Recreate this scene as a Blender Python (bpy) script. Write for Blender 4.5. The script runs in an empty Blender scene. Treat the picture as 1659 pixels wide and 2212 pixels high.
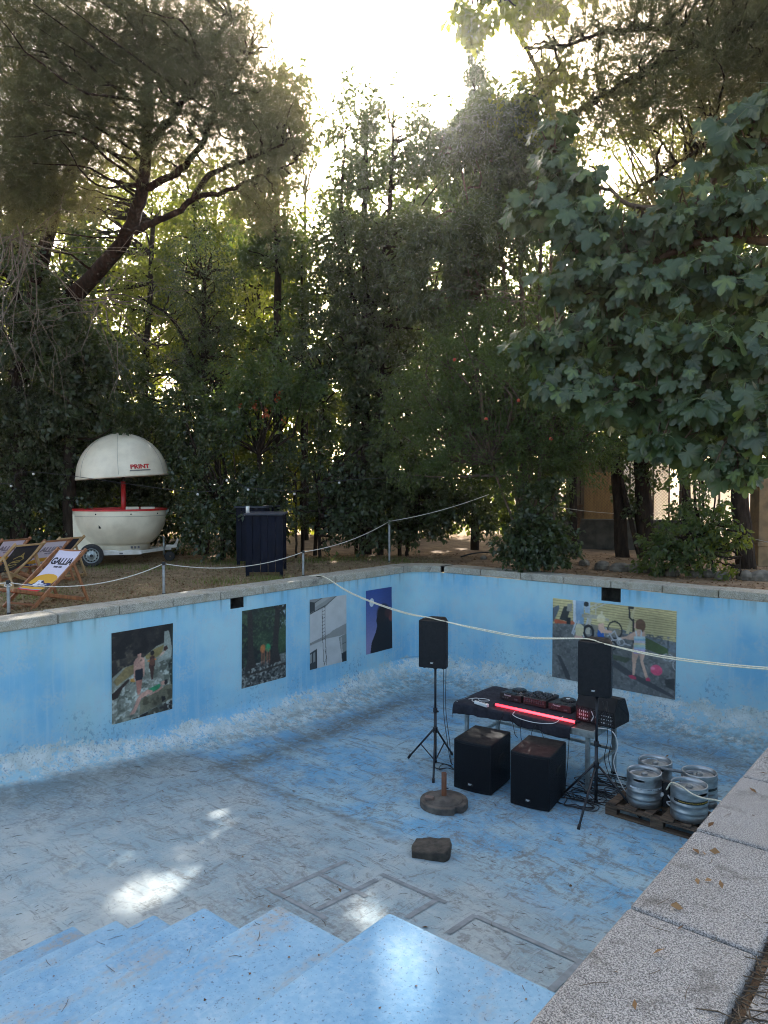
import bpy, math, random
import numpy as np
from mathutils import Vector, Matrix

random.seed(7)
RNG = np.random.default_rng(11)
scene = bpy.context.scene
C = scene.collection
R = math.radians
pi = math.pi

# ------------------------------------------------------------------ camera
YAW, PITCH, CAM_H, FOC = R(39.7), R(2.03), 1.6, 1580.0   # FOC in the units of a 1659 x 2212 frame
CAM = Vector((0, 0, CAM_H))
RIGHT = Vector((math.cos(YAW), math.sin(YAW), 0))
FLAT = Vector((-math.sin(YAW), math.cos(YAW), 0))
FWD = FLAT * math.cos(PITCH) + Vector((0, 0, -math.sin(PITCH)))
UP = RIGHT.cross(FWD)

def ray(u, v):
    return RIGHT * ((u - 829.5) / FOC) + UP * (-(v - 1106) / FOC) + FWD
def on_z(u, v, z):
    d = ray(u, v); return CAM + d * ((z - CAM.z) / d.z)
def on_x(u, v, x):
    d = ray(u, v); return CAM + d * ((x - CAM.x) / d.x)
def on_y(u, v, y):
    d = ray(u, v); return CAM + d * ((y - CAM.y) / d.y)
def at(u, v, dist):
    return CAM + ray(u, v) * dist
def spot(u, dist, z=-0.05):
    """ground point under image column u at a distance along the view"""
    p = CAM + RIGHT * ((u - 829.5) / FOC * dist) + FLAT * dist
    return Vector((p.x, p.y, z))

cam_data = bpy.data.cameras.new('camera')
cam_data.sensor_fit = 'VERTICAL'
cam_data.angle = 2 * math.atan(1106 / FOC)
cam_data.clip_start, cam_data.clip_end = 0.05, 2000
cam = bpy.data.objects.new('camera', cam_data)
C.objects.link(cam)
cam.matrix_world = Matrix.Translation(CAM) @ Matrix((RIGHT, UP, -FWD)).transposed().to_4x4()
scene.camera = cam

# ------------------------------------------------------------------ light
SUN_EL, SUN_AZ = R(26.4), R(-35.3)       # azimuth from +Y towards +X
SUN = Vector((math.sin(SUN_AZ) * math.cos(SUN_EL), math.cos(SUN_AZ) * math.cos(SUN_EL), math.sin(SUN_EL)))
world = bpy.data.worlds.new('World'); scene.world = world; world.use_nodes = True
nt = world.node_tree
bg = nt.nodes['Background']
sky = nt.nodes.new('ShaderNodeTexSky'); sky.sky_type = 'NISHITA'; sky.sun_disc = False
sky.sun_elevation = SUN_EL; sky.sun_rotation = SUN_AZ
sky.air_density, sky.dust_density, sky.ozone_density = 0.75, 4.0, 0.3
tn = nt.nodes.new('ShaderNodeMixRGB'); tn.blend_type = 'MULTIPLY'; tn.inputs[0].default_value = 1; tn.inputs[2].default_value = (1.01, .96, .85, 1)
nt.links.new(sky.outputs[0], tn.inputs[1]); nt.links.new(tn.outputs[0], bg.inputs[0]); bg.inputs[1].default_value = 0.15
sl = bpy.data.lights.new('sun', 'SUN'); sl.energy = 2.5; sl.angle = R(0.5); sl.color = (1.0, 0.95, 0.88)
so = bpy.data.objects.new('sun', sl); C.objects.link(so)
so.rotation_euler = (-SUN).to_track_quat('-Z', 'Y').to_euler()
so.location = SUN * 60
scene.view_settings.view_transform = 'Standard'
scene.view_settings.look = 'None'
scene.view_settings.exposure = 2.25
scene.view_settings.gamma = 1
scene.render.engine = 'CYCLES'
scene.cycles.max_bounces = 6
scene.cycles.diffuse_bounces = 3
scene.cycles.glossy_bounces = 2
scene.cycles.transmission_bounces = 4
scene.cycles.sample_clamp_indirect = 6
scene.cycles.use_adaptive_sampling = True
scene.cycles.use_denoising = True
scene.cycles.filter_width = 1.05

# ------------------------------------------------------------------ helpers
def lin(r, g, b):
    f = lambda c: (c / 255 / 12.92) if c / 255 <= 0.04045 else ((c / 255 + 0.055) / 1.055) ** 2.4
    return (f(r), f(g), f(b))

class NT:
    """small wrapper round a material's node tree"""
    def __init__(s, name):
        s.m = bpy.data.materials.new(name); s.m.use_nodes = True
        s.t = s.m.node_tree; s.b = s.t.nodes['Principled BSDF']; s.o = s.t.nodes['Material Output']
    def n(s, t, **kw):
        x = s.t.nodes.new('ShaderNode' + t)
        for k, v in kw.items(): setattr(x, k, v)
        return x
    def l(s, a, b): s.t.links.new(a, b)
    def put(s, sock, v):
        if hasattr(v, 'is_output'): s.l(v, sock)
        elif isinstance(v, (tuple, list)) and len(v) == 3 and sock.type == 'RGBA': sock.default_value = (*v, 1)
        else: sock.default_value = v
    def pos(s): return s.n('NewGeometry').outputs['Position']
    def obj(s): return s.n('TexCoord').outputs['Object']
    def attr(s, name): return s.n('Attribute', attribute_name=name)
    def xyz(s, v):
        x = s.n('SeparateXYZ'); s.l(v, x.inputs[0]); return x.outputs
    def scale(s, v, sc, rot=(0, 0, 0)):
        x = s.n('Mapping'); s.l(v, x.inputs[0]); x.inputs['Scale'].default_value = sc; x.inputs['Rotation'].default_value = rot
        return x.outputs[0]
    def noise(s, v, sc, det=4, rough=0.55, dist=0.0):
        x = s.n('TexNoise'); s.l(v, x.inputs['Vector'])
        x.inputs['Scale'].default_value = sc; x.inputs['Detail'].default_value = det
        x.inputs['Roughness'].default_value = rough; x.inputs['Distortion'].default_value = dist
        return x.outputs[0]
    def voro(s, v, sc, out=0, feature='F1'):
        x = s.n('TexVoronoi', feature=feature); s.l(v, x.inputs['Vector']); x.inputs['Scale'].default_value = sc
        return x.outputs[out]
    def rng(s, v, a, b, c=0.0, d=1.0, smooth=True):
        x = s.n('MapRange', interpolation_type='SMOOTHSTEP' if smooth else 'LINEAR')
        s.put(x.inputs[0], v); s.put(x.inputs[1], a); s.put(x.inputs[2], b); s.put(x.inputs[3], c); s.put(x.inputs[4], d)
        return x.outputs[0]
    def math(s, op, a, b=0.0):
        x = s.n('Math', operation=op); s.put(x.inputs[0], a); s.put(x.inputs[1], b); return x.outputs[0]
    def mix(s, f, a, b, mode='MIX'):
        x = s.n('MixRGB', blend_type=mode); s.put(x.inputs[0], f); s.put(x.inputs[1], a); s.put(x.inputs[2], b); return x.outputs[0]
    def bump(s, h, strength=0.3, dist=0.01):
        x = s.n('Bump'); x.inputs['Strength'].default_value = strength; x.inputs['Distance'].default_value = dist
        s.l(h, x.inputs['Height']); s.l(x.outputs[0], s.b.inputs['Normal'])
    def fin(s, col, rough=0.7, metal=0.0, spec=0.5):
        s.put(s.b.inputs['Base Color'], col); s.put(s.b.inputs['Roughness'], rough)
        s.put(s.b.inputs['Metallic'], metal); s.put(s.b.inputs['Specular IOR Level'], spec)
        return s.m

def pm(name, c1, c2, sc=8, rough=0.6, metal=0.0, bump=0.0, bsc=None, stretch=(1, 1, 1), spec=0.5, det=5):
    """plain procedural material: two colours blended by noise, a little roughness change and bump"""
    t = NT(name); v = t.scale(t.obj(), stretch)
    f = t.noise(v, sc, det); g = t.rng(f, 0.3, 0.7)
    col = t.mix(g, c1, c2)
    r = t.rng(t.noise(v, sc * 2.3, 3), 0.3, 0.7, max(0.02, rough - 0.1), min(1, rough + 0.1))
    if bump: t.bump(t.noise(v, bsc or sc * 3, 5), bump, 0.01)
    return t.fin(col, r, metal, spec)

class MB:
    """collects shapes; build() links them as ONE mesh object"""
    def __init__(s): s.v = []; s.f = []; s.m = []; s.s = []; s.k = 0
    def add(s, vs, fs, smooth=False):
        n = len(s.v); s.v += [tuple(p) for p in vs]
        for f in fs: s.f.append([i + n for i in f]); s.m.append(s.k); s.s.append(smooth)
        return s
    def box(s, c, size, rz=0.0, M=None):
        h = Vector(size) / 2; c = Vector(c)
        Q = M if M is not None else Matrix.Rotation(rz, 3, 'Z')
        vs = [c + Q @ Vector((x * h.x, y * h.y, z * h.z)) for x in (-1, 1) for y in (-1, 1) for z in (-1, 1)]
        return s.add(vs, [(0, 1, 3, 2), (4, 6, 7, 5), (0, 4, 5, 1), (2, 3, 7, 6), (0, 2, 6, 4), (1, 5, 7, 3)])
    def bar(s, p0, p1, w, h, up=(0, 0, 1)):
        p0, p1 = Vector(p0), Vector(p1); d = (p1 - p0); L = d.length; d.normalize()
        x = d.cross(Vector(up))
        if x.length < 1e-4: x = d.cross(Vector((1, 0, 0)))
        x.normalize(); y = x.cross(d)
        Q = Matrix((x, d, y)).transposed()
        return s.box((p0 + p1) / 2, (w, L, h), M=Q)
    def tube(s, pts, r, n=8, cap=True, smooth=True):
        pts = [Vector(p) for p in pts]; k = len(pts)
        rs = list(r) if hasattr(r, '__len__') else [r] * k
        vs = []; prev = None
        for i, p in enumerate(pts):
            d = (pts[min(i + 1, k - 1)] - pts[max(i - 1, 0)])
            if d.length < 1e-9: d = Vector((0, 0, 1))
            d.normalize()
            if prev is None:
                a = d.cross(Vector((0, 0, 1)))
                if a.length < 0.05: a = d.cross(Vector((1, 0, 0)))
            else:
                a = prev - d * prev.dot(d)
                if a.length < 1e-5: a = d.cross(Vector((1, 0.3, 0)))
            a.normalize(); prev = a; b = d.cross(a)
            for j in range(n):
                t = 2 * pi * j / n
                vs.append(p + (a * math.cos(t) + b * math.sin(t)) * rs[i])
        fs = [(i * n + j, i * n + (j + 1) % n, (i + 1) * n + (j + 1) % n, (i + 1) * n + j) for i in range(k - 1) for j in range(n)]
        s.add(vs, fs, smooth)
        if cap:
            m = len(s.v) - len(vs)
            s.f.append([m + j for j in range(n)][::-1]); s.m.append(s.k); s.s.append(False)
            s.f.append([m + (k - 1) * n + j for j in range(n)]); s.m.append(s.k); s.s.append(False)
        return s
    def cyl(s, p0, p1, r0, r1=None, n=20, cap=True):
        return s.tube([p0, p1], [r0, r0 if r1 is None else r1], n, cap)
    def lathe(s, prof, n=40, c=(0, 0, 0), M=None, a0=0.0, a1=2 * pi, smooth=True):
        c = Vector(c); k = len(prof); full = abs(a1 - a0 - 2 * pi) < 1e-6; w = n if full else n + 1
        vs = []
        for (r, z) in prof:
            for j in range(w):
                t = a0 + (a1 - a0) * j / n
                p = Vector((r * math.cos(t), r * math.sin(t), z))
                vs.append(c + (M @ p if M is not None else p))
        fs = []
        for i in range(k - 1):
            for j in range(n):
                q = (j + 1) % w
                fs.append((i * w + j, i * w + q, (i + 1) * w + q, (i + 1) * w + j))
        return s.add(vs, fs, smooth)
    def prism(s, poly, z0, z1, M=None, smooth=False):
        n = len(poly); f = (lambda p: M @ Vector(p)) if M is not None else (lambda p: Vector(p))
        vs = [f((x, y, z0)) for x, y in poly] + [f((x, y, z1)) for x, y in poly]
        s.add(vs, [list(range(n))[::-1], list(range(n, 2 * n))])
        m = len(s.v) - 2 * n
        for i in range(n):
            s.f.append([m + i, m + (i + 1) % n, m + n + (i + 1) % n, m + n + i]); s.m.append(s.k); s.s.append(smooth)
        return s
    def ball(s, c, r, n=14, sq=(1, 1, 1)):
        c = Vector(c); vs = []; m = n // 2
        for i in range(m + 1):
            a = pi * i / m
            for j in range(n):
                t = 2 * pi * j / n
                vs.append(c + Vector((r * sq[0] * math.sin(a) * math.cos(t), r * sq[1] * math.sin(a) * math.sin(t), r * sq[2] * math.cos(a))))
        return s.add(vs, [(i * n + j, i * n + (j + 1) % n, (i + 1) * n + (j + 1) % n, (i + 1) * n + j) for i in range(m) for j in range(n)], True)
    def grid(s, fn, nu, nv, smooth=True):
        vs = [fn(i / nu, j / nv) for i in range(nu + 1) for j in range(nv + 1)]
        return s.add(vs, [(i * (nv + 1) + j, (i + 1) * (nv + 1) + j, (i + 1) * (nv + 1) + j + 1, i * (nv + 1) + j + 1) for i in range(nu) for j in range(nv)], smooth)
    def build(s, name, mats, parent=None, bev=0.0, origin=(0, 0, 0), seg=2):
        me = bpy.data.meshes.new(name); o3 = Vector(origin)
        me.from_pydata([(p[0] - o3.x, p[1] - o3.y, p[2] - o3.z) for p in s.v], [], s.f)
        for m in (mats if isinstance(mats, (list, tuple)) else [mats]): me.materials.append(m)
        me.polygons.foreach_set('material_index', s.m); me.polygons.foreach_set('use_smooth', s.s)
        me.update()
        o = bpy.data.objects.new(name, me); C.objects.link(o)
        if parent is not None: o.parent = parent
        else: o.location = o3
        if bev:
            b = o.modifiers.new('bevel', 'BEVEL'); b.width = bev; b.segments = seg; b.limit_method = 'ANGLE'; b.angle_limit = R(40)
            b.harden_normals = False
        return o

def tag(o, label=None, cat=None, group=None, kind=None):
    if label: o['label'] = label
    if cat: o['category'] = cat
    if group: o['group'] = group
    if kind: o['kind'] = kind
    return o
def thing(name, label, cat, loc=(0, 0, 0), rz=0.0, group=None):
    o = bpy.data.objects.new(name, None); C.objects.link(o); o.empty_display_size = 0.1
    o.location = loc; o.rotation_euler = (0, 0, rz)
    return tag(o, label, cat, group)
def dup(root, loc, rz=None, label=None):
    r = root.copy(); C.objects.link(r); r.location = loc
    if rz is not None: r.rotation_euler = (0, 0, rz)
    if label: r['label'] = label
    for ch in list(root.children):
        c = ch.copy(); C.objects.link(c); c.parent = r
        for g in list(ch.children):
            d = g.copy(); C.objects.link(d); d.parent = c
    return r

def spline(pts, k=8):
    P = [Vector(p) for p in pts]; P = [P[0] * 2 - P[1]] + P + [P[-1] * 2 - P[-2]]; out = []
    for i in range(1, len(P) - 2):
        a, b, c, d = P[i - 1], P[i], P[i + 1], P[i + 2]
        for j in range(k):
            t = j / k
            out.append(0.5 * ((2 * b) + (c - a) * t + (2 * a - 5 * b + 4 * c - d) * t * t + (3 * b - a - 3 * c + d) * t ** 3))
    out.append(P[-2]); return out
def sag(a, b, drop, n=24):
    a, b = Vector(a), Vector(b)
    return [a.lerp(b, i / n) - Vector((0, 0, drop * 4 * (i / n) * (1 - i / n))) for i in range(n + 1)]

def text_shape(s, size, extrude=0.001, bold=0.0, align='CENTER', sx=1.0):
    """lettering in Blender's built-in font as a mesh in the XY plane"""
    cu = bpy.data.curves.new('lettering', 'FONT'); cu.body = s; cu.size = size; cu.extrude = extrude; cu.offset = bold
    cu.align_x = align; cu.align_y = 'CENTER'; cu.resolution_u = 3
    ob = bpy.data.objects.new('lettering', cu); C.objects.link(ob)
    dg = bpy.context.evaluated_depsgraph_get(); me = bpy.data.meshes.new_from_object(ob.evaluated_get(dg))
    bpy.data.objects.remove(ob)
    if sx != 1.0: me.transform(Matrix.Diagonal((sx, 1, 1, 1)))
    return me
def lettering(s, size, m, M, parent, name='lettering', bold=0.0, extrude=0.001, warp=None, sx=1.0):
    me = text_shape(s, size, extrude, bold, sx=sx)
    if warp:
        for v in me.vertices: v.co = warp(v.co)
    else: me.transform(M)
    me.materials.clear(); me.materials.append(m)
    o = bpy.data.objects.new(name, me); C.objects.link(o); o.parent = parent
    return o

# value noise for shapes and printed pictures
_H = RNG.random((512, 512))
def vnoise(x, y, sc=1.0, octv=3, seed=0):
    x = np.asarray(x, float) * sc + 37.3 * seed; y = np.asarray(y, float) * sc + 91.7 * seed
    out = 0; amp = 1; tot = 0
    for _ in range(octv):
        xi = np.floor(x).astype(int); yi = np.floor(y).astype(int); fx = x - xi; fy = y - yi
        fx = fx * fx * (3 - 2 * fx); fy = fy * fy * (3 - 2 * fy)
        h = lambda a, b: _H[a % 512, b % 512]
        out = out + amp * ((h(xi, yi) * (1 - fx) + h(xi + 1, yi) * fx) * (1 - fy) + (h(xi, yi + 1) * (1 - fx) + h(xi + 1, yi + 1) * fx) * fy)
        tot += amp; amp *= 0.5; x = x * 2 + 5.1; y = y * 2 + 3.7
    return out / tot

class Canvas:
    """a printed picture: colours per vertex of a fine grid"""
    def __init__(s, w, h, bg):
        s.w, s.h = w, h; s.a = np.empty((h, w, 3)); s.a[:] = bg
        s.X, s.Y = np.meshgrid((np.arange(w) + .5) / w, (np.arange(h) + .5) / h)
    def put(s, mask, c, al=1.0):
        m = (mask * al)[..., None]; s.a = s.a * (1 - m) + np.array(c, float) * m
    def poly(s, pts, c, al=1.0):
        ins = np.zeros(s.X.shape, bool); n = len(pts)
        for i in range(n):
            (x0, y0), (x1, y1) = pts[i], pts[(i + 1) % n]
            if y0 == y1: continue
            cnd = ((y0 > s.Y) != (y1 > s.Y)) & (s.X < (x1 - x0) * (s.Y - y0) / (y1 - y0) + x0); ins ^= cnd
        s.put(ins, c, al)
    def ell(s, cx, cy, rx, ry, c, al=1.0, soft=0.0):
        d = np.sqrt(((s.X - cx) / rx) ** 2 + ((s.Y - cy) / ry) ** 2)
        s.put(np.clip((1 + soft - d) / max(soft, 1e-6), 0, 1) if soft else d < 1, c, al)
    def line(s, pts, wd, c, al=1.0):
        asp = s.h / s.w
        for (x0, y0), (x1, y1) in zip(pts[:-1], pts[1:]):
            dx, dy = x1 - x0, (y1 - y0) * asp; L = dx * dx + dy * dy + 1e-12
            t = np.clip(((s.X - x0) * dx + (s.Y - y0) * asp * dy) / L, 0, 1)
            d = np.hypot(s.X - x0 - t * dx, (s.Y - y0) * asp - t * dy); s.put(d < wd, c, al)
    def soften(s, k=1):
        for _ in range(k):
            p = np.pad(s.a, ((1, 1), (1, 1), (0, 0)), 'edge'); s.a = (p[:-2, 1:-1] + p[2:, 1:-1] + p[1:-1, :-2] + p[1:-1, 2:] + 2 * p[1:-1, 1:-1]) / 6
    def grain(s, sc, amt, seed=0, octv=4, sx=1.0):
        n = vnoise(s.X * sx, s.Y * s.h / s.w, sc, octv, seed) - .5; s.a = np.clip(s.a * (1 + amt * 2 * n[..., None]), 0, 255)
    def blend(s, sc, c, lo, hi, seed=0, region=None, sx=1.0, octv=4):
        n = vnoise(s.X * sx, s.Y * s.h / s.w, sc, octv, seed); m = np.clip((n - lo) / (hi - lo), 0, 1)
        if region is not None: m = m * region
        s.put(m, c)

def printed(name, cv, fn, m, parent=None, back=None, tint=1.0):
    """grid mesh coloured by a Canvas; fn(s,t) with t measured downwards gives the point"""
    w, h = cv.w, cv.h
    P = np.array([fn((i + .0) / (w - 1), (j + .0) / (h - 1)) for j in range(h) for i in range(w)], float)
    j, i = np.meshgrid(np.arange(h - 1), np.arange(w - 1), indexing='ij'); b = (j * w + i).ravel()
    F = np.stack([b, b + w, b + w + 1, b + 1], 1)
    cl = cv.a.reshape(-1, 3) / 255; cl = np.where(cl <= .04045, cl / 12.92, ((cl + .055) / 1.055) ** 2.4) * tint
    return npmesh(name, P, F, m, {'col': cl}, parent, smooth=True)

def npmesh(name, P, F, m, attrs=None, parent=None, smooth=False, origin=None):
    """mesh object from numpy arrays; F is (n,k)"""
    me = bpy.data.meshes.new(name); P = np.asarray(P, np.float32).reshape(-1, 3)
    if origin is not None: P = P - np.array(origin, np.float32)
    F = np.asarray(F, np.int32); n, k = F.shape
    me.vertices.add(len(P)); me.vertices.foreach_set('co', P.ravel())
    me.loops.add(n * k); me.loops.foreach_set('vertex_index', F.ravel())
    me.polygons.add(n); me.polygons.foreach_set('loop_start', np.arange(0, n * k, k, dtype=np.int32))
    me.update(calc_edges=True)
    if smooth: me.polygons.foreach_set('use_smooth', np.ones(n, bool))
    for kname, arr in (attrs or {}).items():
        arr = np.asarray(arr, np.float32)
        if arr.ndim == 1:
            a = me.attributes.new(kname, 'FLOAT', 'POINT'); a.data.foreach_set('value', arr)
        else:
            a = me.attributes.new(kname, 'FLOAT_COLOR', 'POINT')
            a.data.foreach_set('color', np.concatenate([arr, np.ones((len(arr), 1), np.float32)], 1).ravel())
    me.materials.append(m)
    o = bpy.data.objects.new(name, me); C.objects.link(o)
    if parent is not None: o.parent = parent
    elif origin is not None: o.location = origin
    return o

# ------------------------------------------------------------------ materials of the pool
def wall_colour(t):
    p = t.pos(); x, y, z = t.xyz(p)
    big = t.noise(p, 0.9, 4); mid = t.noise(p, 4.5, 6, 0.6); fine = t.noise(p, 26, 8, 0.65)
    streak = t.noise(t.scale(p, (9, 9, 0.55)), 1.0, 5, 0.6)
    col = t.mix(t.rng(big, 0.35, 0.68), lin(122, 180, 210), lin(164, 204, 214))
    col = t.mix(t.math('MULTIPLY', t.rng(streak, 0.46, 0.72), 0.55), col, lin(170, 200, 212))
    blot = t.math('MULTIPLY', t.rng(mid, 0.44, 0.62), t.rng(fine, 0.40, 0.56))
    col = t.mix(t.math('MULTIPLY', blot, 0.6), col, lin(170, 194, 204))
    # greenish stain on the wall far from the corner
    gr = t.math('MULTIPLY', t.rng(y, 6.5, 3.5), t.rng(t.noise(t.scale(p, (2, 2, .5)), 1, 4), .4, .65))
    col = t.mix(t.math('MULTIPLY', gr, .5), col, lin(158, 184, 176))
    # dark runs under the coping
    top = t.rng(z, -0.42, -0.14); run = t.rng(t.noise(t.scale(p, (5, 5, .18)), 1.6, 4), .48, .7)
    col = t.mix(t.math('MULTIPLY', t.math('MULTIPLY', top, run), .55), col, lin(92, 118, 128))
    # peeled band low on the wall
    zb = t.math('ADD', t.rng(y, 3.6, 5.6, -1.58, -1.88, False), t.math('ADD', t.rng(y, 5.6, 8.0, 0, -.13, False), t.rng(y, 9.0, 11.9, 0, .20, False)))
    h = t.math('SUBTRACT', zb, t.math('ADD', z, t.math('MULTIPLY', t.math('SUBTRACT', t.noise(p, 1.5, 9, .68), .5), .58)))
    flake = t.noise(p, 15, 12, 0.80)
    band = t.rng(h, -0.08, -0.02)
    thr = t.math('ADD', t.math('ADD', t.rng(h, 0.0, 0.34, 0.41, 0.525), t.rng(h, .10, -.06, 0, .14)), t.math('MULTIPLY', t.math('SUBTRACT', mid, .5), .45))
    peel = t.math('MULTIPLY', band, t.rng(t.math('SUBTRACT', flake, thr), -0.015, 0.015))
    bare = t.mix(t.rng(t.noise(p, 5, 6), .35, .65), lin(210, 216, 212), lin(184, 194, 190))
    bare = t.mix(t.math('MULTIPLY', t.rng(t.noise(p, 34, 6, .7), .54, .62), .55), bare, lin(126, 130, 122))
    col = t.mix(t.math('MULTIPLY', t.rng(h, -.10, .22), .5), col, lin(166, 198, 206))
    col = t.mix(peel, col, bare)
    # silt on the foot of the slope and flakes gone higher up the wall
    hi = t.math('MULTIPLY', t.rng(h, -.75, -.05), t.rng(t.math('SUBTRACT', t.noise(p, 17, 10, .75), t.rng(t.noise(p, 1.6, 4), .35, .7, .66, .54)), -.01, .015))
    col = t.mix(t.math('MULTIPLY', hi, .55), col, lin(96, 124, 150))
    silt = t.math('MULTIPLY', t.rng(z, -2.0, -2.2), t.rng(t.noise(p, 8, 9, .7), .38, .62))
    col = t.mix(t.math('MULTIPLY', silt, .7), col, lin(118, 116, 106))
    sp = t.rng(t.noise(p, 55, 3), .70, .74)
    col = t.mix(t.math('MULTIPLY', sp, .5), col, lin(80, 96, 104))
    return col, t.math('ADD', t.math('MULTIPLY', fine, .4), t.math('MULTIPLY', peel, -.4))

def wall_paint():
    t = NT('flaking_blue_wall_paint'); col, h = wall_colour(t)
    t.bump(h, .25, .004)
    return t.fin(col, .75, 0, .25)

def floor_paint():
    t = NT('worn_blue_floor_paint'); p = t.pos(); x, y, z = t.xyz(p)
    wob = t.math('MULTIPLY', t.math('SUBTRACT', t.noise(p, .9, 4), .5), 1.3)
    deep = t.rng(t.math('ADD', y, wob), 5.4, 6.4)
    fine = t.noise(p, 24, 9, .72)
    c1 = t.mix(t.rng(t.noise(p, 1.4, 7, .65), .34, .66), lin(140, 162, 170), lin(172, 180, 178))
    c2 = t.mix(t.rng(t.noise(p, 2.0, 7, .65), .38, .62), lin(108, 162, 194), lin(154, 182, 192))
    col = t.mix(deep, c1, c2)
    col = t.mix(t.math('MULTIPLY', t.rng(fine, .52, .66), .5), col, lin(176, 186, 194))
    # curling smears of silt left by drying water
    s1 = t.noise(t.scale(p, (1, 2.6, 1), (0, 0, .5)), 1.5, 10, .72, 2.2)
    s2 = t.noise(t.scale(p, (2.8, 1, 1), (0, 0, .3)), 1.1, 10, .74, 3.0)
    dirt = t.math('MAXIMUM', t.rng(s1, .50, .60), t.rng(s2, .53, .62))
    dirt = t.math('MULTIPLY', dirt, t.rng(fine, .34, .56))
    dirt = t.math('MULTIPLY', dirt, t.rng(y, 2.0, 6.5, .55, 1.0))
    col = t.mix(t.math('MULTIPLY', dirt, .72), col, lin(110, 108, 102))
    grime = t.math('MULTIPLY', t.rng(t.noise(p, .55, 4), .42, .65), t.rng(fine, .40, .60))
    col = t.mix(t.math('MULTIPLY', grime, .5), col, lin(124, 126, 126))
    # film of silt along the foot of the slopes and the break of the floor
    xe = t.rng(y, 6.1, 9.6, -7.75, -8.0, False)
    dx = t.math('ABSOLUTE', t.math('SUBTRACT', x, t.math('ADD', xe, t.math('MULTIPLY', wob, .22))))
    edge = t.math('MULTIPLY', t.rng(dx, .42, .0), t.math('MULTIPLY', t.rng(y, 5.6, 6.1), t.rng(y, 11.8, 9.5)))
    dy = t.math('ABSOLUTE', t.math('SUBTRACT', y, t.math('ADD', 5.95, t.math('MULTIPLY', wob, .15))))
    edge2 = t.math('MULTIPLY', t.rng(dy, .16, .0), t.math('MULTIPLY', t.rng(x, -8.0, -7.6), t.rng(x, -3.6, -5.5)))
    edge3 = t.math('MULTIPLY', t.rng(t.math('ABSOLUTE', t.math('SUBTRACT', y, t.math('ADD', 10.85, t.math('MULTIPLY', wob, .2)))), .35, 0), .6)
    edge4 = t.math('MULTIPLY', t.math('MULTIPLY', t.rng(x, -7.7, -8.5), t.rng(y, 6.4, 5.8)), .6)
    edge = t.math('MAXIMUM', t.math('MAXIMUM', edge, t.math('MULTIPLY', edge2, .7)), t.math('MAXIMUM', edge3, edge4))
    edge = t.math('MULTIPLY', edge, t.rng(t.noise(p, 9, 9, .72), .30, .58))
    col = t.mix(t.math('MULTIPLY', edge, .85), col, lin(102, 102, 94))
    # curved scratches
    for sc, rot, c, am in (((2.2, 16, 1), 1.0, lin(88, 92, 94), .5), ((15, 2.0, 1), .5, lin(96, 98, 98), .45), ((18, 2.6, 1), -.4, lin(182, 194, 202), .4)):
        n_ = t.noise(t.scale(p, sc, (0, 0, rot)), 1.3, 4, .6, 1.6)
        col = t.mix(t.math('MULTIPLY', t.math('MULTIPLY', t.rng(n_, .62, .67), t.rng(fine, .38, .52)), am), col, c)
    sp = t.rng(t.noise(p, 70, 3), .66, .70)
    col = t.mix(t.math('MULTIPLY', sp, .6), col, lin(70, 70, 66))
    wcol, wh = wall_colour(t)
    up = t.math('ADD', t.attr('lift').outputs['Fac'], t.math('MULTIPLY', t.math('SUBTRACT', t.noise(p, 3.2, 7, .65), .5), .10))
    f_ = t.rng(up, .0, .06)
    col = t.mix(f_, col, wcol)
    t.bump(t.math('ADD', fine, t.math('MULTIPLY', dirt, .5)), .3, .006)
    return t.fin(col, t.rng(fine, .3, .7, .65, .9), 0, .25)

def step_paint():
    t = NT('sky_blue_step_paint'); p = t.pos()
    fine = t.noise(p, 30, 8, .7)
    col = t.mix(t.rng(t.noise(p, 1.8, 6, .6), .3, .7), lin(106, 152, 184), lin(134, 170, 192))
    col = t.mix(t.math('MULTIPLY', t.rng(fine, .42, .66), .18), col, lin(172, 198, 214))
    wear = t.math('MULTIPLY', t.rng(t.noise(p, 3.5, 9, .7), .50, .62), t.rng(fine, .38, .58))
    col = t.mix(t.math('MULTIPLY', wear, .18), col, lin(176, 190, 198))
    st = t.math('MULTIPLY', t.rng(t.noise(t.scale(p, (3, 1, 3)), 1.3, 8, .7), .48, .64), t.rng(fine, .34, .56))
    col = t.mix(t.math('MULTIPLY', st, .85), col, lin(146, 146, 140))
    sp = t.rng(t.noise(p, 80, 3), .61, .68)
    col = t.mix(t.math('MULTIPLY', sp, .65), col, lin(70, 84, 100))
    t.bump(fine, .35, .004)
    return t.fin(col, .75, 0, .25)

def granite(name, a, b, c, warm=None, fine=95):
    t = NT(name); p = t.pos()
    g = t.noise(p, fine, 4, .75); k = t.voro(p, fine * 1.3)
    col = t.mix(t.rng(g, .42, .56), a, b)
    col = t.mix(t.math('MULTIPLY', t.rng(t.noise(p, fine * 1.5, 2), .56, .64), .75), col, c)
    col = t.mix(t.math('MULTIPLY', t.rng(t.noise(p, 2.2, 6), .42, .72), .3), col, lin(106, 102, 95))
    blot = t.math('MULTIPLY', t.rng(t.noise(p, 5.5, 8, .7), .54, .66), .55); col = t.mix(blot, col, lin(74, 71, 66))
    lich = t.math('MULTIPLY', t.rng(t.noise(p, 12, 6, .65), .62, .68), .45); col = t.mix(lich, col, lin(182, 180, 168))
    if warm: col = t.mix(t.math('MULTIPLY', t.rng(t.noise(p, 7, 6), .45, .7), .6), col, warm)
    t.bump(t.math('ADD', g, t.math('MULTIPLY', k, .6)), .6, .006)
    return t.fin(col, .85, 0, .3)

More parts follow.
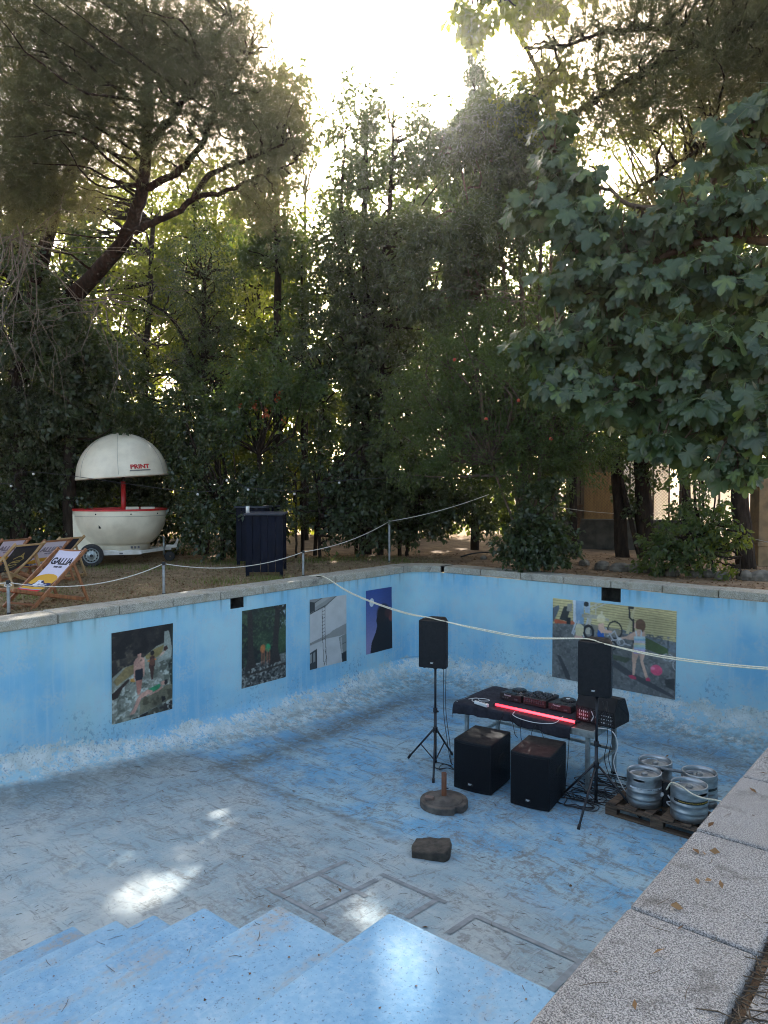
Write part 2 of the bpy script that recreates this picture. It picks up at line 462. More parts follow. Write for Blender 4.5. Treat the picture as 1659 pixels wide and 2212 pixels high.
M_WALL, M_FLOOR, M_STEP = wall_paint(), floor_paint(), step_paint()
M_COPE = granite('grey_granite_coping', lin(90, 89, 88), lin(172, 170, 166), lin(48, 48, 48), fine=165)
M_COPE2 = granite('weathered_granite_coping', lin(142, 137, 124), lin(196, 190, 176), lin(92, 88, 80), lin(150, 142, 118))
M_MORTAR = pm('dark_mortar', lin(84, 80, 72), lin(52, 48, 42), 30, .95, bump=.4)
M_DARK = pm('dark_recess', lin(30, 30, 28), lin(60, 58, 52), 12, .95, bump=.3)

# ------------------------------------------------------------------ pool: floor, walls, coping, stairs
XA, YB, XC, YD = -9.0, 11.98, -1.06, -2.0
COPE_T = 0.13
def floor_z(y):
    return float(np.interp(y, [-3, 2, 5.7, 6.3, 8, 13], [-1.68, -1.76, -2.10, -2.18, -2.25, -2.27]))
def cove(y):
    return float(np.interp(y, [5.2, 7.5], [.26, .42])), float(np.interp(y, [5.2, 7.5], [.5, 1.05]))
def pool_z(x, y):
    H, c = cove(y)
    ha, hb = max(0, c - (x - XA)), max(0, c - (YB - y)); hc = max(0, .35 - (XC - x)) / .35 * c
    q = min(1.0, math.hypot(max(ha, hc), hb) / c)
    return floor_z(y) + H * (1 - math.sqrt(max(0, 1 - q * q)))
xs = [XA + d for d in (0, .004, .015, .035, .06, .1, .15, .21, .28, .36, .45, .55, .66, .78, .9, 1.05, 1.2)]
xs += list(np.linspace(XA + 1.3, XC - .5, 44)) + [XC - d for d in (.35, .25, .15, .08, .03, .005, 0)]
ys = [YD] + list(np.linspace(YD + .5, 10.6, 62)) + [YB - d for d in (1.2, 1.05, .9, .78, .66, .55, .45, .36, .28, .21, .15, .1, .06, .035, .015, .004, 0)]
nx, ny = len(xs), len(ys)
P = [(x, y, pool_z(x, y)) for x in xs for y in ys]
F = [(i * ny + j, (i + 1) * ny + j, (i + 1) * ny + j + 1, i * ny + j + 1) for i in range(nx - 1) for j in range(ny - 1)]
o = npmesh('pool_floor', P, F, M_FLOOR, {'lift': [pool_z(x, y) - floor_z(y) for x in xs for y in ys]}, smooth=True); tag(o, kind='structure')
def on_floor(u, v):
    p = on_z(u, v, -2.0)
    for _ in range(4): p = on_z(u, v, floor_z(p.y))
    return p

# floor markings: dull strips set on the floor
M_MARK = pm('dull_grey_marking', lin(118, 124, 126), lin(144, 150, 152), 9, .85, bump=.2)
mk = MB()
def strip(u0, v0, u1, v1, w=.055):
    a, b = on_floor(u0, v0), on_floor(u1, v1)
    if abs(a.x - b.x) > abs(a.y - b.y): b.y = a.y = (a.y + b.y) / 2
    else: b.x = a.x = (a.x + b.x) / 2
    n = 14; d = (b - a).normalized(); s = Vector((-d.y, d.x, 0)) * w / 2; a -= d * w / 2; b += d * w / 2
    vs = []
    for i in range(n + 1):
        p = a.lerp(b, i / n)
        for q in (p - s, p + s): vs.append((q.x, q.y, pool_z(q.x, q.y) + .004 + .0004 * len(mk.v) / 30))
    mk.add(vs, [(2 * i, 2 * i + 1, 2 * i + 3, 2 * i + 2) for i in range(n)])
strip(575, 1919, 762, 1871); strip(582, 1920, 700, 1984); strip(690, 1891, 790, 1934); strip(670, 1954, 829, 1911)
strip(829, 1891, 959, 1949); strip(959, 1949, 869, 1975); strip(962, 2011, 1032, 1984); strip(1032, 1984, 1262, 2081); strip(1262, 2081, 1180, 2140)
tag(mk.build('floor_marking', M_MARK), kind='structure')

def wall_strip(mb, pts, z0f, z1, n=10):
    vs = []
    for (x, y) in pts:
        z0 = z0f(x, y)
        for k in range(n + 1): vs.append((x, y, z0 + (z1 - z0) * k / n))
    mb.add(vs, [(i * (n + 1) + k, (i + 1) * (n + 1) + k, (i + 1) * (n + 1) + k + 1, i * (n + 1) + k + 1) for i in range(len(pts) - 1) for k in range(n)], True)

RC = 0.55                                             # rounded inner corner between the two far walls
arc = [(XA + RC - RC * math.cos(a), YB - RC + RC * math.sin(a)) for a in np.linspace(0, pi / 2, 11)]
zb = lambda x, y: floor_z(y) + cove(y)[0] - .5
WT = -COPE_T
def skimmer(mb, c, ax, w, h, d, out):
    """recess in the wall head: five faces of a box sunk behind the wall plane"""
    c = Vector(c); a = Vector(ax) * w / 2; o_ = Vector(out) * d; z = Vector((0, 0, h / 2))
    q = [c - a - z, c + a - z, c + a + z, c - a + z]; k = [p + o_ for p in q]
    mb.add(q + k, [(4, 5, 6, 7), (0, 1, 5, 4), (1, 2, 6, 5), (2, 3, 7, 6), (3, 0, 4, 7)])

def wall_with_hole(mb, run, hole, z1, axis):
    """run: list of positions along the wall; hole=(a0,a1,zlow)"""
    a0, a1, zl = hole
    for lo, hi in ((run[0], a0), (a1, run[1])):
        n = max(2, int(abs(hi - lo) / .35)); wall_strip(mb, [axis(lo + (hi - lo) * i / n) for i in range(n + 1)], zb, z1)
    wall_strip(mb, [axis(a0), axis(a1)], zb, zl, 8)

# left wall
SK_A = on_x(512, 1296, XA).y; SK_B = on_y(1320, 1275, YB).x
wa = thing('pool_wall', 'long flaking blue pool wall on the left, under the four upright posters', 'pool wall', (XA, 5, 0))
mb = MB(); wall_with_hole(mb, (YD, YB - RC), (SK_A - .13, SK_A + .13, -.30), WT, lambda t: (XA, t))
wall_strip(mb, arc, zb, WT)
mb.build('wall_face', M_WALL, wa, origin=(XA, 5, 0))
mb = MB(); skimmer(mb, (XA, SK_A, -.215), (0, 1, 0), .26, .17, .3, (-1, 0, 0)); mb.build('skimmer_opening', M_DARK, wa, origin=(XA, 5, 0))
wb = thing('pool_wall', 'blue pool wall at the far end carrying the wide poster of children', 'pool wall', (-5, YB, 0))
mb = MB(); wall_with_hole(mb, (XA + RC, XC), (SK_B - .17, SK_B + .17, -.36), WT, lambda t: (t, YB))
mb.build('wall_face', M_WALL, wb, origin=(-5, YB, 0))
mb = MB(); skimmer(mb, (SK_B, YB, -.245), (1, 0, 0), .34, .23, .3, (0, 1, 0)); mb.build('skimmer_opening', M_DARK, wb, origin=(-5, YB, 0))
wc = thing('pool_wall', 'near pool edge on the right with big speckled granite coping slabs', 'pool wall', (XC, 4, 0))
mb = MB(); wall_strip(mb, [(XC, t) for t in np.linspace(YB, YD, 30)], lambda x, y: floor_z(y) - .05, WT)
wall_strip(mb, [(x, YD) for x in np.linspace(XC, XA, 12)], lambda x, y: floor_z(y) - .05, WT)
mb.build('wall_face', M_WALL, wc, origin=(XC, 4, 0))

def slab(parent, org, x0, x1, y0, y1, mat, edge):
    """coping slab with a worn rounded nose on the pool side, uneven top"""
    jz = random.uniform(-.004, .004); g = .006
    if edge in 'AC': y0 += g; y1 -= g
    else: x0 += g; x1 -= g
    mb = MB(); mb.box(((x0 + x1) / 2, (y0 + y1) / 2, -COPE_T / 2 + jz), (x1 - x0, y1 - y0, COPE_T))
    o = mb.build('coping_stone', mat, parent, bev=.018, origin=org, seg=3)
    return o
W_IN, W_OUT = .03, .42
# left edge slabs, joints every 0.84 m
y = 4.41 - .84 * 7
while y < YB - RC - .05:
    slab(wa, (XA, 5, 0), XA - W_OUT, XA + W_IN, y, min(y + .84, YB - RC + .004), M_COPE2, 'A'); y += .84
# corner slab (curved)
mb = MB(); n = 10
for i in range(n):
    a0, a1 = (pi / 2) * i / n, (pi / 2) * (i + 1) / n
    cx, cy = XA + RC, YB - RC
    pt = lambda r, a, z: (cx - r * math.cos(a), cy + r * math.sin(a), z)
    q = [pt(r, a, z) for r in (RC - W_IN, RC + W_OUT) for a in (a0, a1) for z in (-COPE_T, 0)]
    mb.add(q, [(0, 1, 3, 2), (4, 6, 7, 5), (1, 5, 7, 3), (0, 2, 6, 4)])
mb.build('coping_stone', M_COPE2, wa, origin=(XA, 5, 0))
x = -8.375
while x < -1.2:
    slab(wb, (-5, YB, 0), max(x, XA + RC - .004), min(x + .861, XC - W_IN), YB - W_IN, YB + W_OUT, M_COPE2, 'B'); x += .861
y = 4.333 - .816 * 8
while y < YB + .4:
    slab(wc, (XC, 4, 0), XC - W_IN + .06, XC + W_OUT + .06, y, min(y + .816, YB + W_OUT), M_COPE, 'C'); y += .816
mb = MB()    # mortar bed seen in the joints
mb.box((XA - .2, (YD + YB) / 2 - .3, -.08), (W_OUT - .04, YB - YD - .7, .1)); mb.build('mortar_bed', M_MORTAR, wa, origin=(XA, 5, 0))
mb = MB(); mb.box(((XA + RC + XC) / 2, YB + .2, -.08), (XC - XA - RC - .1, W_OUT - .04, .1)); mb.build('mortar_bed', M_MORTAR, wb, origin=(-5, YB, 0))
mb = MB(); mb.box((XC + .26, 5, -.08), (W_OUT - .04, YB - YD - .1, .1)); mb.build('mortar_bed', M_MORTAR, wc, origin=(XC, 4, 0))

mb = MB()
for i in range(8):
    a0, a1 = (pi / 2) * i / 8, (pi / 2) * (i + 1) / 8; cx, cy = XA + RC, YB - RC
    q = [(cx - r * math.cos(a), cy + r * math.sin(a), z) for r in (RC + .02, RC + W_OUT - .04) for a in (a0, a1) for z in (-.125, -.03)]
    mb.add(q, [(0, 1, 3, 2), (4, 6, 7, 5), (1, 5, 7, 3), (0, 2, 6, 4)])
mb.build('mortar_bed', M_MORTAR, wa, origin=(XA, 5, 0))

# stairs that come down from the near edge
TOPZ = -.36
c0 = on_z(840, 1965, TOPZ); YS = c0.y
edges = [c0] + [on_y(u, v, YS) for u, v in ((602, 1950), (442, 1955), (334, 1971), (252, 1983), (160, 1996))]
st = thing('pool_stairs', 'wide pale blue pool steps coming down into the basin at the bottom of the picture', 'stairs', (c0.x, YS - 1, -1.7))
for i, e in enumerate(edges):
    x1 = XC if i == 0 else edges[i - 1].x + .0
    top = e.z
    mb = MB(); xm = x1 + (.0 if i == 0 else -.002)
    mb.box(((e.x + xm) / 2, (YS + YD) / 2, (top - 1.9) / 2), (xm - e.x, YS - YD, top + 1.9))
    mb.build('step', M_STEP, st, bev=.03, origin=(c0.x, YS - 1, -1.7), seg=4)
print('STEPS', [tuple(round(q, 2) for q in e) for e in edges])

# ------------------------------------------------------------------ posters on the pool walls
def print_mat(name, rough=.55):
    t = NT(name); a = t.attr('col').outputs[0]
    g = t.noise(t.obj(), 60, 3)
    return t.fin(t.mix(t.math('MULTIPLY', g, .06), a, (.3, .3, .3)), rough, 0, .3)
M_PRINT = print_mat('printed_paper')
def poster(label, quad, plane, cv, group=None, tint=.9):
    off = .006
    if plane == 'x': cs = [on_x(u, v, XA + off) for u, v in quad]
    else: cs = [on_y(u, v, YB - off) for u, v in quad]
    tl, tr, bl, br = cs; base = (bl + br) / 2
    nrm = Vector((1, 0, 0)) if plane == 'x' else Vector((0, -1, 0))
    def fn(s, t):
        p = tl.lerp(tr, s).lerp(bl.lerp(br, s), t) + nrm * (.0015 * math.sin(s * 9 + t * 5) + .001 * math.sin(t * 17 - s * 4))
        return tuple(p - base)
    o = printed('poster', cv, fn, M_PRINT, tint=tint); o.location = base
    tag(o, label, 'poster', group)
    return o
D = lambda pts, ox, oy, sx, sy: [((x - ox) / sx, (y - oy) / sy) for x, y in pts]

# poster 1: people in a cave
cv = Canvas(130, 186, (40, 36, 34))
low = (cv.Y > .5 - .14 * (cv.X - .2) + .25 * np.clip(.4 - cv.X, 0, 1)).astype(float)
cv.blend(7, (78, 70, 60), .50, .75, 3); cv.blend(16, (96, 88, 72), .62, .75, 4, (cv.X < .35) * (cv.Y < .5))
cv.blend(9, (22, 20, 20), .45, .6, 5, (cv.Y < .3).astype(float))
cv.poly(D([(260, 1010), (420, 900), (560, 880), (700, 800), (850, 690), (960, 660), (1000, 490), (1030, 500), (1060, 640), (1085, 1040), (1085, 1500), (260, 1700)], 260, 400, 830, 1240), (132, 134, 120))
cv.poly(D([(280, 1060), (440, 905), (560, 885), (560, 1000), (450, 1060), (330, 1130)], 260, 400, 830, 1240), (126, 110, 72))
cv.poly(D([(700, 800), (830, 720), (960, 690), (930, 800), (850, 850), (720, 850)], 260, 400, 830, 1240), (122, 108, 66))
cv.poly(D([(960, 500), (1030, 500), (1050, 600), (1075, 760), (1060, 900), (1080, 1000), (1000, 1190), (900, 1000), (870, 900), (960, 780)], 260, 400, 830, 1240), (150, 156, 146))
cv.poly(D([(1050, 440), (1091, 400), (1091, 1290), (1060, 1270), (1020, 960), (1075, 860), (1075, 720)], 260, 400, 830, 1240), (40, 46, 36))
cv.blend(14, (92, 96, 84), .52, .66, 8, low); cv.blend(22, (176, 180, 168), .58, .68, 9, low)
cv.poly(D([(260, 1230), (380, 1140), (470, 1070), (500, 1080), (400, 1180), (340, 1290), (265, 1310)], 260, 400, 830, 1240), (44, 30, 24))
cv.poly(D([(500, 1075), (560, 1070), (570, 1120), (545, 1130), (505, 1110)], 260, 400, 830, 1240), (176, 128, 54))
cv.poly(D([(640, 1400), (900, 1320), (1000, 1270), (1080, 1280), (1080, 1480), (620, 1600)], 260, 400, 830, 1240), (112, 108, 86))
cv.blend(12, (76, 72, 54), .5, .65, 12, ((cv.Y > .75) & (cv.X > .4)).astype(float))
cv.poly(D([(930, 1420), (980, 1430), (990, 1480), (940, 1500)], 260, 400, 830, 1240), (26, 22, 20))
q = lambda pts, c: cv.poly(D(pts, 260, 400, 830, 1240), c)
sk = (186, 142, 124)
q([(575, 815), (600, 795), (640, 795), (690, 820), (697, 900), (690, 1080), (668, 1080), (668, 980), (570, 980), (568, 1110), (550, 1110), (548, 850)], sk)      # standing man
q([(570, 968), (665, 962), (672, 1050), (660, 1115), (575, 1120), (563, 1050)], (22, 26, 36))
q([(575, 1115), (662, 1110), (650, 1220), (630, 1310), (600, 1320), (585, 1220)], (168, 116, 100))
cv.ell((622 - 260) / 830, (762 - 400) / 1240, .032, .032, (178, 132, 114)); cv.ell((612 - 260) / 830, (722 - 400) / 1240, .052, .024, (22, 18, 18))
q([(635, 835), (655, 830), (660, 850), (640, 858)], (90, 76, 64))
dk = (66, 42, 34)
q([(765, 825), (800, 808), (828, 822), (838, 970), (822, 970), (822, 1000), (805, 1145), (785, 1145), (765, 1000), (750, 960)], dk)                      # standing figure
cv.ell((797 - 260) / 830, (775 - 400) / 1240, .034, .026, (24, 20, 20))
q([(730, 865), (765, 862), (765, 890), (735, 890)], (206, 120, 50)); q([(822, 862), (850, 858), (852, 880), (825, 884)], (206, 120, 50))
q([(760, 860), (828, 850), (826, 940), (795, 955), (765, 930)], (96, 62, 50))
q([(960, 720), (1000, 705), (1018, 750), (985, 780), (955, 770)], (64, 34, 26)); q([(930, 790), (975, 775), (960, 815), (900, 850), (880, 860)], (190, 160, 140))
q([(740, 1270), (900, 1232), (915, 1260), (890, 1300), (810, 1325), (790, 1295), (735, 1285)], (48, 138, 92))                                          # lying figure
q([(640, 1310), (740, 1272), (800, 1300), (805, 1325), (650, 1375), (600, 1480), (560, 1560), (490, 1572), (500, 1545), (540, 1500), (590, 1370)], sk)
q([(890, 1300), (945, 1265), (940, 1300), (880, 1340), (750, 1365), (760, 1350)], sk)
cv.ell((955 - 260) / 830, (1232 - 400) / 1240, .04, .024, (196, 150, 130)); q([(975, 1195), (1010, 1190), (1018, 1240), (985, 1268), (970, 1240)], (26, 22, 22))
cv.soften(1); cv.grain(5, .25, 31); cv.grain(40, .16, 3)
poster('tall poster of four swimmers among pale rocks in a cave, nearest on the left wall', [(240.7, 1368), (373.6, 1346), (242, 1566), (372.4, 1531)], 'x', cv, 'posters on the left pool wall')

# poster 2: wood with two blurred bathers
cv = Canvas(100, 150, (34, 44, 38))
cv.blend(9, (64, 82, 60), .5, .66, 1); cv.blend(20, (150, 166, 170), .60, .68, 2, (cv.Y < .32) * np.clip(cv.X * 1.6 - .2, 0, 1)); cv.blend(10, (20, 26, 22), .5, .62, 3, (cv.Y > .15) * (cv.Y < .72))
cv.ell(.52, .22, .26, .18, (40, 52, 38), .7, .6); cv.ell(.48, .43, .2, .09, (46, 66, 44), .7, .6); cv.ell(.93, .48, .14, .14, (58, 82, 48), .8, .4); cv.blend(26, (66, 84, 58), .56, .66, 21, ((cv.Y > .05) & (cv.Y < .55)).astype(float))
gl = (cv.Y > .70 - .08 * (cv.X - .5)).astype(float); cv.put(gl, (86, 88, 84)); cv.blend(20, (156, 158, 150), .5, .62, 6, gl); cv.blend(30, (40, 40, 38), .5, .6, 7, gl)
cv.put(((cv.Y > .66) & (cv.Y < .8) & (cv.X > .8)).astype(float), (140, 144, 136), .6)
for x0, x1, w0, w1 in ((.17, .2, .05, .09), (.8, .74, .05, .1)):
    cv.poly([(x0 - w0, .02), (x0 + w0, .02), (x1 + w1 * .7, .6), (x1 + w1 * 1.4, .76), (x1 - w1 * 1.4, .78), (x1 - w1 * .7, .6)], (48, 42, 38))
cv.line([(.8, .12), (.95, .04), (1, .03)], .02, (36, 32, 30)); cv.line([(.8, .08), (.72, .0)], .02, (36, 32, 30))
cv.line([(.1, .84), (.5, .83), (1, .8)], .018, (54, 46, 38))
for x0, c in ((.46, (206, 122, 62)), (.58, (44, 150, 96))):
    cv.ell(x0, .545, .045, .045, c, .9, .5); cv.ell(x0 - .02, .65, .016, .08, (150, 92, 66), .7, .6); cv.ell(x0 + .03, .65, .016, .08, (150, 92, 66), .7, .6)
cv.soften(1); cv.grain(50, .25, 9)
poster('poster of two blurred bathers under dark trees, second along the left wall', [(522.9, 1320), (617.7, 1304.5), (522, 1488), (617.5, 1462.4)], 'x', cv, 'posters on the left pool wall')

# poster 3: white building with a ladder
cv = Canvas(90, 140, (206, 204, 200))
cv.poly([(0, 0), (.70, 0), (.42, .14), (0, .21)], (150, 150, 146)); cv.poly([(0, .03), (.12, .05), (.12, .17), (0, .2)], (60, 64, 64)); cv.poly([(.14, .05), (.34, 0), (.6, 0), (.14, .12)], (172, 172, 166))
cv.line([(0, .21), (.2, .165), (.45, .11), (.72, 0)], .008, (40, 40, 40)); cv.line([(.12, .18), (.12, .06), (.34, 0)], .008, (52, 54, 54))
cv.poly([(0, .62), (.42, .55), (1, .45), (1, .50), (.5, .59), (0, .655)], (150, 148, 142)); cv.poly([(.6, .5), (1, .43), (1, .58), (.8, .6), (.4, .6)], (158, 156, 150))
cv.poly([(.78, .62), (1, .58), (1, .93), (.87, .95)], (140, 142, 136)); cv.poly([(.82, .63), (.86, .62), (.9, .94), (.86, .95)], (180, 178, 172)); cv.line([(.86, .73), (1, .71)], .007, (80, 82, 80))
cv.poly([(.85, .87), (1, .84), (1, 1), (.87, 1)], (42, 46, 50))
cv.poly([(0, .76), (.18, .72), (.18, 1), (0, 1)], (62, 66, 68)); cv.poly([(0, .78), (.06, .77), (.06, .9), (0, .91)], (160, 160, 156)); cv.poly([(.09, .77), (.14, .755), (.14, .89), (.09, .9)], (150, 150, 146)); cv.line([(.18, .72), (.18, 1)], .008, (28, 28, 30))
for dx in (.33, .40): cv.line([(dx, .13), (dx + .01, .6), (dx + .03, .8), (dx + .04, .98)], .006, (84, 78, 72))
for k in range(9): cv.line([(.33, .2 + k * .05), (.405, .185 + k * .05)], .006, (84, 78, 72))
cv.line([(.40, .75), (.44, .86), (.38, .97)], .006, (84, 78, 72)); cv.grain(6, .06, 4)
poster('poster of a white building with a thin ladder, third along the left wall', [(669, 1295.6), (748.3, 1284.6), (669.5, 1447.7), (748.7, 1427.4)], 'x', cv, 'posters on the left pool wall', .8)

# poster 4: silhouette and moon
cv = Canvas(80, 140, (60, 80, 140))
tt = np.clip(cv.Y * 1.2 - .05, 0, 1)[..., None]
cv.a = np.array((52, 76, 146.)) * (1 - tt) + np.array((150, 140, 176.)) * tt
cv.put(np.clip((cv.X - .4) * 1.2, 0, .6), (40, 58, 118))
cv.ell(.22, .20, .08, .062, (214, 218, 220), 1, .15)
cv.poly([(.42, .44), (.46, .34), (.58, .29), (.72, .29), (.9, .33), (1.0, .42), (1.02, 1), (.15, 1.02), (.2, .84), (.36, .68), (.42, .58), (.38, .5)], (22, 18, 24))
cv.ell(.97, .47, .09, .07, (150, 66, 54), .8, .5); cv.ell(.66, .4, .2, .12, (34, 24, 26), .9, .4); cv.ell(.84, .41, .1, .06, (84, 40, 36), .7, .6)
cv.grain(30, .05, 5)
poster('blue poster of a dark silhouette with a pale moon, nearest the corner', [(790.3, 1276.4), (846, 1267.5), (791.2, 1414.4), (847.4, 1399.7)], 'x', cv, 'posters on the left pool wall')

# poster 5: children in a yard  (drawing coordinates: its pixels in an enlargement)
cv = Canvas(230, 170, (116, 117, 114))
def q(pts, c, al=1.0): cv.poly([warp5(x, y) for x, y in pts], c, al)
def warp5(x, y):
    s = (x - 148) / 1210.; top = 140 + 130 * s; bot = 915 + 225 * s
    return (s, (y - top) / (bot - top))
L5 = lambda pts, w, c: cv.line([warp5(x, y) for x, y in pts], w, c)
def E5(x, y, rx, ry, c, al=1.0, soft=0.0):
    a, b = warp5(x, y); cv.ell(a, b, rx / 1210., ry / 820., c, al, soft)
cv.blend(6, (112, 112, 106), .5, .7, 2)
q([(140, 120), (1380, 120), (1380, 590), (1080, 520), (860, 460), (540, 400), (140, 390)], (206, 192, 140))
for k in range(30):
    yy = 120 + k * 26; L5([(150, yy - 10), (540, yy + 30), (1370, yy + 170 - k * 4)], .0021, (140, 128, 84))
q([(860, 455), (1080, 515), (1370, 580), (1370, 690), (1080, 600), (860, 520)], (108, 118, 124)); L5([(1285, 560), (1285, 680)], .004, (60, 66, 70))
q([(148, 395), (540, 400), (860, 520), (1370, 690), (1370, 1160), (148, 930)], (114, 115, 112))
g5 = (cv.Y > .3).astype(float); cv.blend(40, (94, 96, 95), .56, .66, 11, g5); cv.blend(60, (132, 133, 130), .6, .68, 12, g5)
q([(1060, 520), (1140, 560), (1280, 640), (1290, 700), (1200, 690), (1080, 640)], (74, 92, 56)); q([(740, 690), (960, 740), (900, 780), (760, 740)], (66, 80, 54), .7)
q([(150, 240), (215, 210), (225, 240), (165, 370), (150, 360)], (96, 104, 112)); q([(270, 230), (350, 220), (300, 370), (225, 350)], (58, 60, 58)); q([(310, 200), (360, 200), (350, 280), (300, 270)], (150, 148, 136))
q([(165, 350), (215, 355), (300, 375), (300, 395), (175, 390)], (190, 96, 64)); q([(300, 335), (345, 335), (340, 400), (300, 395)], (40, 44, 46)); q([(340, 370), (390, 365), (395, 400), (345, 405)], (196, 110, 76))
q([(370, 160), (480, 175), (480, 400), (385, 390)], (140, 172, 196)); L5([(380, 165), (385, 370)], .012, (216, 222, 224)); q([(480, 175), (545, 185), (545, 300), (490, 290)], (170, 190, 204)); E5(503, 205, 26, 24, (40, 44, 46))
for p in ([(550, 230), (630, 195)], [(560, 260), (690, 205)], [(600, 200), (600, 300)]): L5(p, .006, (206, 200, 180))
q([(460, 300), (620, 315), (730, 350), (730, 375), (600, 350), (455, 335)], (176, 170, 152)); q([(520, 340), (560, 345), (540, 500), (500, 500)], (188, 180, 160))
for p in ([(400, 370), (360, 490)], [(430, 370), (375, 500)], [(520, 350), (480, 520)]): L5(p, .007, (196, 200, 204))
q([(560, 400), (860, 470), (850, 520), (600, 480)], (150, 140, 118), .8)
cx, cy = warp5(530, 480)
for a, b, rx, ry, w in ((530, 480, 46, 62, 10), (790, 460, 68, 82, 5), (770, 610, 36, 40, 6), (850, 580, 34, 30, 6), (1285, 725, 45, 32, 5), (1370, 800, 40, 50, 4)):
    ax, ay = warp5(a, b); d = np.sqrt(((cv.X - ax) * 1210 / rx) ** 2 + ((cv.Y - ay) * 820 / ry) ** 2); cv.put((np.abs(d - 1) < w / rx).astype(float), (34, 36, 38) if a < 600 or a > 700 and a < 800 else (176, 178, 178))
for p in ([(700, 440), (780, 560), (850, 540)], [(720, 520), (790, 470), (840, 590)], [(760, 560), (700, 600)], [(880, 590), (940, 610)]): L5(p, .006, (184, 184, 186))
q([(965, 235), (990, 235), (925, 500), (895, 495)], (206, 194, 150)); L5([(925, 235), (930, 340), (960, 370)], .006, (40, 42, 44)); L5([(965, 360), (975, 620)], .008, (46, 46, 46)); q([(918, 228), (970, 232), (965, 260), (920, 250)], (50, 54, 56))
q([(200, 700), (240, 710), (340, 900), (345, 945), (300, 930), (230, 760)], (72, 74, 75)); q([(740, 740), (800, 760), (980, 890), (1120, 960), (1345, 1100), (1345, 1125), (1090, 1000), (900, 900), (740, 790)], (76, 78, 80))
q([(1260, 940), (1350, 930), (1350, 1050), (1270, 1010)], (54, 56, 56), .8)
skin = (216, 176, 152)
q([(385, 520), (400, 505), (460, 515), (485, 545), (380, 545)], (216, 172, 156)); E5(437, 440, 44, 44, (226, 214, 176)); q([(392, 440), (480, 440), (474, 510), (440, 520), (395, 505)], (220, 206, 162))
q([(628, 400), (680, 390), (690, 450), (740, 465), (765, 470), (760, 490), (690, 488), (690, 560), (625, 555)], skin); q([(622, 450), (640, 470), (655, 490), (685, 492), (690, 560), (630, 565), (618, 500)], (40, 92, 168)); E5(655, 345, 42, 38, (228, 216, 178)); q([(612, 345), (700, 345), (690, 378), (655, 384), (620, 378)], (222, 206, 160)); L5([(655, 310), (662, 285)], .01, (226, 214, 176))
q([(975, 475), (1010, 458), (1070, 465), (1078, 520), (1080, 700), (1062, 760), (1110, 920), (1085, 930), (1040, 780), (1025, 690), (1000, 760), (985, 905), (962, 900), (960, 680), (975, 560), (890, 545), (835, 560), (830, 535), (900, 520)], skin)
for k, c in enumerate(((190, 214, 214), (150, 190, 206), (206, 200, 214), (222, 210, 170), (180, 208, 190), (170, 196, 214), (196, 176, 208), (180, 160, 200))):
    y0 = 520 + k * 21; q([(974 - (k > 5) * 0, y0), (1078, y0 + 4), (1083, y0 + 27), (974, y0 + 23)], c)
q([(985, 690), (1060, 690), (1030, 720), (1020, 690)], skin); L5([(990, 470), (1000, 525)], .006, (206, 214, 216)); L5([(1045, 462), (1040, 525)], .006, (206, 214, 216))
E5(1032, 395, 44, 40, (120, 88, 66)); q([(985, 395), (1078, 395), (1076, 455), (1050, 480), (1040, 455), (990, 445)], (112, 80, 58)); q([(975, 395), (992, 385), (990, 440), (975, 440)], skin); E5(835, 545, 22, 16, (220, 216, 210))
q([(922, 905), (960, 898), (1000, 920), (1000, 942), (950, 938)], (196, 70, 96)); q([(1088, 930), (1115, 922), (1132, 945), (1128, 962), (1092, 955)], (196, 70, 96))
E5(1185, 850, 54, 50, (222, 92, 122)); q([(1128, 850), (1240, 862), (1215, 892), (1135, 870)], (214, 84, 114)); E5(1150, 832, 18, 12, (240, 160, 180), .6, .5)
cv.soften(1); cv.grain(5, .2, 33); cv.grain(60, .08, 3)
poster('wide poster of three children in swimsuits in a yard, on the far wall', [(1194.3, 1291.6), (1461.8, 1320.2), (1192.5, 1462), (1458.3, 1511.7)], 'y', cv)

# ------------------------------------------------------------------ materials for props
M_BLACK = pm('black_textured_paint', (.006, .007, .009), (.011, .012, .015), 30, .55, bump=.25, bsc=180, spec=.25)
M_GRILLE = pm('black_perforated_grille', (.004, .005, .007), (.008, .009, .012), 120, .5, .3, bump=.5, bsc=300, spec=.25)
M_TOPDUST = pm('dusty_black_paint', (.008, .008, .009), (.020, .018, .017), 5, .6, bump=.2, bsc=150, spec=.25)
M_BMETAL = pm('black_powder_coated_steel', (.012, .013, .016), (.022, .023, .028), 20, .38, .2)
M_RUBBER = pm('black_rubber', (.010, .010, .011), (.018, .018, .018), 30, .8)
M_CABLE = pm('black_cable_sheath', (.010, .010, .012), (.02, .02, .022), 20, .5)
M_WHITE = pm('off_white_plastic', lin(226, 226, 222), lin(206, 206, 204), 12, .45)
M_CLOTH = pm('black_cotton_cloth', (.012, .012, .018), (.022, .022, .032), 9, .9, bump=.35, bsc=60)
M_ALU = pm('dull_aluminium', lin(176, 182, 180), lin(140, 146, 144), 12, .45, .75, bump=.1)
M_DECK = pm('dark_stage_board', (.03, .026, .024), (.06, .052, .046), 14, .6, bump=.2)
M_STEEL = pm('scuffed_stainless_steel', lin(190, 192, 192), lin(146, 148, 148), 6, .38, .9, bump=.15, stretch=(1, 1, 3))
M_WOOD = pm('weathered_pallet_wood', lin(112, 90, 70), lin(66, 54, 44), 3, .9, bump=.5, stretch=(1, 9, 9))
M_LOGO = pm('silver_print', lin(190, 192, 194), lin(170, 172, 174), 20, .4)
M_REDPLASTIC = pm('dark_plastic_shell', (.014, .013, .014), (.03, .028, .028), 30, .4)
M_KNOB = pm('grey_knob_plastic', (.06, .06, .065), (.10, .10, .11), 40, .4)
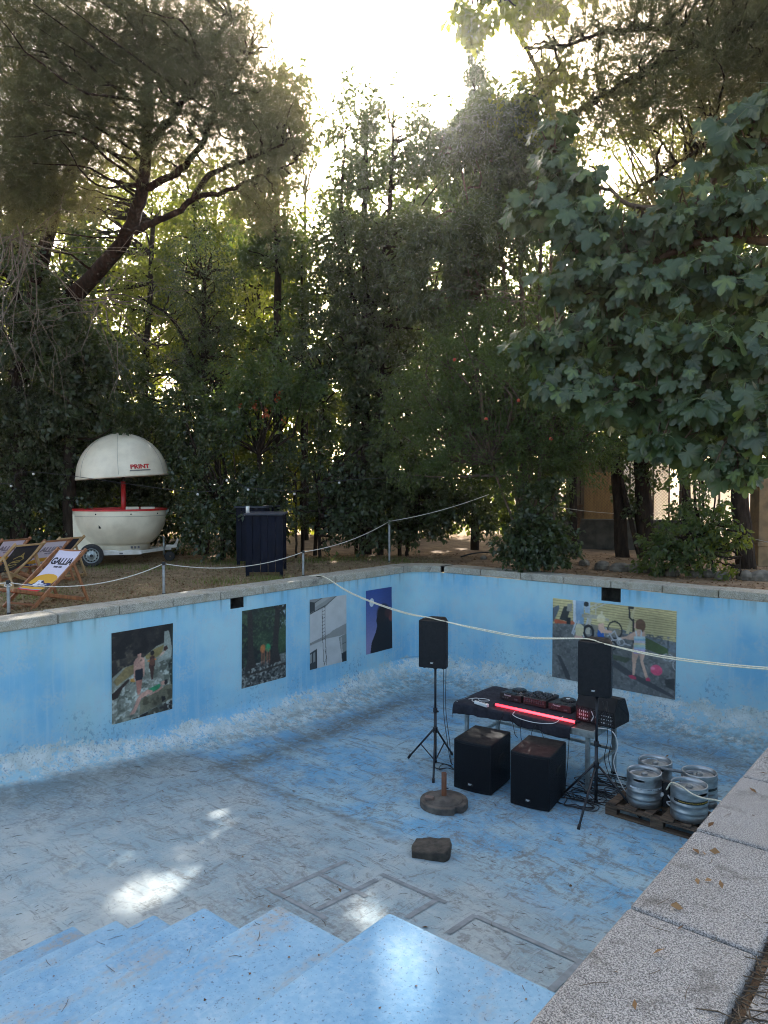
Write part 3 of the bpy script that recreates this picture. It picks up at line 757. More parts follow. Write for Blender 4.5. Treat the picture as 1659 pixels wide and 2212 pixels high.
M_CREAM = pm('cream_rope', lin(236, 229, 206), lin(206, 196, 168), 60, .85, bump=.5, bsc=200)

# ------------------------------------------------------------------ loudspeakers on stands
FB = floor_z
def arcpoly(w, wb, d, bulge, n=8):
    """plan of a speaker: curved front at -y, narrower back"""
    fr = [(-w / 2 + w * i / n, -d / 2 - bulge * (1 - (2 * i / n - 1) ** 2)) for i in range(n + 1)]
    return fr + [(w / 2, -d / 2 + .10), (wb / 2, d / 2), (-wb / 2, d / 2), (-w / 2, -d / 2 + .10)]
def make_speaker(label, loc, rz):
    t = thing('loudspeaker', label, 'loudspeaker', loc, rz, 'loudspeakers on stands')
    H = .64
    mb = MB(); mb.prism(arcpoly(.385, .22, .34, .012), .0, H); mb.build('cabinet', M_BLACK, t, bev=.012)
    mb = MB(); mb.prism([(x * .93, y - .006) for x, y in arcpoly(.385, .22, .30, .022)[:9]] + [(.17, -.12), (-.17, -.12)], .05, H - .045, smooth=False); mb.build('grille', M_GRILLE, t, bev=.006)
    mb = MB(); mb.prism([(x * .93, y * .9 + .01) for x, y in arcpoly(.36, .2, .30, .01)], H - .001, H + .008)
    for x in (-.09, 0, .09): mb.cyl((x, 0, H + .006), (x, 0, H + .012), .018, n=12)
    mb.build('top_plate', M_TOPDUST, t, bev=.003)
    mb = MB(); mb.box((0, -.203, .075), (.062, .006, .030)); b = mb.build('badge', M_RUBBER, t)
    lettering('FBT', .024, M_LOGO, Matrix.Translation((0, -.2075, .075)) @ Matrix.Rotation(pi / 2, 4, 'X'), b, bold=.0012)
    for x in (-.13, .13):
        mb = MB(); mb.cyl((x, -.09, 0), (x, -.09, -.022), .018, n=12); mb.build('rubber_foot', M_RUBBER, t)
    mb = MB(); mb.cyl((0, .0, -.05), (0, .0, .01), .028, n=16); mb.build('pole_socket', M_BMETAL, t)
    return t
def make_stand(label, base, z0, top, feet, rz=0):
    """tripod: feet are three world points on the floor"""
    t = thing('speaker_stand', label, 'speaker stand', base, 0, 'tripod stands for the loudspeakers')
    B = Vector(base); h = top - B.z
    mb = MB(); mb.cyl((0, 0, .07), (0, 0, h * .55), .0205, n=14); mb.build('lower_tube', M_BMETAL, t)
    mb = MB(); mb.cyl((0, 0, h * .50), (0, 0, h), .0165, n=14); mb.build('upper_tube', M_BMETAL, t)
    mb = MB(); mb.cyl((0, 0, h * .53), (0, 0, h * .575), .030, n=14); c = mb.build('clamp_collar', M_BMETAL, t, bev=.003)
    mb = MB(); mb.cyl((.025, -.01, h * .55), (.065, -.025, h * .55), .012, n=10); mb.build('knob', M_RUBBER, c)
    hub = .50
    mb = MB(); mb.cyl((0, 0, .05), (0, 0, .085), .028, n=12); mb.build('brace_collar', M_BMETAL, t, bev=.003)
    mb = MB(); mb.cyl((0, 0, hub - .03), (0, 0, hub + .045), .034, n=14); mb.build('leg_hub', M_BMETAL, t, bev=.004)
    for f in feet:
        F_ = Vector(f) - B; d = Vector((F_.x, F_.y, 0)).normalized()
        p0 = d * .035 + Vector((0, 0, hub)); mid = p0.lerp(F_ + Vector((0, 0, .02)), .5)
        mb = MB(); mb.tube([p0, F_ + Vector((0, 0, .018))], .0135, 10); l = mb.build('leg', M_BMETAL, t)
        mb = MB(); e = (F_ - p0).normalized(); mb.tube([F_ + Vector((0, 0, .018)) - e * .06, F_ + Vector((0, 0, .014))], .0175, 10); mb.build('rubber_foot', M_RUBBER, l)
        mb = MB(); mb.bar((0, 0, .075), mid, .018, .006); mb.build('brace', M_BMETAL, t)
    return t
def feet_at(*uv, z): return [on_z(u, v, z) for u, v in uv]
ZF = -2.25
fl_ = feet_at((936, 1694), (882, 1639), (977, 1632), z=ZF)
ctr = sum(fl_, Vector()) / 3; ctr = Vector((ctr.x, ctr.y, ZF))
ctrL = on_z(940, 1655, ZF); ctrL.z = ZF
make_stand('thin black tripod stand under the loudspeaker nearer the corner', ctrL, ZF, -.84, fl_)
dist = (ctrL - CAM).dot(FWD)
look = math.atan2(CAM.y - ctrL.y, CAM.x - ctrL.x) + pi / 2
make_speaker('black loudspeaker on a stand in front of the pool corner, farther of the pair', (ctrL.x, ctrL.y, -.85), look - R(14))
fr_ = feet_at((1249, 1795), (1383, 1768), (1212, 1722), z=ZF)
ctrR = on_z(1287, 1743, ZF); ctrR.z = ZF
make_stand('black tripod stand beside the kegs under the nearer loudspeaker', ctrR, ZF, -.86, fr_)
look = math.atan2(CAM.y - ctrR.y, CAM.x - ctrR.x) + pi / 2
make_speaker('black loudspeaker in front of the wide poster of children, nearer of the pair', (ctrR.x, ctrR.y, -.87), look - R(12))

# ------------------------------------------------------------------ subwoofers
def make_sub(label, fl, frr, depth, h):
    a, b = Vector(fl), Vector(frr); w = (b - a).length; d = (b - a).normalized(); rz = math.atan2(d.y, d.x)
    back = Vector((-d.y, d.x, 0)); c = (a + b) / 2 + back * depth / 2
    t = thing('subwoofer', label, 'subwoofer', (c.x, c.y, ZF), rz, 'subwoofers in front of the table')
    hw, hd = w / 2, depth / 2
    poly = [(-hw + w * i / 8, -hd - .028 * (1 - (i / 4 - 1) ** 2)) for i in range(9)] + [(hw, hd), (-hw, hd)]
    mb = MB(); mb.prism(poly, .015, h); mb.build('cabinet', M_BLACK, t, bev=.010)
    fr = [(x * .95, y - .007) for x, y in poly[:9]]
    mb = MB(); mb.prism(fr + [(hw * .93, -hd + .02), (-hw * .93, -hd + .02)], .05, h - .03); mb.build('grille', M_GRILLE, t, bev=.004)
    mb = MB(); mb.prism([(x * .97, y * .97) for x, y in poly], h - .001, h + .003)
    mb.cyl((0, 0, h), (0, 0, h + .006), .025, n=16); mb.build('top_panel', M_TOPDUST, t)
    mb = MB(); mb.box((-.01, -hd - .037, .11), (.07, .006, .034)); bd = mb.build('badge', M_RUBBER, t)
    lettering('FBT', .028, M_LOGO, Matrix.Translation((-.01, -hd - .0415, .11)) @ Matrix.Rotation(pi / 2, 4, 'X'), bd, bold=.0014)
    mb = MB(); mb.box((hw + .001, 0, h * .62), (.004, .15, .09)); mb.box((hw + .003, 0, h * .62 + .035), (.008, .13, .012)); mb.build('side_handle', M_RUBBER, t)
    for sx in (-1, 1):
        for sy in (-1, 1):
            mb = MB(); mb.cyl((sx * (hw - .05), sy * (hd - .06), 0), (sx * (hw - .05), sy * (hd - .06), .02), .02, n=10); mb.build('rubber_foot', M_RUBBER, t)
    return t
make_sub('big black subwoofer cabinet next to the parasol base', on_z(980, 1702, ZF), on_z(1060, 1722, ZF), .62, .64)
make_sub('big black subwoofer cabinet between its twin and the tripod stand', on_z(1102, 1737, ZF), on_z(1187, 1757, ZF), .64, .66)

# ------------------------------------------------------------------ table, cloth and gear
TX0, TX1, TY0, TY1, TZ = -5.72, -3.72, 8.52, 9.52, -1.43
t = thing('folding_stage_table', 'dark topped table with aluminium frame and legs, covered by a black cloth', 'table', ((TX0 + TX1) / 2, (TY0 + TY1) / 2, ZF))
O_ = Vector(((TX0 + TX1) / 2, (TY0 + TY1) / 2, ZF)); hx, hy, th = 1.0, .5, TZ - ZF
mb = MB(); mb.box((0, 0, th - .012), (2 * hx - .02, 2 * hy - .02, .02)); mb.build('tabletop', M_DECK, t)
mb = MB()
for s in (-1, 1):
    mb.box((0, s * hy, th - .045), (2 * hx + .03, .03, .085)); mb.box((s * hx, 0, th - .045), (.03, 2 * hy - .03, .085))
    mb.box((s * (hx + .0165), 0, th - .03), (.004, 2 * hy, .012)); mb.box((s * (hx + .0165), 0, th - .065), (.004, 2 * hy, .012))
mb.build('frame', M_ALU, t, bev=.003)
for sx in (-1, 1):
    for sy in (-1, 1):
        mb = MB(); mb.box((sx * (hx - .10), sy * (hy - .08), (th - .09) / 2), (.05, .05, th - .09)); l = mb.build('leg', M_ALU, t, bev=.004)
        mb = MB(); mb.cyl((sx * (hx - .10), sy * (hy - .08), -.005), (sx * (hx - .10), sy * (hy - .08), .025), .04, n=12); mb.build('foot_plate', M_RUBBER, l)
mb = MB()
for sx in (-1, 1): mb.box((sx * (hx - .10), 0, .30), (.035, 2 * hy - .2, .035))
mb.box((0, hy - .08, .32), (2 * hx - .24, .035, .035)); mb.build('cross_brace', M_ALU, t)

# black cloth laid over the left three quarters of the table, hanging at the front and the left
cx0, cx1 = TX0 - .02, TX1 - .28
def cloth(s, tt):
    # tt: 0 back edge -> 1 hem at the front
    x = cx0 - .03 + (cx1 - cx0 + .03) * s
    Lb = 1.0; drop = .135 + .018 * math.sin(s * 9.0 + .5) + .010 * math.sin(s * 23) + .03 * (s > .86) * (s - .86) * 6
    u = tt * (Lb + drop)
    if u < Lb: y, z = TY1 - u, TZ + .006 + .004 * math.sin(s * 21 + u * 5) * math.sin(u * 9 + s * 3)
    else:
        w = u - Lb; y = TY0 - .025 - min(w, .02) - .018 * math.sin(s * 31 + .7) * (w / drop) - .012 * math.sin(s * 57) * (w / drop); z = TZ + .004 - w
    if s < .04:
        e = (.04 - s) / .04; z -= .10 * e * (.8 + .2 * math.sin(tt * 14)); x = cx0 - .02 - .02 * e
    return (x, y, z)
mb = MB(); mb.grid(cloth, 90, 70); ob = mb.build('table_cloth', M_CLOTH, origin=(-4.9, 9, TZ)); tag(ob, 'black cloth draped over the table with its hem hanging in front', 'cloth')
sd = ob.modifiers.new('thickness', 'SOLIDIFY'); sd.thickness = .004; sd.offset = 1
CZ = TZ + .014

M_JOG = pm('black_jog_plastic', (.010, .010, .011), (.02, .02, .022), 20, .3)
def player(label, x, y):
    t = thing('dj_player', label, 'dj player', (x, y, CZ), 0, 'media players on the table')
    w, d, h = .33, .40, .095
    mb = MB(); prof = [(-d / 2, .0), (-d / 2, h), (-d / 2 + .28, h - .012), (d / 2, h - .03), (d / 2, .0)]
    mb.prism(prof, -w / 2, w / 2, Matrix(((0, 0, 1, 0), (1, 0, 0, 0), (0, 1, 0, 0), (0, 0, 0, 1)))); mb.build('shell', M_REDPLASTIC, t, bev=.006)
    mb = MB(); mb.cyl((0, .06, h - .02), (0, .06, h + .012), .103, n=36); mb.cyl((0, .06, h + .01), (0, .06, h + .018), .088, n=36); j = mb.build('jog_wheel', M_JOG, t, bev=.003)
    mb = MB(); mb.cyl((0, .06, h + .018), (0, .06, h + .0205), .027, n=24); mb.build('centre_disc', M_WHITE if 'right' in label else M_KNOB, j)
    mb = MB(); mb.box((0, -.13, h - .001), (.16, .07, .012)); mb.build('screen', M_JOG, t, bev=.002)
    for k in range(3): MB().box((-.11 + k * .035, -d / 2 - .004, .035), (.020, .01, .016)).build('rear_socket', M_KNOB, t)
    MB().box((.09, -d / 2 - .004, .035), (.05, .01, .022)).build('power_inlet', M_KNOB, t)
    for k in range(4): MB().cyl((.10 + .035 * (k % 2), -.12 + .04 * (k // 2), h - .01), (.10 + .035 * (k % 2), -.12 + .04 * (k // 2), h + .012), .009, n=10).build('button', M_KNOB, t)
    lettering('Pioneer', .036, M_LOGO, Matrix.Translation((-.04, -d / 2 - .004, .073)) @ Matrix.Rotation(pi / 2, 4, 'X'), t, bold=.0008)
    return t
GX0, GX1, GY = -5.30, -4.22, 9.16
player('dark media player with a jog wheel beside the white power strip', GX0 + .165, GY)
player('dark media player with a white centred jog wheel on the right by the wedge monitor', GX1 - .165, GY)
xm = (GX0 + GX1) / 2
t = thing('dj_mixer', 'dark mixer covered in knobs between the two media players', 'dj mixer', (xm, GY, CZ))
mb = MB(); mb.box((0, 0, .05), (.34, .40, .10)); mb.build('shell', M_REDPLASTIC, t, bev=.006)
for i in range(6):
    for j in range(5):
        mb = MB(); x_, y_ = -.13 + i * .052, -.13 + j * .052
        mb.cyl((x_, y_, .10), (x_, y_, .124), .011, .009, n=10); mb.build('knob', M_KNOB if (i + j) % 3 else M_JOG, t)
for i in range(4):
    mb = MB(); mb.box((-.11 + i * .072, .15, .106), (.016, .012, .018)); mb.build('fader', M_WHITE if i % 2 else M_KNOB, t)
for k in range(9):
    for z_, r_ in ((.05, .010), (.075, .009)): MB().cyl((-.14 + k * .035, -.2, z_), (-.14 + k * .035, -.212, z_), r_, n=10).build('rear_socket', M_KNOB, t)

# red light tube lying on the cloth
tl = NT('lit_red_tube'); tl.b.inputs['Base Color'].default_value = (.6, .02, .03, 1); tl.put(tl.b.inputs['Emission Color'], (1.0, .012, .035)); tl.b.inputs['Emission Strength'].default_value = 1.35
lw = tl.n('LayerWeight'); lw.inputs[0].default_value = .35
tl.put(tl.b.inputs['Emission Color'], tl.mix(lw.outputs['Facing'], (1.0, .05, .07), (.85, .004, .02)))
M_TUBE = tl.m
a, b = on_z(1066, 1521, CZ + .02), on_z(1246, 1562, CZ + .02); b.y = a.y
t = thing('light_tube', 'glowing red light tube lying along the front of the black cloth', 'light tube', (a.x, a.y, CZ))
L = (b - a).length
mb = MB(); mb.cyl((.03, 0, .021), (L - .03, 0, .021), .0175, n=16); mb.build('glass_tube', M_TUBE, t)
for x in (0, L - .03):
    mb = MB(); mb.cyl((x - .0, 0, .021), (x + .035, 0, .021), .0205, n=16); mb.build('end_cap', M_RUBBER, t)
# white power strip with its cord
c = on_z(1040, 1521, CZ + .02)
t = thing('power_strip', 'white power strip with a looped white cord at the table corner', 'power strip', (c.x, c.y, CZ), R(-12))
mb = MB(); mb.box((0, 0, .024), (.24, .055, .045)); mb.build('housing', M_WHITE, t, bev=.01)
for k in range(4): MB().cyl((-.08 + k * .053, 0, .046), (-.08 + k * .053, 0, .048), .018, n=14).build('socket', M_KNOB, t)
mb = MB(); mb.tube(spline([(-.12, 0, .02), (-.2, .02, .02), (-.27, .12, .012), (-.2, .22, .012), (-.1, .25, .012), (-.06, .20, .014), (-.14, .12, .012), (-.24, .16, .02), (-.3, .05, .012)], 8), .0045, 6); mb.build('cord', M_WHITE, t)
tag(MB().tube(spline([on_z(1112, 1537, CZ + .03), on_z(1108, 1544, CZ + .01), on_z(1122, 1552, CZ + .005), on_z(1150, 1560, CZ + .005), on_z(1178, 1563, CZ + .01), on_z(1200, 1561, CZ + .02), on_z(1216, 1548, CZ + .04)], 8), .0045, 6).build('cable', M_WHITE, origin=(-4.9, 8.9, TZ)), 'thin white cable looping under the red light tube on the cloth', 'cable')

# wedge monitor at the right end of the table
c = on_z(1286, 1566, TZ)
t = thing('stage_monitor', 'black wedge shaped stage monitor with printed rear panel on the table end', 'stage monitor', (c.x, c.y + .2, TZ), R(-4))
w = .54; prof = [(-.19, 0), (-.19, .20), (-.10, .36), (.10, .33), (.22, .10), (.22, 0)]
mb = MB(); mb.prism(prof, -w / 2, w / 2, Matrix(((0, 0, 1, 0), (1, 0, 0, 0), (0, 1, 0, 0), (0, 0, 0, 1)))); mb.build('cabinet', M_TOPDUST, t, bev=.01)
mb = MB(); mb.box((0, -.1935, .10), (w - .05, .006, .165)); pn = mb.build('rear_panel', M_JOG, t)
mb = MB(); rr = random.Random(4)
for k in range(15): mb.box((-.21 + .028 * (k % 5) + rr.uniform(-.004, .004), -.198, .05 + .045 * (k // 5)), (rr.uniform(.008, .02), .004, rr.uniform(.012, .034)))
for k in range(15): mb.cyl((.10 + .03 * (k % 5), -.196, .05 + .045 * (k // 5)), (.10 + .03 * (k % 5), -.202, .05 + .045 * (k // 5)), rr.uniform(.004, .011), n=8)
for s1 in (-1, 1):
    mb.add([(s1 * .006, -.199, .10), (s1 * .035, -.199, .165), (s1 * .05, -.199, .165), (s1 * .02, -.199, .10), (s1 * .05, -.199, .035), (s1 * .035, -.199, .035)], [(0, 3, 2, 1), (0, 5, 4, 3)])
mb.build('panel_markings', M_LOGO, pn)
mb = MB(); mb.prism([(-.13, .30), (-.11, .335), (.09, .315), (.20, .115), (.17, .10)], -w / 2 - .003, w / 2 + .003, Matrix(((0, 0, 1, 0), (1, 0, 0, 0), (0, 1, 0, 0), (0, 0, 0, 1)))); mb.build('end_cheeks', M_BLACK, t)

# loose cables hanging from the table and lying on the floor
rr = random.Random(12); k = 0
def cable(label, pts, r=.005, m=None, seg=8, group=None):
    P_ = spline(pts, seg); o = MB().tube(P_, r, 6).build('cable', m or M_CABLE, origin=P_[0]); return tag(o, label, 'cable', group)
for u, v, u2, v2 in ((1124, 1556, 1128, 1600), (1102, 1545, 1112, 1585), (1155, 1570, 1158, 1600), (1088, 1540, 1080, 1580), (1168, 1575, 1176, 1612), (1230, 1590, 1222, 1710)):
    a = on_y(u, v, TY0 - .07); b = on_y(u2, v2, TY0 - .05)
    b.z = min(b.z, a.z - .2)
    cable('thin black cable hanging down in front of the table cloth', [a + Vector((0, .05, .02)), a, a.lerp(b, .5) + Vector((rr.uniform(-.05, .05), -.01, 0)), b, b + Vector((rr.uniform(-.1, .1), .2, -.12))], .0045, group='cables hanging over the cloth')
def tangle(cx, cy, n, rad, seed):
    r2 = random.Random(seed); pts = []
    a = r2.uniform(0, 6)
    for i in range(n):
        a += r2.uniform(.5, 1.5); q = rad * r2.uniform(.25, 1)
        x, y = cx + q * math.cos(a) * 1.3, cy + q * math.sin(a) * .8
        pts.append((x, y, pool_z(x, y) + .008 + r2.uniform(0, .025)))
    return pts
for i, (u, v, rad) in enumerate(((1268, 1722, .30), (1325, 1712, .26), (1340, 1690, .30), (1240, 1735, .25), (1300, 1700, .35))):
    p = on_z(u, v, ZF); cable('tangled black cable on the pool floor round the tripod legs', tangle(p.x, p.y, 26, rad, 30 + i), .0055, group='tangled cables under the table')
p = on_z(964, 1660, ZF); cable('small coil of black cable on the pool floor left of the subwoofer', tangle(p.x, p.y, 14, .17, 77), .0055)
for du in (0, 5):
    a = on_y(955 + du, 1440, ctrL.y); m = on_y(958 + du, 1530, ctrL.y); m2 = on_y(966 + du, 1600, ctrL.y + .0); e = on_z(977 + du * .3, 1652, ZF + .01)
    cable('black cable running down from the loudspeaker near the corner', [Vector((a.x, a.y + .04, -.82)), m, m2, Vector((e.x - .03, e.y, ZF + .05)), e], .0045, group='cables of the loudspeaker near the corner')
for du in (0, 9):
    a = on_y(1302 + du, 1515, ctrR.y + .08); m = on_y(1313 + du, 1590, ctrR.y + .1); m2 = on_y(1306 + du, 1640, ctrR.y + .1); e = on_z(1322 + du, 1700, ZF + .01)
    cable('black cable hanging behind the tripod stand beside the kegs', [a, m, m2, Vector((e.x, e.y, ZF + .06)), e], .0045, group='cables of the nearer loudspeaker')
a = on_y(1290, 1572, TY0 - .03); pts = [a, on_y(1322, 1580, TY0 - .06), on_y(1334, 1610, TY0 - .05), on_y(1326, 1650, TY0 - .04), on_y(1345, 1700, TY0 - .05), on_z(1362, 1716, ZF + .15), on_z(1367, 1700, ZF + .22)]
cable('white cable dropping from the table end to the pallet', pts, .006, M_WHITE)
c = on_z(1372, 1703, ZF + .16)
t = thing('plug_block', 'small white plug block resting at the pallet corner', 'plug block', (c.x, c.y, ZF + .155), R(15))
mb = MB(); mb.box((0, 0, .03), (.13, .06, .055)); mb.build('housing', M_WHITE, t, bev=.008)
mb = MB()
for x in (-.03, .03): mb.cyl((x, -.031, .03), (x, -.034, .03), .017, n=12)
mb.build('socket', M_KNOB, t)

# ------------------------------------------------------------------ parasol base, stone, pallet, kegs
c = on_floor(959, 1741); zf = pool_z(c.x, c.y)
M_CONC = pm('dirty_concrete', lin(108, 98, 88), lin(72, 66, 60), 7, .9, bump=.5, bsc=40)
M_PIPE = pm('brown_painted_tube', lin(126, 76, 46), lin(96, 58, 36), 8, .5)
t = thing('parasol_base', 'round notched concrete parasol base with a brown tube socket', 'parasol base', (c.x, c.y, zf), R(20))
poly = []
for i in range(72):
    a = 2 * pi * i / 72; r = .285
    for k in (2.2, 5.6):
        if abs((a - k + pi) % (2 * pi) - pi) < .12: r = .25
    poly.append((r * math.cos(a), r * math.sin(a)))
mb = MB(); mb.prism(poly, 0, .085); mb.build('weight_block', M_CONC, t, bev=.012)
mb = MB(); mb.lathe([(.23, .08), (.22, .10), (.06, .115), (.04, .13), (0, .13)], 40); mb.build('top_cone', M_CONC, t)
mb = MB(); mb.lathe([(.031, .11), (.031, .40), (.029, .402), (.026, .40), (.026, .30)], 20); mb.build('socket_tube', M_PIPE, t)
mb = MB(); mb.cyl((.03, 0, .22), (.055, 0, .22), .008, n=8); mb.build('clamp_screw', M_BMETAL, t)
ob = MB().box((0, 0, .018), (.105, .075, .035)).build('brick_chip', pm('brick_red_chip', lin(128, 108, 96), lin(104, 84, 74), 14, .9, bump=.4), bev=.006)
ob.location = (c.x - .17 * math.cos(YAW) + .02, c.y - .17 * math.sin(YAW) - .04, zf + .098); ob.rotation_euler = (0, R(4), R(30)); tag(ob, 'small brick piece lying on the parasol base', 'brick')

c = on_floor(933, 1846); zf = pool_z(c.x, c.y)
M_STONE = pm('dark_lichen_stone', lin(84, 76, 66), lin(56, 52, 46), 9, .95, bump=.9, bsc=26)
mb = MB(); n = 15
poly = [(-.20, -.13), (-.05, -.15), (.12, -.165), (.17, -.10), (.20, .03), (.19, .14), (.02, .16), (-.16, .15), (-.20, .02)]
mb.prism(poly, 0, .105); ob = mb.build('stone_block', M_STONE, bev=.014, seg=3); ob.location = (c.x, c.y, zf - .004); ob.rotation_euler = (R(1.5), R(-2), YAW - R(4))
tag(ob, 'rough dark stone block lying alone on the pool floor', 'stone')
tx = bpy.data.textures.new('stone_rough', 'CLOUDS'); tx.noise_scale = .08
sb = ob.modifiers.new('sub', 'SUBSURF'); sb.subdivision_type = 'SIMPLE'; sb.levels = sb.render_levels = 4
dm = ob.modifiers.new('rough', 'DISPLACE'); dm.texture = tx; dm.strength = .022

PX0, PX1, PY0, PY1 = -3.40, -2.20, 8.16, 8.98
t = thing('wooden_pallet', 'weathered wooden pallet carrying four steel kegs', 'pallet', ((PX0 + PX1) / 2, (PY0 + PY1) / 2, ZF), R(-1))
for k in range(6):
    mb = MB(); mb.box((-.53 + k * .212, 0, .133), (.145 if k % 2 else .10, .80, .022)); mb.build('deck_board', M_WOOD, t, bev=.003)
for y in (-.36, 0, .36):
    mb = MB(); mb.box((0, y, .111), (1.2, .10, .022)); mb.build('stringer_board', M_WOOD, t, bev=.003)
    mb = MB(); mb.box((0, y, .012), (1.2, .10, .022)); mb.build('bottom_board', M_WOOD, t, bev=.003)
    for x in (-.53, 0, .53):
        mb = MB(); mb.box((x, y, .0615), (.14, .10, .077)); mb.build('block', M_WOOD, t, bev=.003)
KZ = ZF + .144
M_KLABEL = pm('white_keg_label', lin(216, 220, 222), lin(196, 200, 204), 20, .5)
M_KLABELB = pm('black_keg_label', lin(34, 32, 30), lin(46, 44, 42), 20, .5)
M_YEL = pm('yellow_label_print', lin(214, 176, 40), lin(196, 160, 36), 30, .5)
def keg(label, x, y, rz):
    t = thing('beer_keg', label, 'keg', (x, y, KZ), rz, 'steel kegs on the pallet')
    r = .196
    prof = [(.10, .012), (.165, .004), (r - .012, .0), (r, .012), (r, .075), (r - .003, .085), (r + .006, .098), (r + .006, .112), (r - .003, .126), (r - .003, .168), (r + .006, .180), (r + .006, .194), (r - .003, .206), (r - .002, .25), (r, .268), (r, .372), (r - .004, .380), (r - .014, .380), (r - .018, .372), (r - .018, .325), (r - .035, .318), (.09, .332), (.04, .335), (0, .335)]
    mb = MB()
    # body of revolution with two hand holes cut in the top chime
    n = 60; k = len(prof)
    base = len(mb.v); vs = [(pr * math.cos(2 * pi * j / n), pr * math.sin(2 * pi * j / n), z) for pr, z in prof for j in range(n)]
    fs = []
    # insert rows for the hole: between rows 15(z=.268/.372)
    mb2 = MB()
    P2 = prof[:15] + [(r, .300), (r, .338)] + prof[15:18] + [(r - .018, .338), (r - .018, .3251)] + prof[19:]
    vs = [(pr * math.cos(2 * pi * j / n), pr * math.sin(2 * pi * j / n), z) for pr, z in P2 for j in range(n)]
    holes = set(list(range(12, 19)) + list(range(42, 49)))
    names = [z for _, z in P2]
    for i in range(len(P2) - 1):
        outer = (P2[i] == (r, .300) and P2[i + 1] == (r, .338)); inner = (abs(P2[i][1] - .338) < 1e-6 and abs(P2[i + 1][1] - .3251) < 1e-4 and P2[i][0] < r)
        for j in range(n):
            if (outer or inner) and j in holes: continue
            fs.append((i * n + j, i * n + (j + 1) % n, (i + 1) * n + (j + 1) % n, (i + 1) * n + j))
    mb.add(vs, fs, True); mb.build('barrel', M_STEEL, t)
    mb = MB(); mb.cyl((0, 0, .333), (0, 0, .362), .038, n=20); mb.cyl((0, 0, .362), (0, 0, .371), .030, n=20); mb.cyl((0, 0, .371), (0, 0, .374), .010, n=10); mb.build('valve', M_STEEL, t, bev=.003)
    for s1 in (1, -1):    # rolled lips of the hand holes
        mb = MB(); pts = []
        for q in range(25):
            a = 2 * pi * q / 24; ang = (15.5 / 60 * 2 * pi + (0 if s1 > 0 else pi)) + math.cos(a) * .36 * (1 if abs(math.cos(a)) < .9 else .97)
            pts.append(((r + .001) * math.cos(ang), (r + .001) * math.sin(ang), .319 + .019 * math.copysign(abs(math.sin(a)) ** .6, math.sin(a))))
        mb.tube(pts, .0045, 6, cap=False); mb.build('hand_hole', M_STEEL, t)
    return t, r
def band(par, r, z, h, a0, a1, m, name='label_band'):
    mb = MB(); mb.lathe([(r + .0015, z - h / 2), (r + .0015, z + h / 2)], 24, a0=a0, a1=a1); return mb.build(name, m, par)
def keg_warp(r, z, a): return lambda co: ((r + .002 + co.z) * math.cos(a + co.x / r), (r + .002 + co.z) * math.sin(a + co.x / r), z + co.y)
toc = -pi / 2 + .62     # side of a keg that looks at the pool edge
k1, r = keg('steel keg with a thin white label band, front one next to the plug block', -3.05, 8.44, 0)
bnd = band(k1, r - .001, .228, .020, toc - 1.2, toc + 1.2, M_KLABEL)
lettering('CAUTION: UNDER PRESSURE - DO NOT OPEN', .013, M_RUBBER, None, bnd, warp=keg_warp(r, .228, toc))
lettering('BRASSERIE ARTISANALE', .026, M_STEEL, None, k1, bold=.0006, extrude=.0015, warp=keg_warp(r, .30, toc - .1))
k2, r = keg('steel keg with a black and yellow label, nearest the pool edge', -2.53, 8.40, 1.1)
to2 = toc - 1.1
bnd = band(k2, r - .001, .228, .034, to2 - 1.25, to2 + 1.25, M_KLABELB)
lettering('WARNING: DO NOT PUNCTURE OR OPEN THIS KEG', .015, M_YEL, None, bnd, warp=keg_warp(r + .001, .228, to2))
mb = MB(); mb.lathe([(r + .002, .215), (r + .002, .242)], 4, a0=to2 + 1.0, a1=to2 + 1.14); mb.build('price_sticker', M_KLABEL, k2)
k3, r = keg('steel keg standing behind the white banded one, rearmost toward the table', -3.07, 8.86, .5)
k4, r = keg('steel keg half hidden behind the black labelled one', -2.55, 8.84, 2.0); to4 = toc - 2.0
bnd = band(k4, r - .001, .228, .028, to4 - 1.0, to4 + 1.0, M_KLABELB)
# hose and valve parts wedged between the kegs
p = Vector((-2.80, 8.58, KZ))
M_GREY = pm('grey_hose', lin(126, 130, 132), lin(96, 100, 102), 12, .6)
o = MB().tube(spline([p + Vector((-.15, .12, .36)), p + Vector((-.05, .1, .37)), p + Vector((.12, .17, .36)), p + Vector((.2, .2, .36))], 8), .018, 8).build('grey_hose', M_GREY, origin=p); tag(o, 'thick grey hose wedged between the kegs', 'hose')
o = MB().tube(spline([p + Vector((.06, -.1, .30)), p + Vector((.0, -.06, .26)), p + Vector((-.04, -.05, .2)), p + Vector((.01, -.09, .14)), p + Vector((.06, -.12, .1)), p + Vector((.0, -.1, .06)), p + Vector((.08, -.14, .03))], 8), .008, 6).build('grey_hose', M_WHITE, origin=p); tag(o, 'thin pale hose curling down between the front kegs', 'hose')
t = thing('tap_fitting', 'small dark tap fitting with white knob between the front kegs', 'fitting', (p.x - .03, p.y - .06, KZ))
mb = MB(); mb.cyl((0, 0, 0), (0, 0, .26), .05, n=14); mb.box((0, 0, .27), (.11, .07, .05)); mb.build('body', M_RUBBER, t, bev=.006)
mb = MB(); mb.cyl((-.02, -.05, .15), (-.02, -.085, .15), .024, n=12); mb.build('knob', M_WHITE, t, bev=.004)

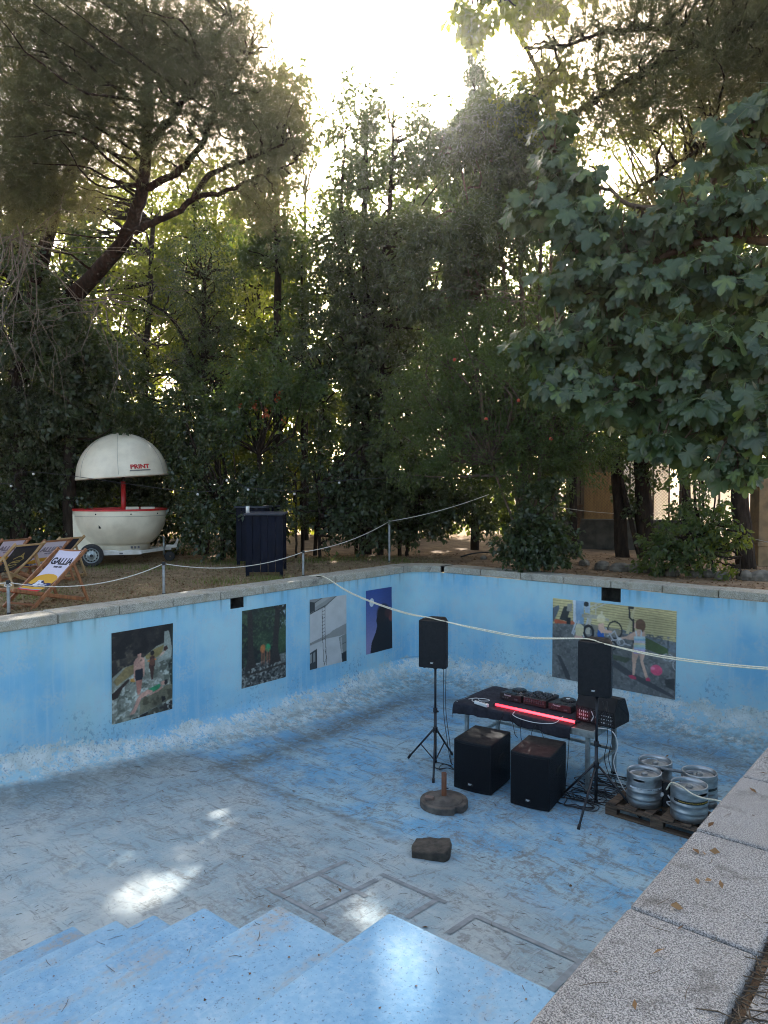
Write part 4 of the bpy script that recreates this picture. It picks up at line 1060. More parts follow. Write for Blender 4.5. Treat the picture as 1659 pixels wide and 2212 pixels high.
# ------------------------------------------------------------------ ropes and posts
def post(label, u, v0, v1, r, cap=False, group='metal posts of the rope fence'):
    """base at image row v1 on the ground"""
    b = on_z(u, v1, -.03); d = (b - CAM).dot(FWD); h = (v1 - v0) * d / FOC
    t = thing('fence_post', label, 'post', b, 0, group)
    mb = MB(); mb.lathe([(r, -.02), (r, h), (r * .9, h + .003), (0, h + .003)], 12); mb.build('tube', M_GALV, t)
    mb = MB(); mb.lathe([(r * 1.15, -.0), (r * 1.3, .012), (r * 1.15, .02)], 12); mb.build('ground_collar', M_BMETAL, t)
    if cap:
        mb = MB(); mb.lathe([(r * 1.25, h - .03), (r * 1.35, h + .004), (r * .9, h + .016), (0, h + .016)], 12); mb.build('cap', M_RUBBER, t)
    return b + Vector((0, 0, h))
M_GALV = pm('galvanised_tube', lin(150, 152, 152), lin(112, 114, 114), 9, .5, .6, bump=.1)
M_STRING = pm('white_cord', lin(226, 222, 212), lin(196, 190, 178), 80, .85, bump=.4, bsc=300)
p0 = post('bright metal post with a tied rope at the left picture edge', 19, 1256, 1326, .021, True)
p1 = post('metal post with a black cap standing before the trailer drawbar', 354, 1216, 1284, .022, True)
p2 = post('short metal post with a black top, next to the navy bar table', 655, 1191, 1244, .022, True)
p3 = post('tall slim perforated post near the pool corner', 841, 1124, 1213, .024)
def rope(label, pts, r=.007, m=None, cat='rope', name='rope'):
    o = MB().tube(pts, r, 6).build(name, m or M_STRING, origin=pts[0]); return tag(o, label, cat)
lz = Vector((0, 0, -.01))
rope('white rope from the left picture edge to the capped post', sag(at(-60, 1258, 9.2), p0 + lz, .02))
rope('white rope sagging in front of the deck chair', sag(p0 + lz, p1 + lz, .17))
rope('white rope sagging in front of the trailer and bar table', sag(p1 + lz, p2 + lz, .16))
rope('white rope rising from the short post to the tall slim post', sag(p2 + lz, p3 - Vector((0, 0, .02)), .10))
far_ = at(1056, 1068, 14.9)
rope('white rope running from the tall slim post up into the bushes', sag(p3 - Vector((0, 0, .02)), far_, .06))
rope('white rope stretched between the trunks in front of the mesh fence', sag(at(1180, 1090, 17.5), at(1440, 1108, 17.5), .1) + sag(at(1440, 1108, 17.5), at(1700, 1180, 13.5), .05)[1:])
MB_ = MB().tube(spline([tuple(p0 + Vector((.03, 0, -.02))), tuple(p0 + Vector((.05, .02, -.05))), tuple(p0 + Vector((-.03, -.03, -.06))), tuple(p0 + Vector((-.06, .0, -.03))), tuple(p0 + Vector((-.05, .02, -.11)))], 6), .006, 6)
tag(MB_.build('rope_knot', M_STRING, origin=p0), 'loose knot of white rope hanging at the left edge post', 'rope')

# double cream cable slung across the pool over both loudspeakers
tl_ = Vector((ctrL.x, ctrL.y, -.85 + .66)); tr_ = Vector((ctrR.x, ctrR.y, -.87 + .66))
st0 = on_z(668, 1244, .02)
A_ = on_x(700, 1249, XA + .05); A_.z = .015
def catenary(pts, k=10): return spline(pts, k)
for s_, lab in ((0, 'cream rope slung over both loudspeakers, upper strand of the pair'), (1, 'cream rope slung over both loudspeakers, lower strand of the pair')):
    e = Vector((0, 0, -.016 * s_)); f = Vector((.012, -.012, 0)) * s_
    end = Vector((XC - .02, 7.35, .02))
    pts = [st0 + f, A_ + f, A_.lerp(tl_, .25) + Vector((0, 0, -.09)) + e, A_.lerp(tl_, .5) + Vector((0, 0, -.115)) + e, A_.lerp(tl_, .78) + Vector((0, 0, -.09)) + e,
           tl_ + Vector((-.05, -.06, -.003)) + f, tl_ + Vector((.14, -.08, -.015)) + f, tl_.lerp(tr_, .3) + Vector((0, 0, -.075)) + e, tl_.lerp(tr_, .6) + Vector((0, 0, -.10)) + e, tr_ + Vector((-.20, -.10, -.012)) + f,
           tr_ + Vector((-.02, -.12, .0)) + f, tr_ + Vector((.16, -.14, -.025)) + f]
    last = pts[-1]; tgt = at(1659, 1442, 6.6)
    far2 = tgt + (tgt - last) * .25 + Vector((0, 0, .05))
    pts += [last.lerp(tgt, .35) + Vector((0, 0, -.035)) + e, last.lerp(tgt, .7) + Vector((0, 0, -.03)) + e, tgt + e, far2 + e]
    rope(lab, catenary(pts, 8), .0068, M_CREAM)
o = MB().ball((0, 0, .012), .06, 12, (1.3, .7, .35)).build('flat_stone', M_STONE, origin=(0, 0, 0)); o.location = (A_.x + -.13, A_.y + .02, .0); tag(o, 'flat dark stone pinning the cream rope on the coping', 'stone')
# cream rope end that runs from the pool edge to the nearest keg
q0 = Vector((-2.66, 8.28, KZ + .385)); q1 = on_z(1592, 1709, -1.62)
rope('cream rope end lying across the nearest keg toward the pool edge', spline([q0 + Vector((-.1, .06, -.12)), q0 + Vector((-.03, .02, -.01)), q0 + Vector((.1, -.06, .01)), q0 + Vector((.26, -.13, -.02)), q0 + Vector((.48, -.25, .03)), q0 + Vector((.9, -.5, .22)), Vector((XC - .06, 7.1, -.6))], 8), .009, M_CREAM)

# ------------------------------------------------------------------ round trailer
M_SHELL = pm('cream_fibreglass', lin(232, 223, 200), lin(208, 198, 176), 2.2, .42, spec=.5, bump=.03)
M_REDP = pm('red_paint', lin(196, 36, 34), lin(164, 26, 26), 6, .4)
M_TWHITE = pm('white_chassis_paint', lin(216, 212, 204), lin(190, 184, 172), 6, .5)
M_TYRE = pm('tyre_rubber', (.018, .018, .019), (.035, .034, .033), 20, .85, bump=.3)
M_SEAM = pm('grey_seam_sealant', lin(150, 145, 134), lin(120, 116, 106), 9, .7)
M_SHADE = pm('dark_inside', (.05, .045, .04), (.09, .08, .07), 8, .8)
GZ = -.10
bt = on_z(262, 1215, GZ); TD = (bt - CAM).dot(FWD)
t = thing('globe_trailer', 'cream globe shaped trailer with raised dome roof and red counter rim', 'trailer', (bt.x, bt.y, GZ), YAW + R(19.8))
k_ = TD / FOC                                          # metres per frame unit at the trailer
X_ = lambda u: (u - 262) * k_
Zt = lambda v: (1050 - v) * k_ + 1.6 - GZ
rb = 95.5 * k_
zr = Zt(1103)
# bowl: lower half of a globe on a drum
prof = [(0, zr - .72 * rb - .02), (.60 * rb, zr - .74 * rb), (.63 * rb, zr - .92 * rb), (.64 * rb, zr - .92 * rb + .001)]
zb_ = zr - 72 * k_
mb = MB()
prof = [(0, zr - 86 * k_), (58 * k_, zr - 86 * k_), (59.5 * k_, zr - 72 * k_), (62 * k_, zr - 69 * k_)] + [(rb * math.sin(a), zr - rb * .985 * math.cos(a)) for a in np.linspace(.76, pi / 2, 16)] + [(rb, zr + .02)]
mb.lathe(prof, 64); mb.build('bowl', M_SHELL, t)
mb = MB(); mb.lathe([(rb + .012, zr + .015), (rb + .014, zr + .05), (rb - .02, zr + .055), (rb - .26, zr + .045), (rb - .27, zr + .0), (rb - .02, zr + .01)], 64); mb.build('counter_rim', M_REDP, t)
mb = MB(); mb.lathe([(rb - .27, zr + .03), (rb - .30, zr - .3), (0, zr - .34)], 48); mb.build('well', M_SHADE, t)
MB().box((X_(282), .1, zr + .03), (.35, .25, .11)).build('inner_shelf', M_SHELL, t, bev=.01); MB().box((X_(318), .1, zr + .02), (.3, .3, .12)).build('inner_shelf', M_SHELL, t, bev=.01)
mb = MB(); mb.cyl((X_(268), 0, zr - .3), (X_(268), 0, Zt(1040)), .052, n=20); mb.build('mast', M_REDP, t)
mb = MB(); mb.cyl((X_(268), 0, Zt(1042)), (X_(268), 0, Zt(1015)), .034, n=16); mb.build('ram', M_BMETAL, t)
zd = Zt(1031); Md = Matrix.Rotation(R(-4.0), 3, 'Y')
dm = MB(); rd = 94.5 * k_
pr = [(rd * math.cos(a), rd * 1.0 * math.sin(a)) for a in np.linspace(0, pi / 2, 20)]
dm.lathe([(rd - .03, .01), (rd - .0, -.01), (rd + .012, .0), (rd + .012, .035), (rd + .002, .05)] + pr[1:], 72, c=(X_(267.5), 0, zd), M=Md); dome = dm.build('dome_roof', M_SHELL, t)
mb = MB(); mb.lathe([(rd - .03, .012), (rd * .97, .035), (.06, .05), (0, .05)], 48, c=(X_(267.5), 0, zd), M=Md); mb.build('dome_lining', M_SHELL, dome)
cD = Vector((X_(267.5), 0, zd))
def dome_warp(co):
    lon = (303 - 267.5) / 94.5; lo = math.asin(lon) + co.x / rd; la = .20 + co.y / rd
    r_ = rd + .003 + co.z
    return cD + Md @ Vector((r_ * math.cos(la) * math.sin(lo), -r_ * math.cos(la) * math.cos(lo), r_ * math.sin(la)))
lt = lettering('PRINT', .125, M_REDP, None, dome, bold=.005, extrude=.003, warp=dome_warp, sx=1.25)
mb = MB()
for j, (yy, hh) in enumerate(((-.072, .007), (-.086, .004))):
    mb.add([dome_warp(Vector((-.23 + .46 * i / 20, yy + s * hh, .004))) for i in range(21) for s in (-1, 1)], [(2 * i, 2 * i + 2, 2 * i + 3, 2 * i + 1) for i in range(20)])
mb.build('grey_underline', M_KNOB, dome)
for az in (-150, -95, -30, 25):
    P_ = [cD + Md @ Vector(((rd + .001) * math.cos(e_) * math.cos(R(az)), (rd + .001) * math.cos(e_) * math.sin(R(az)), (rd + .001) * math.sin(e_))) for e_ in np.linspace(.05, 1.5, 16)]
    MB().tube(P_, .0035, 5).build('shell_seam', M_SEAM, dome)
MB().lathe([(rb + .003, zr - .10), (rb + .004, zr - .092)], 64).build('shell_seam', M_SEAM, t)
for az in (-120, -78, -40):
    c_ = Vector((rb * .998 * math.cos(R(az)), rb * .998 * math.sin(R(az)), zr - .045)); MB().ball(c_, .016, 10).build('bolt_cap', M_RUBBER, t)
for x0, x1, y_ in ((X_(205), X_(262), .35), (X_(262), X_(310), .30), (X_(225), X_(300), .05)):
    MB().bar((x0, y_, zr + .03), (x1, y_ + .1, zr + .06), .03, .03).build('inner_strut', M_REDP, t)
mb = MB(); mb.box((X_(222), -rb * .80 - .001, zr - .30), (.05, .10, .09)); mb.build('latch', M_RUBBER, t, bev=.004)
ml = Vector((X_(225), 0, 0))
# side cabinet behind the bowl
mb = MB(); pol = [(X_(168), Zt(1106)), (X_(169), Zt(1186)), (X_(246), Zt(1186)), (X_(246), Zt(1165)), (X_(200), Zt(1140)), (X_(180), Zt(1115))]
mb.prism(pol, -.32, .45, Matrix(((1, 0, 0, 0), (0, 0, 1, 0), (0, 1, 0, 0), (0, 0, 0, 1)))); mb.build('side_cabinet', M_SHELL, t, bev=.012)
# chassis
zc = Zt(1189); mb = MB()
mb.box((X_(234), -.62, zc), (135 * k_, .06, .085)); mb.box((X_(234), .62, zc), (135 * k_, .06, .085))
for u in (170, 300): mb.box((X_(u), 0, zc), (.06, 1.2, .08))
mb.box((X_(234), 0, zc + .05), (128 * k_, 1.2, .02)); mb.build('chassis', M_TWHITE, t, bev=.006)
mb = MB(); mb.bar((X_(300), -.55, zc), (X_(350), -.05, zc + .02), .06, .07); mb.bar((X_(300), .55, zc), (X_(350), .05, zc + .02), .06, .07); mb.bar((X_(340), 0, zc + .02), (X_(366), 0, zc + .03), .07, .08); mb.build('drawbar', M_TWHITE, t, bev=.005)
mb = MB(); mb.box((X_(366), -.02, zc + .07), (.24, .09, .07)); mb.bar((X_(372), -.02, zc + .11), (X_(385), -.02, zc + .10), .05, .04); mb.bar((X_(376), -.02, zc + .11), (X_(381), -.02, zc + .24), .035, .05); mb.build('coupling', M_TWHITE, t, bev=.01)
mb = MB(); mb.cyl((X_(350), -.08, zc - .12), (X_(350), -.08, zc + .30), .025, n=12); mb.bar((X_(350), -.08, zc + .30), (X_(344), -.16, zc + .31), .02, .02); jk = mb.build('jockey_stem', M_ALU, t)
mb = MB(); zj = .115; mb.lathe([(.02, -.03), (.10, -.03), (.115, -.012), (.115, .012), (.10, .03), (.02, .03)], 24, c=(X_(362), -.1, zj), M=Matrix.Rotation(pi / 2, 3, 'X')); mb.build('jockey_wheel', M_TYRE, jk)
mb = MB(); mb.bar((X_(350), -.1, zc - .12), (X_(362), -.1, zj), .04, .02); mb.build('jockey_fork', M_BMETAL, jk)
rw = 23.5 * k_; MX = Matrix.Rotation(pi / 2, 3, 'X')
for sy in (-1, 1):
    cw = (X_(205), sy * .78, rw)
    w = MB(); w.lathe([(rw * .62, -.075), (rw * .80, -.082), (rw * .95, -.07), (rw, -.045), (rw, .045), (rw * .95, .07), (rw * .80, .082), (rw * .62, .075)], 44, c=cw, M=MX); tyre = w.build('wheel', M_TYRE, t)
    w = MB(); w.lathe([(rw * .64, -.07), (rw * .60, -.078), (rw * .57, -.06), (rw * .56, .03), (rw * .42, .045), (rw * .30, .03), (rw * .24, .055), (rw * .12, .06), (0, .06)], 40, c=cw, M=Matrix.Rotation(pi / 2, 3, 'X') if sy < 0 else Matrix.Rotation(-pi / 2, 3, 'X'))
    w.lathe([(rw * .64, -.07), (rw * .645, .078), (rw * .60, .083), (rw * .56, .06)], 40, c=cw, M=MX if sy < 0 else Matrix.Rotation(-pi / 2, 3, 'X')); w.build('rim', M_ALU, tyre)
    w = MB()
    for q in range(12):
        a = 2 * pi * q / 12; c_ = Vector((cw[0] + rw * .48 * math.cos(a), sy * (.78 + .0385), rw + rw * .48 * math.sin(a))); w.cyl(c_ - Vector((0, .002, 0)), c_ + Vector((0, .005 * sy, 0)), .015, n=10)
    w.cyl((cw[0], sy * .83, rw), (cw[0], sy * .85, rw), .032, n=14); w.build('vent_holes', M_RUBBER, tyre)
    w = MB(); w.lathe([(rw * 1.12, -.09), (rw * 1.14, -.06), (rw * 1.14, .06), (rw * 1.12, .09)], 20, c=cw, M=MX, a0=pi * 1.12, a1=pi * 1.9); 
mb = MB(); mb.cyl((X_(205), -.8, rw), (X_(205), .8, rw), .03, n=12); mb.build('axle', M_BMETAL, t)
mb = MB()
for q in range(3): mb.box((X_(283) + q * .07, -.662, zc + .115), (.045, .006, .05))
mb.build('side_marking', M_KNOB, t)
mb = MB(); mb.box((X_(262), -.655, zc - .01), (.07, .01, .03)); mb.build('number_plate', M_KNOB, t)

# ------------------------------------------------------------------ navy bar tables and candle
M_NAVY = pm('navy_painted_planks', lin(11, 17, 34), lin(7, 12, 25), 5, .65, bump=.15, stretch=(3, 3, .6), spec=.15)
M_NAVYTOP = pm('grey_navy_tabletop', lin(44, 52, 66), lin(30, 38, 52), 8, .6, bump=.2)
def bar_table(label, loc, rz, W=.64, Lg=1.15, H=1.12):
    t = thing('bar_table', label, 'bar table', loc, rz, 'navy bar tables on the grass')
    mb = MB(); mb.box((-Lg / 2 + .04, 0, H - .015), (Lg + .04, W + .05, .03)); mb.build('tabletop', M_NAVYTOP, t, bev=.004)
    mb = MB(); n = 5; pw = W / n
    for i in range(n): mb.box((0, -W / 2 + pw * (i + .5), H / 2 + .04), (.03, pw - .008, H - .11))
    mb.build('end_panel', M_NAVY, t, bev=.003)
    mb = MB()
    for i in range(n): mb.box((-Lg * .46, -W / 2 + pw * (i + .5), H / 2 + .12), (.024, pw - .008, H - .27))
    mb.build('back_panel', M_NAVY, t)
    for x in (-.03, -Lg + .1):
        for s in (-1, 1):
            mb = MB(); mb.box((x, s * (W / 2 - .035), (H - .03) / 2), (.05, .06, H - .03)); mb.build('leg', M_NAVY, t, bev=.003)
    mb = MB()
    for s in (-1, 1): mb.box((-Lg / 2 + .03, s * (W / 2 - .035), .22), (Lg - .2, .04, .07)); mb.box((-Lg / 2 + .03, s * (W / 2 - .035), H - .08), (Lg - .2, .03, .08))
    mb.build('rail', M_NAVY, t)
    return t
fb = on_z(571, 1247, -.06)
rzt = YAW - R(90) + R(4)
bar_table('navy plank bar table with a white candle, standing at the pool edge', fb, rzt, W=.68, H=1.16)
b2 = spot(541, 15.4, -.08)
bar_table('navy bar table standing behind the one with the candle', b2, rzt - R(14), H=1.25)
cp = at(535, 1112, (fb - CAM).dot(FWD) + .28); cp.z = fb.z + 1.162
t = thing('candle', 'short white pillar candle standing on the navy bar table', 'candle', cp)
mb = MB(); mb.lathe([(0, 0), (.034, 0), (.034, .115), (.030, .12), (.012, .112), (0, .11)], 20); mb.build('wax', M_WHITE, t)
mb = MB(); mb.cyl((0, 0, .108), (0, 0, .125), .002, n=5); mb.build('wick', M_RUBBER, t)

# ------------------------------------------------------------------ deck chairs
M_BEECH = pm('varnished_chair_wood', lin(158, 104, 66), lin(122, 76, 46), 4, .5, bump=.15, stretch=(1, 8, 1))
M_PALEW = pm('pale_chair_wood', lin(178, 146, 100), lin(148, 116, 76), 4, .55, bump=.15)
def fabric_mat(name):
    t = NT(name); a = t.attr('col').outputs[0]; g = t.noise(t.scale(t.obj(), (1, 1, 1)), 140, 3)
    col = t.mix(t.math('MULTIPLY', g, .12), a, (.2, .2, .2))
    t.fin(col, .85, 0, .2)
    tr = t.n('BsdfTranslucent'); t.l(col, tr.inputs[0]); mx = t.n('MixShader'); mx.inputs[0].default_value = .25
    t.l(t.b.outputs[0], mx.inputs[1]); t.l(tr.outputs[0], mx.inputs[2]); t.l(mx.outputs[0], t.o.inputs[0]); return t.m
M_FAB = fabric_mat('printed_sling_cloth')
def sling_art(kind):
    cv = Canvas(90, 240, (226, 218, 232))
    if kind == 'dark':
        cv = Canvas(70, 180, (52, 52, 54)); cv.put((cv.Y < .05).astype(float), (30, 34, 56))
        g = (176, 160, 96)
        for pts in ([(.3, .2), (.45, .16), (.62, .17), (.74, .21), (.66, .24), (.5, .235), (.36, .25), (.3, .3), (.42, .33), (.6, .3), (.7, .33), (.62, .38), (.4, .39), (.3, .36)], [(.5, .16), (.55, .12), (.6, .16)], [(.36, .26), (.55, .27), (.68, .26)], [(.45, .42), (.5, .46), (.55, .42), (.5, .39)]): cv.line(pts, .022, g)
        return cv
    if kind == 'navy':
        return Canvas(30, 80, (34, 36, 52))
    # cloth runs from the top bar (Y=0) to the front bar (Y=1)
    cv.Y = cv.Y / .70
    cv.ell(.5, .56, .56, .17, (226, 172, 60))
    cv.put((cv.Y > .60).astype(float), (226, 172, 60))
    cv.poly([(0, .60), (.18, .585), (.36, .61), (.6, .66), (1, .64), (1, .72), (0, .72)], (38, 46, 96))
    # cockerel emblem
    wht = (232, 232, 240); nv = (34, 40, 92)
    cv.ell(.52, .645, .27, .075, nv); cv.ell(.56, .575, .13, .04, nv)
    cv.ell(.52, .65, .22, .058, wht); cv.ell(.62, .60, .1, .05, wht); cv.ell(.64, .567, .085, .026, wht)
    for k in range(5): cv.ell(.36 + .02 * k, .632 + .011 * k, .2, .010, wht); cv.line([(.22 + .02 * k, .626 + .013 * k), (.42, .632 + .012 * k), (.56, .62 + .012 * k)], .009, nv)
    for k in range(4): cv.poly([(.54 + .05 * k, .548), (.565 + .05 * k, .528), (.59 + .05 * k, .548)], wht)
    cv.ell(.66, .566, .014, .006, nv); cv.poly([(.72, .565), (.80, .572), (.72, .580)], nv)
    cv.put((cv.Y > .80).astype(float), (150, 178, 214)); cv.put((cv.Y > .82).astype(float), (212, 40, 48))
    return cv
def make_chair(label, loc, rz, kind, wood, back=False):
    t = thing('deck_chair', label, 'deck chair', loc, rz, 'folding deck chairs on the grass')
    W = .56
    top, fr = Vector((0, -.56, .72)), Vector((0, .56, .29))
    for s in (-1, 1):
        x = s * W / 2
        mb = MB(); mb.bar((x, -.585, .75), (x, .34, .0), .026, .048); mb.build('back_rail', wood, t, bev=.004)
        x2 = s * (W / 2 - .035)
        mb = MB(); mb.bar((x2, .585, .30), (x2, -.56, .02), .026, .048); mb.build('seat_rail', wood, t, bev=.004)
        x3 = s * (W / 2 + .03)
        mb = MB(); mb.bar((x3, -.34, .55), (x3, -.58, .0), .022, .040); mb.build('prop', wood, t, bev=.003)
    for p_, q_, w_ in (((-W / 2, top.y, top.z), (W / 2, top.y, top.z), .03), ((-W / 2 + .03, fr.y, fr.z), (W / 2 - .03, fr.y, fr.z), .03), ((-W / 2, .28, .06), (W / 2, .28, .06), .025), ((-W / 2 + .03, -.44, .045), (W / 2 - .03, -.44, .045), .025), ((-W / 2 - .03, -.555, .05), (W / 2 + .03, -.555, .05), .02)):
        mb = MB(); mb.bar(p_, q_, w_, w_); mb.build('cross_bar', wood, t, bev=.003)
    low = Vector((0, .18, .20)); sw = .44
    def curve(q):
        a = (1 - q) ** 2; b = 2 * q * (1 - q); c = q * q
        ctl = Vector((0, .12, .0)) ; p = top * a + ctl * b + fr * c; return p
    def fn(s, q):
        p = curve(q); e = .006 * math.sin(s * pi) * -1
        return (((s - .5) * sw), p.y + e, p.z + .018 + e)
    ob = printed('sling', sling_art(kind), fn, M_FAB, t)
    if kind == 'gallia':
        def wp(q0):
            def f(co):
                q = q0 - co.y / 1.30; p = curve(q); d = (curve(q + .01) - curve(q - .01)).normalized(); n = Vector((0, d.z * -1, d.y)); n = -n if n.y < 0 else n
                e = .006 * math.sin((co.x / sw + .5) * pi) * -1
                return Vector((-co.x, p.y + e, p.z + .018 + e)) + n * ((.003 + co.z) * (-2.2 if back else 1))
            return f
        if True:
            ink = M_FAINT if back else M_INK
            lettering('GALLIA', .125, ink, None, ob, bold=.004, extrude=.0008, warp=wp(.125))
            lettering('PARIS 1890', .034, ink, None, ob, bold=.0008, extrude=.0008, warp=wp(.185))
    return t
M_FAINT = pm('lettering_showing_through', lin(150, 144, 158), lin(158, 152, 166), 30, .85)
M_INK = pm('black_screen_print', lin(28, 28, 38), lin(36, 36, 46), 30, .8)
# chair that shows its printed front
facing = lambda a: YAW + a           # rz so that local +y (front) points at angle a left of straight ahead
cf = on_z(98, 1304, -.06)
def chair_at(label, u, dist, deg, kind, wood, z=-.06):
    """deg: direction the seat faces, measured from image right, anticlockwise, seen from above"""
    p = spot(u, dist, z); return make_chair(label, p, YAW + R(deg) - R(90), kind, wood, back=deg < 200)
chair_at('white deck chair printed GALLIA in front with a red seat edge, nearest the pool', 80, 10.15, 244, 'gallia', M_BEECH)
chair_at('grey deck chair seen from behind with a pale line emblem, at the left edge', 8, 11.9, 157, 'dark', M_PALEW)
chair_at('deck chair with reversed lettering showing through its grey lilac back', 74, 12.8, 155, 'gallia', M_BEECH)
chair_at('deck chair with a dark navy cloth, hindmost beside the trailer', 104, 13.4, 157, 'navy', M_PALEW)
chair_at('deck chair with a white top hem, half hidden behind the grey one', -14, 13.0, 155, 'gallia', M_BEECH)

# ------------------------------------------------------------------ ground
def ground_mat():
    t = NT('dry_earth_and_straw'); p = t.pos(); x, y, z = t.xyz(p)
    big = t.noise(p, .55, 5, .6); mid = t.noise(p, 3.2, 7, .65); fine = t.noise(p, 34, 6, .7)
    col = t.mix(t.rng(mid, .35, .65), lin(124, 102, 82), lin(156, 130, 104))
    straw = t.noise(t.scale(p, (30, 5, 1), (0, 0, .7)), 1.6, 6, .7, 2.0); straw2 = t.noise(t.scale(p, (6, 34, 1), (0, 0, .2)), 1.4, 6, .7, 2.0)
    sm = t.math('MAXIMUM', t.rng(straw, .54, .64), t.rng(straw2, .55, .66))
    col = t.mix(t.math('MULTIPLY', t.math('MULTIPLY', sm, t.rng(big, .35, .6)), .75), col, lin(186, 158, 118))
    col = t.mix(t.math('MULTIPLY', t.rng(fine, .58, .7), .6), col, lin(56, 44, 34))
    gr = t.math('MULTIPLY', t.rng(t.noise(p, 1.1, 4), .56, .7), t.rng(fine, .4, .55))
    col = t.mix(t.math('MULTIPLY', gr, .25), col, lin(96, 98, 60))
    t.bump(t.math('ADD', mid, t.math('MULTIPLY', fine, .4)), .9, .04)
    return t.fin(col, .95, 0, .1)
M_GROUND = ground_mat()
HX0, HX1, HY0, HY1 = XA - .40, XC + .46, YD - .2, YB + .40
gx = [-400, -150, -70, -45] + list(np.arange(-34, HX0 - .05, .35)) + [HX0] + list(np.linspace(HX0 + .5, HX1 - .5, 16)) + [HX1] + list(np.linspace(HX1 + .15, 8, 22)) + [14, 30, 60, 150, 400]
gy = [-400, -100, -30, -12] + [HY0] + list(np.linspace(HY0 + .4, HY1 - .4, 34)) + [HY1] + list(np.arange(HY1 + .25, 34, .35)) + [45, 70, 150, 400]
GX, GY_ = np.meshgrid(gx, gy, indexing='ij')
def ground_h(x, y):
    x = np.asarray(x, float); y = np.asarray(y, float)
    dx = np.maximum(np.maximum(HX0 - x, x - HX1), 0); dy = np.maximum(np.maximum(HY0 - y, y - HY1), 0)
    d = np.hypot(dx, dy)
    return -.055 - .05 * np.clip(d / 6, 0, 1) + (vnoise(x, y, .9, 4, 2) - .5) * .10 * np.clip(d / 1.2, 0.05, 1)
GH = ground_h(GX, GY_)
nX, nY = len(gx), len(gy)
P = np.stack([GX, GY_, GH], -1).reshape(-1, 3)
F = []
for i in range(nX - 1):
    for j in range(nY - 1):
        if gx[i] >= HX0 - 1e-6 and gx[i + 1] <= HX1 + 1e-6 and gy[j] >= HY0 - 1e-6 and gy[j + 1] <= HY1 + 1e-6: continue
        F.append((i * nY + j, (i + 1) * nY + j, (i + 1) * nY + j + 1, i * nY + j + 1))
tag(npmesh('ground', P, F, M_GROUND, smooth=True), kind='structure')

# ------------------------------------------------------------------ foliage
def leaf_mat(name, dark, light, trans, tcol, rough=.42, spec=.45, young=None):
    t = NT(name); a = t.n('Attribute', attribute_name='tint').outputs['Fac']
    col = t.mix(a, dark, light)
    if young: col = t.mix(t.rng(a, .86, .95), col, young)
    t.fin(col, rough, 0, spec)
    tr = t.n('BsdfTranslucent'); t.put(tr.inputs[0], t.mix(a, tuple(c * .75 for c in tcol), tcol))
    mx = t.n('MixShader'); mx.inputs[0].default_value = trans
    t.l(t.b.outputs[0], mx.inputs[1]); t.l(tr.outputs[0], mx.inputs[2]); t.l(mx.outputs[0], t.o.inputs[0]); return t.m
L_LAUREL = leaf_mat('dark_glossy_leaf', (.024, .038, .020), (.055, .078, .036), .28, (.20, .27, .04), .34, .5)
L_IVY = leaf_mat('ivy_leaf', (.022, .035, .019), (.050, .070, .034), .28, (.18, .26, .03), .4)
L_LIGHT = leaf_mat('thin_spring_leaf', (.030, .052, .016), (.07, .105, .028), .42, (.44, .50, .05), .5, .3)
L_MID = leaf_mat('mid_green_leaf', (.028, .052, .020), (.065, .105, .036), .34, (.26, .36, .04), .45)
L_FIG = leaf_mat('fig_leaf', (.022, .042, .018), (.070, .108, .048), .22, (.22, .32, .05), .38, .5, (.12, .17, .05))
L_PINE = leaf_mat('pine_needle', (.038, .058, .028), (.096, .126, .058), .36, (.40, .36, .14), .5, .3)
L_RED = leaf_mat('orange_flower', (.30, .06, .025), (.48, .13, .05), .3, (.6, .2, .06), .6, .2)
L_BROWN = leaf_mat('dry_leaf', (.09, .045, .022), (.26, .16, .08), .15, (.3, .18, .08), .8, .1)
L_GRASS = leaf_mat('dry_grass_blade', (.16, .13, .065), (.34, .29, .16), .2, (.36, .3, .14), .8, .1)
L_GREENGRASS = leaf_mat('green_weed_blade', (.05, .08, .02), (.13, .18, .04), .35, (.3, .4, .06), .7, .2)
def bark(name, a, b, sc=10):
    t = NT(name); p = t.obj(); v = t.scale(p, (1, 1, .25)); n = t.noise(v, sc, 7, .7); w = t.voro(v, sc * 1.6)
    col = t.mix(t.rng(n, .35, .65), a, b); t.bump(t.math('ADD', n, w), 1.0, .03); return t.fin(col, .95, 0, .1)
B_PINE = bark('reddish_pine_bark', lin(64, 46, 40), lin(38, 31, 28))
B_DARK = bark('dark_bark', lin(62, 52, 44), lin(40, 34, 30))
B_GREY = bark('grey_smooth_bark', lin(112, 98, 84), lin(78, 68, 58), 7)
B_TWIG = bark('dead_twig_bark', lin(132, 120, 106), lin(96, 86, 76), 14)

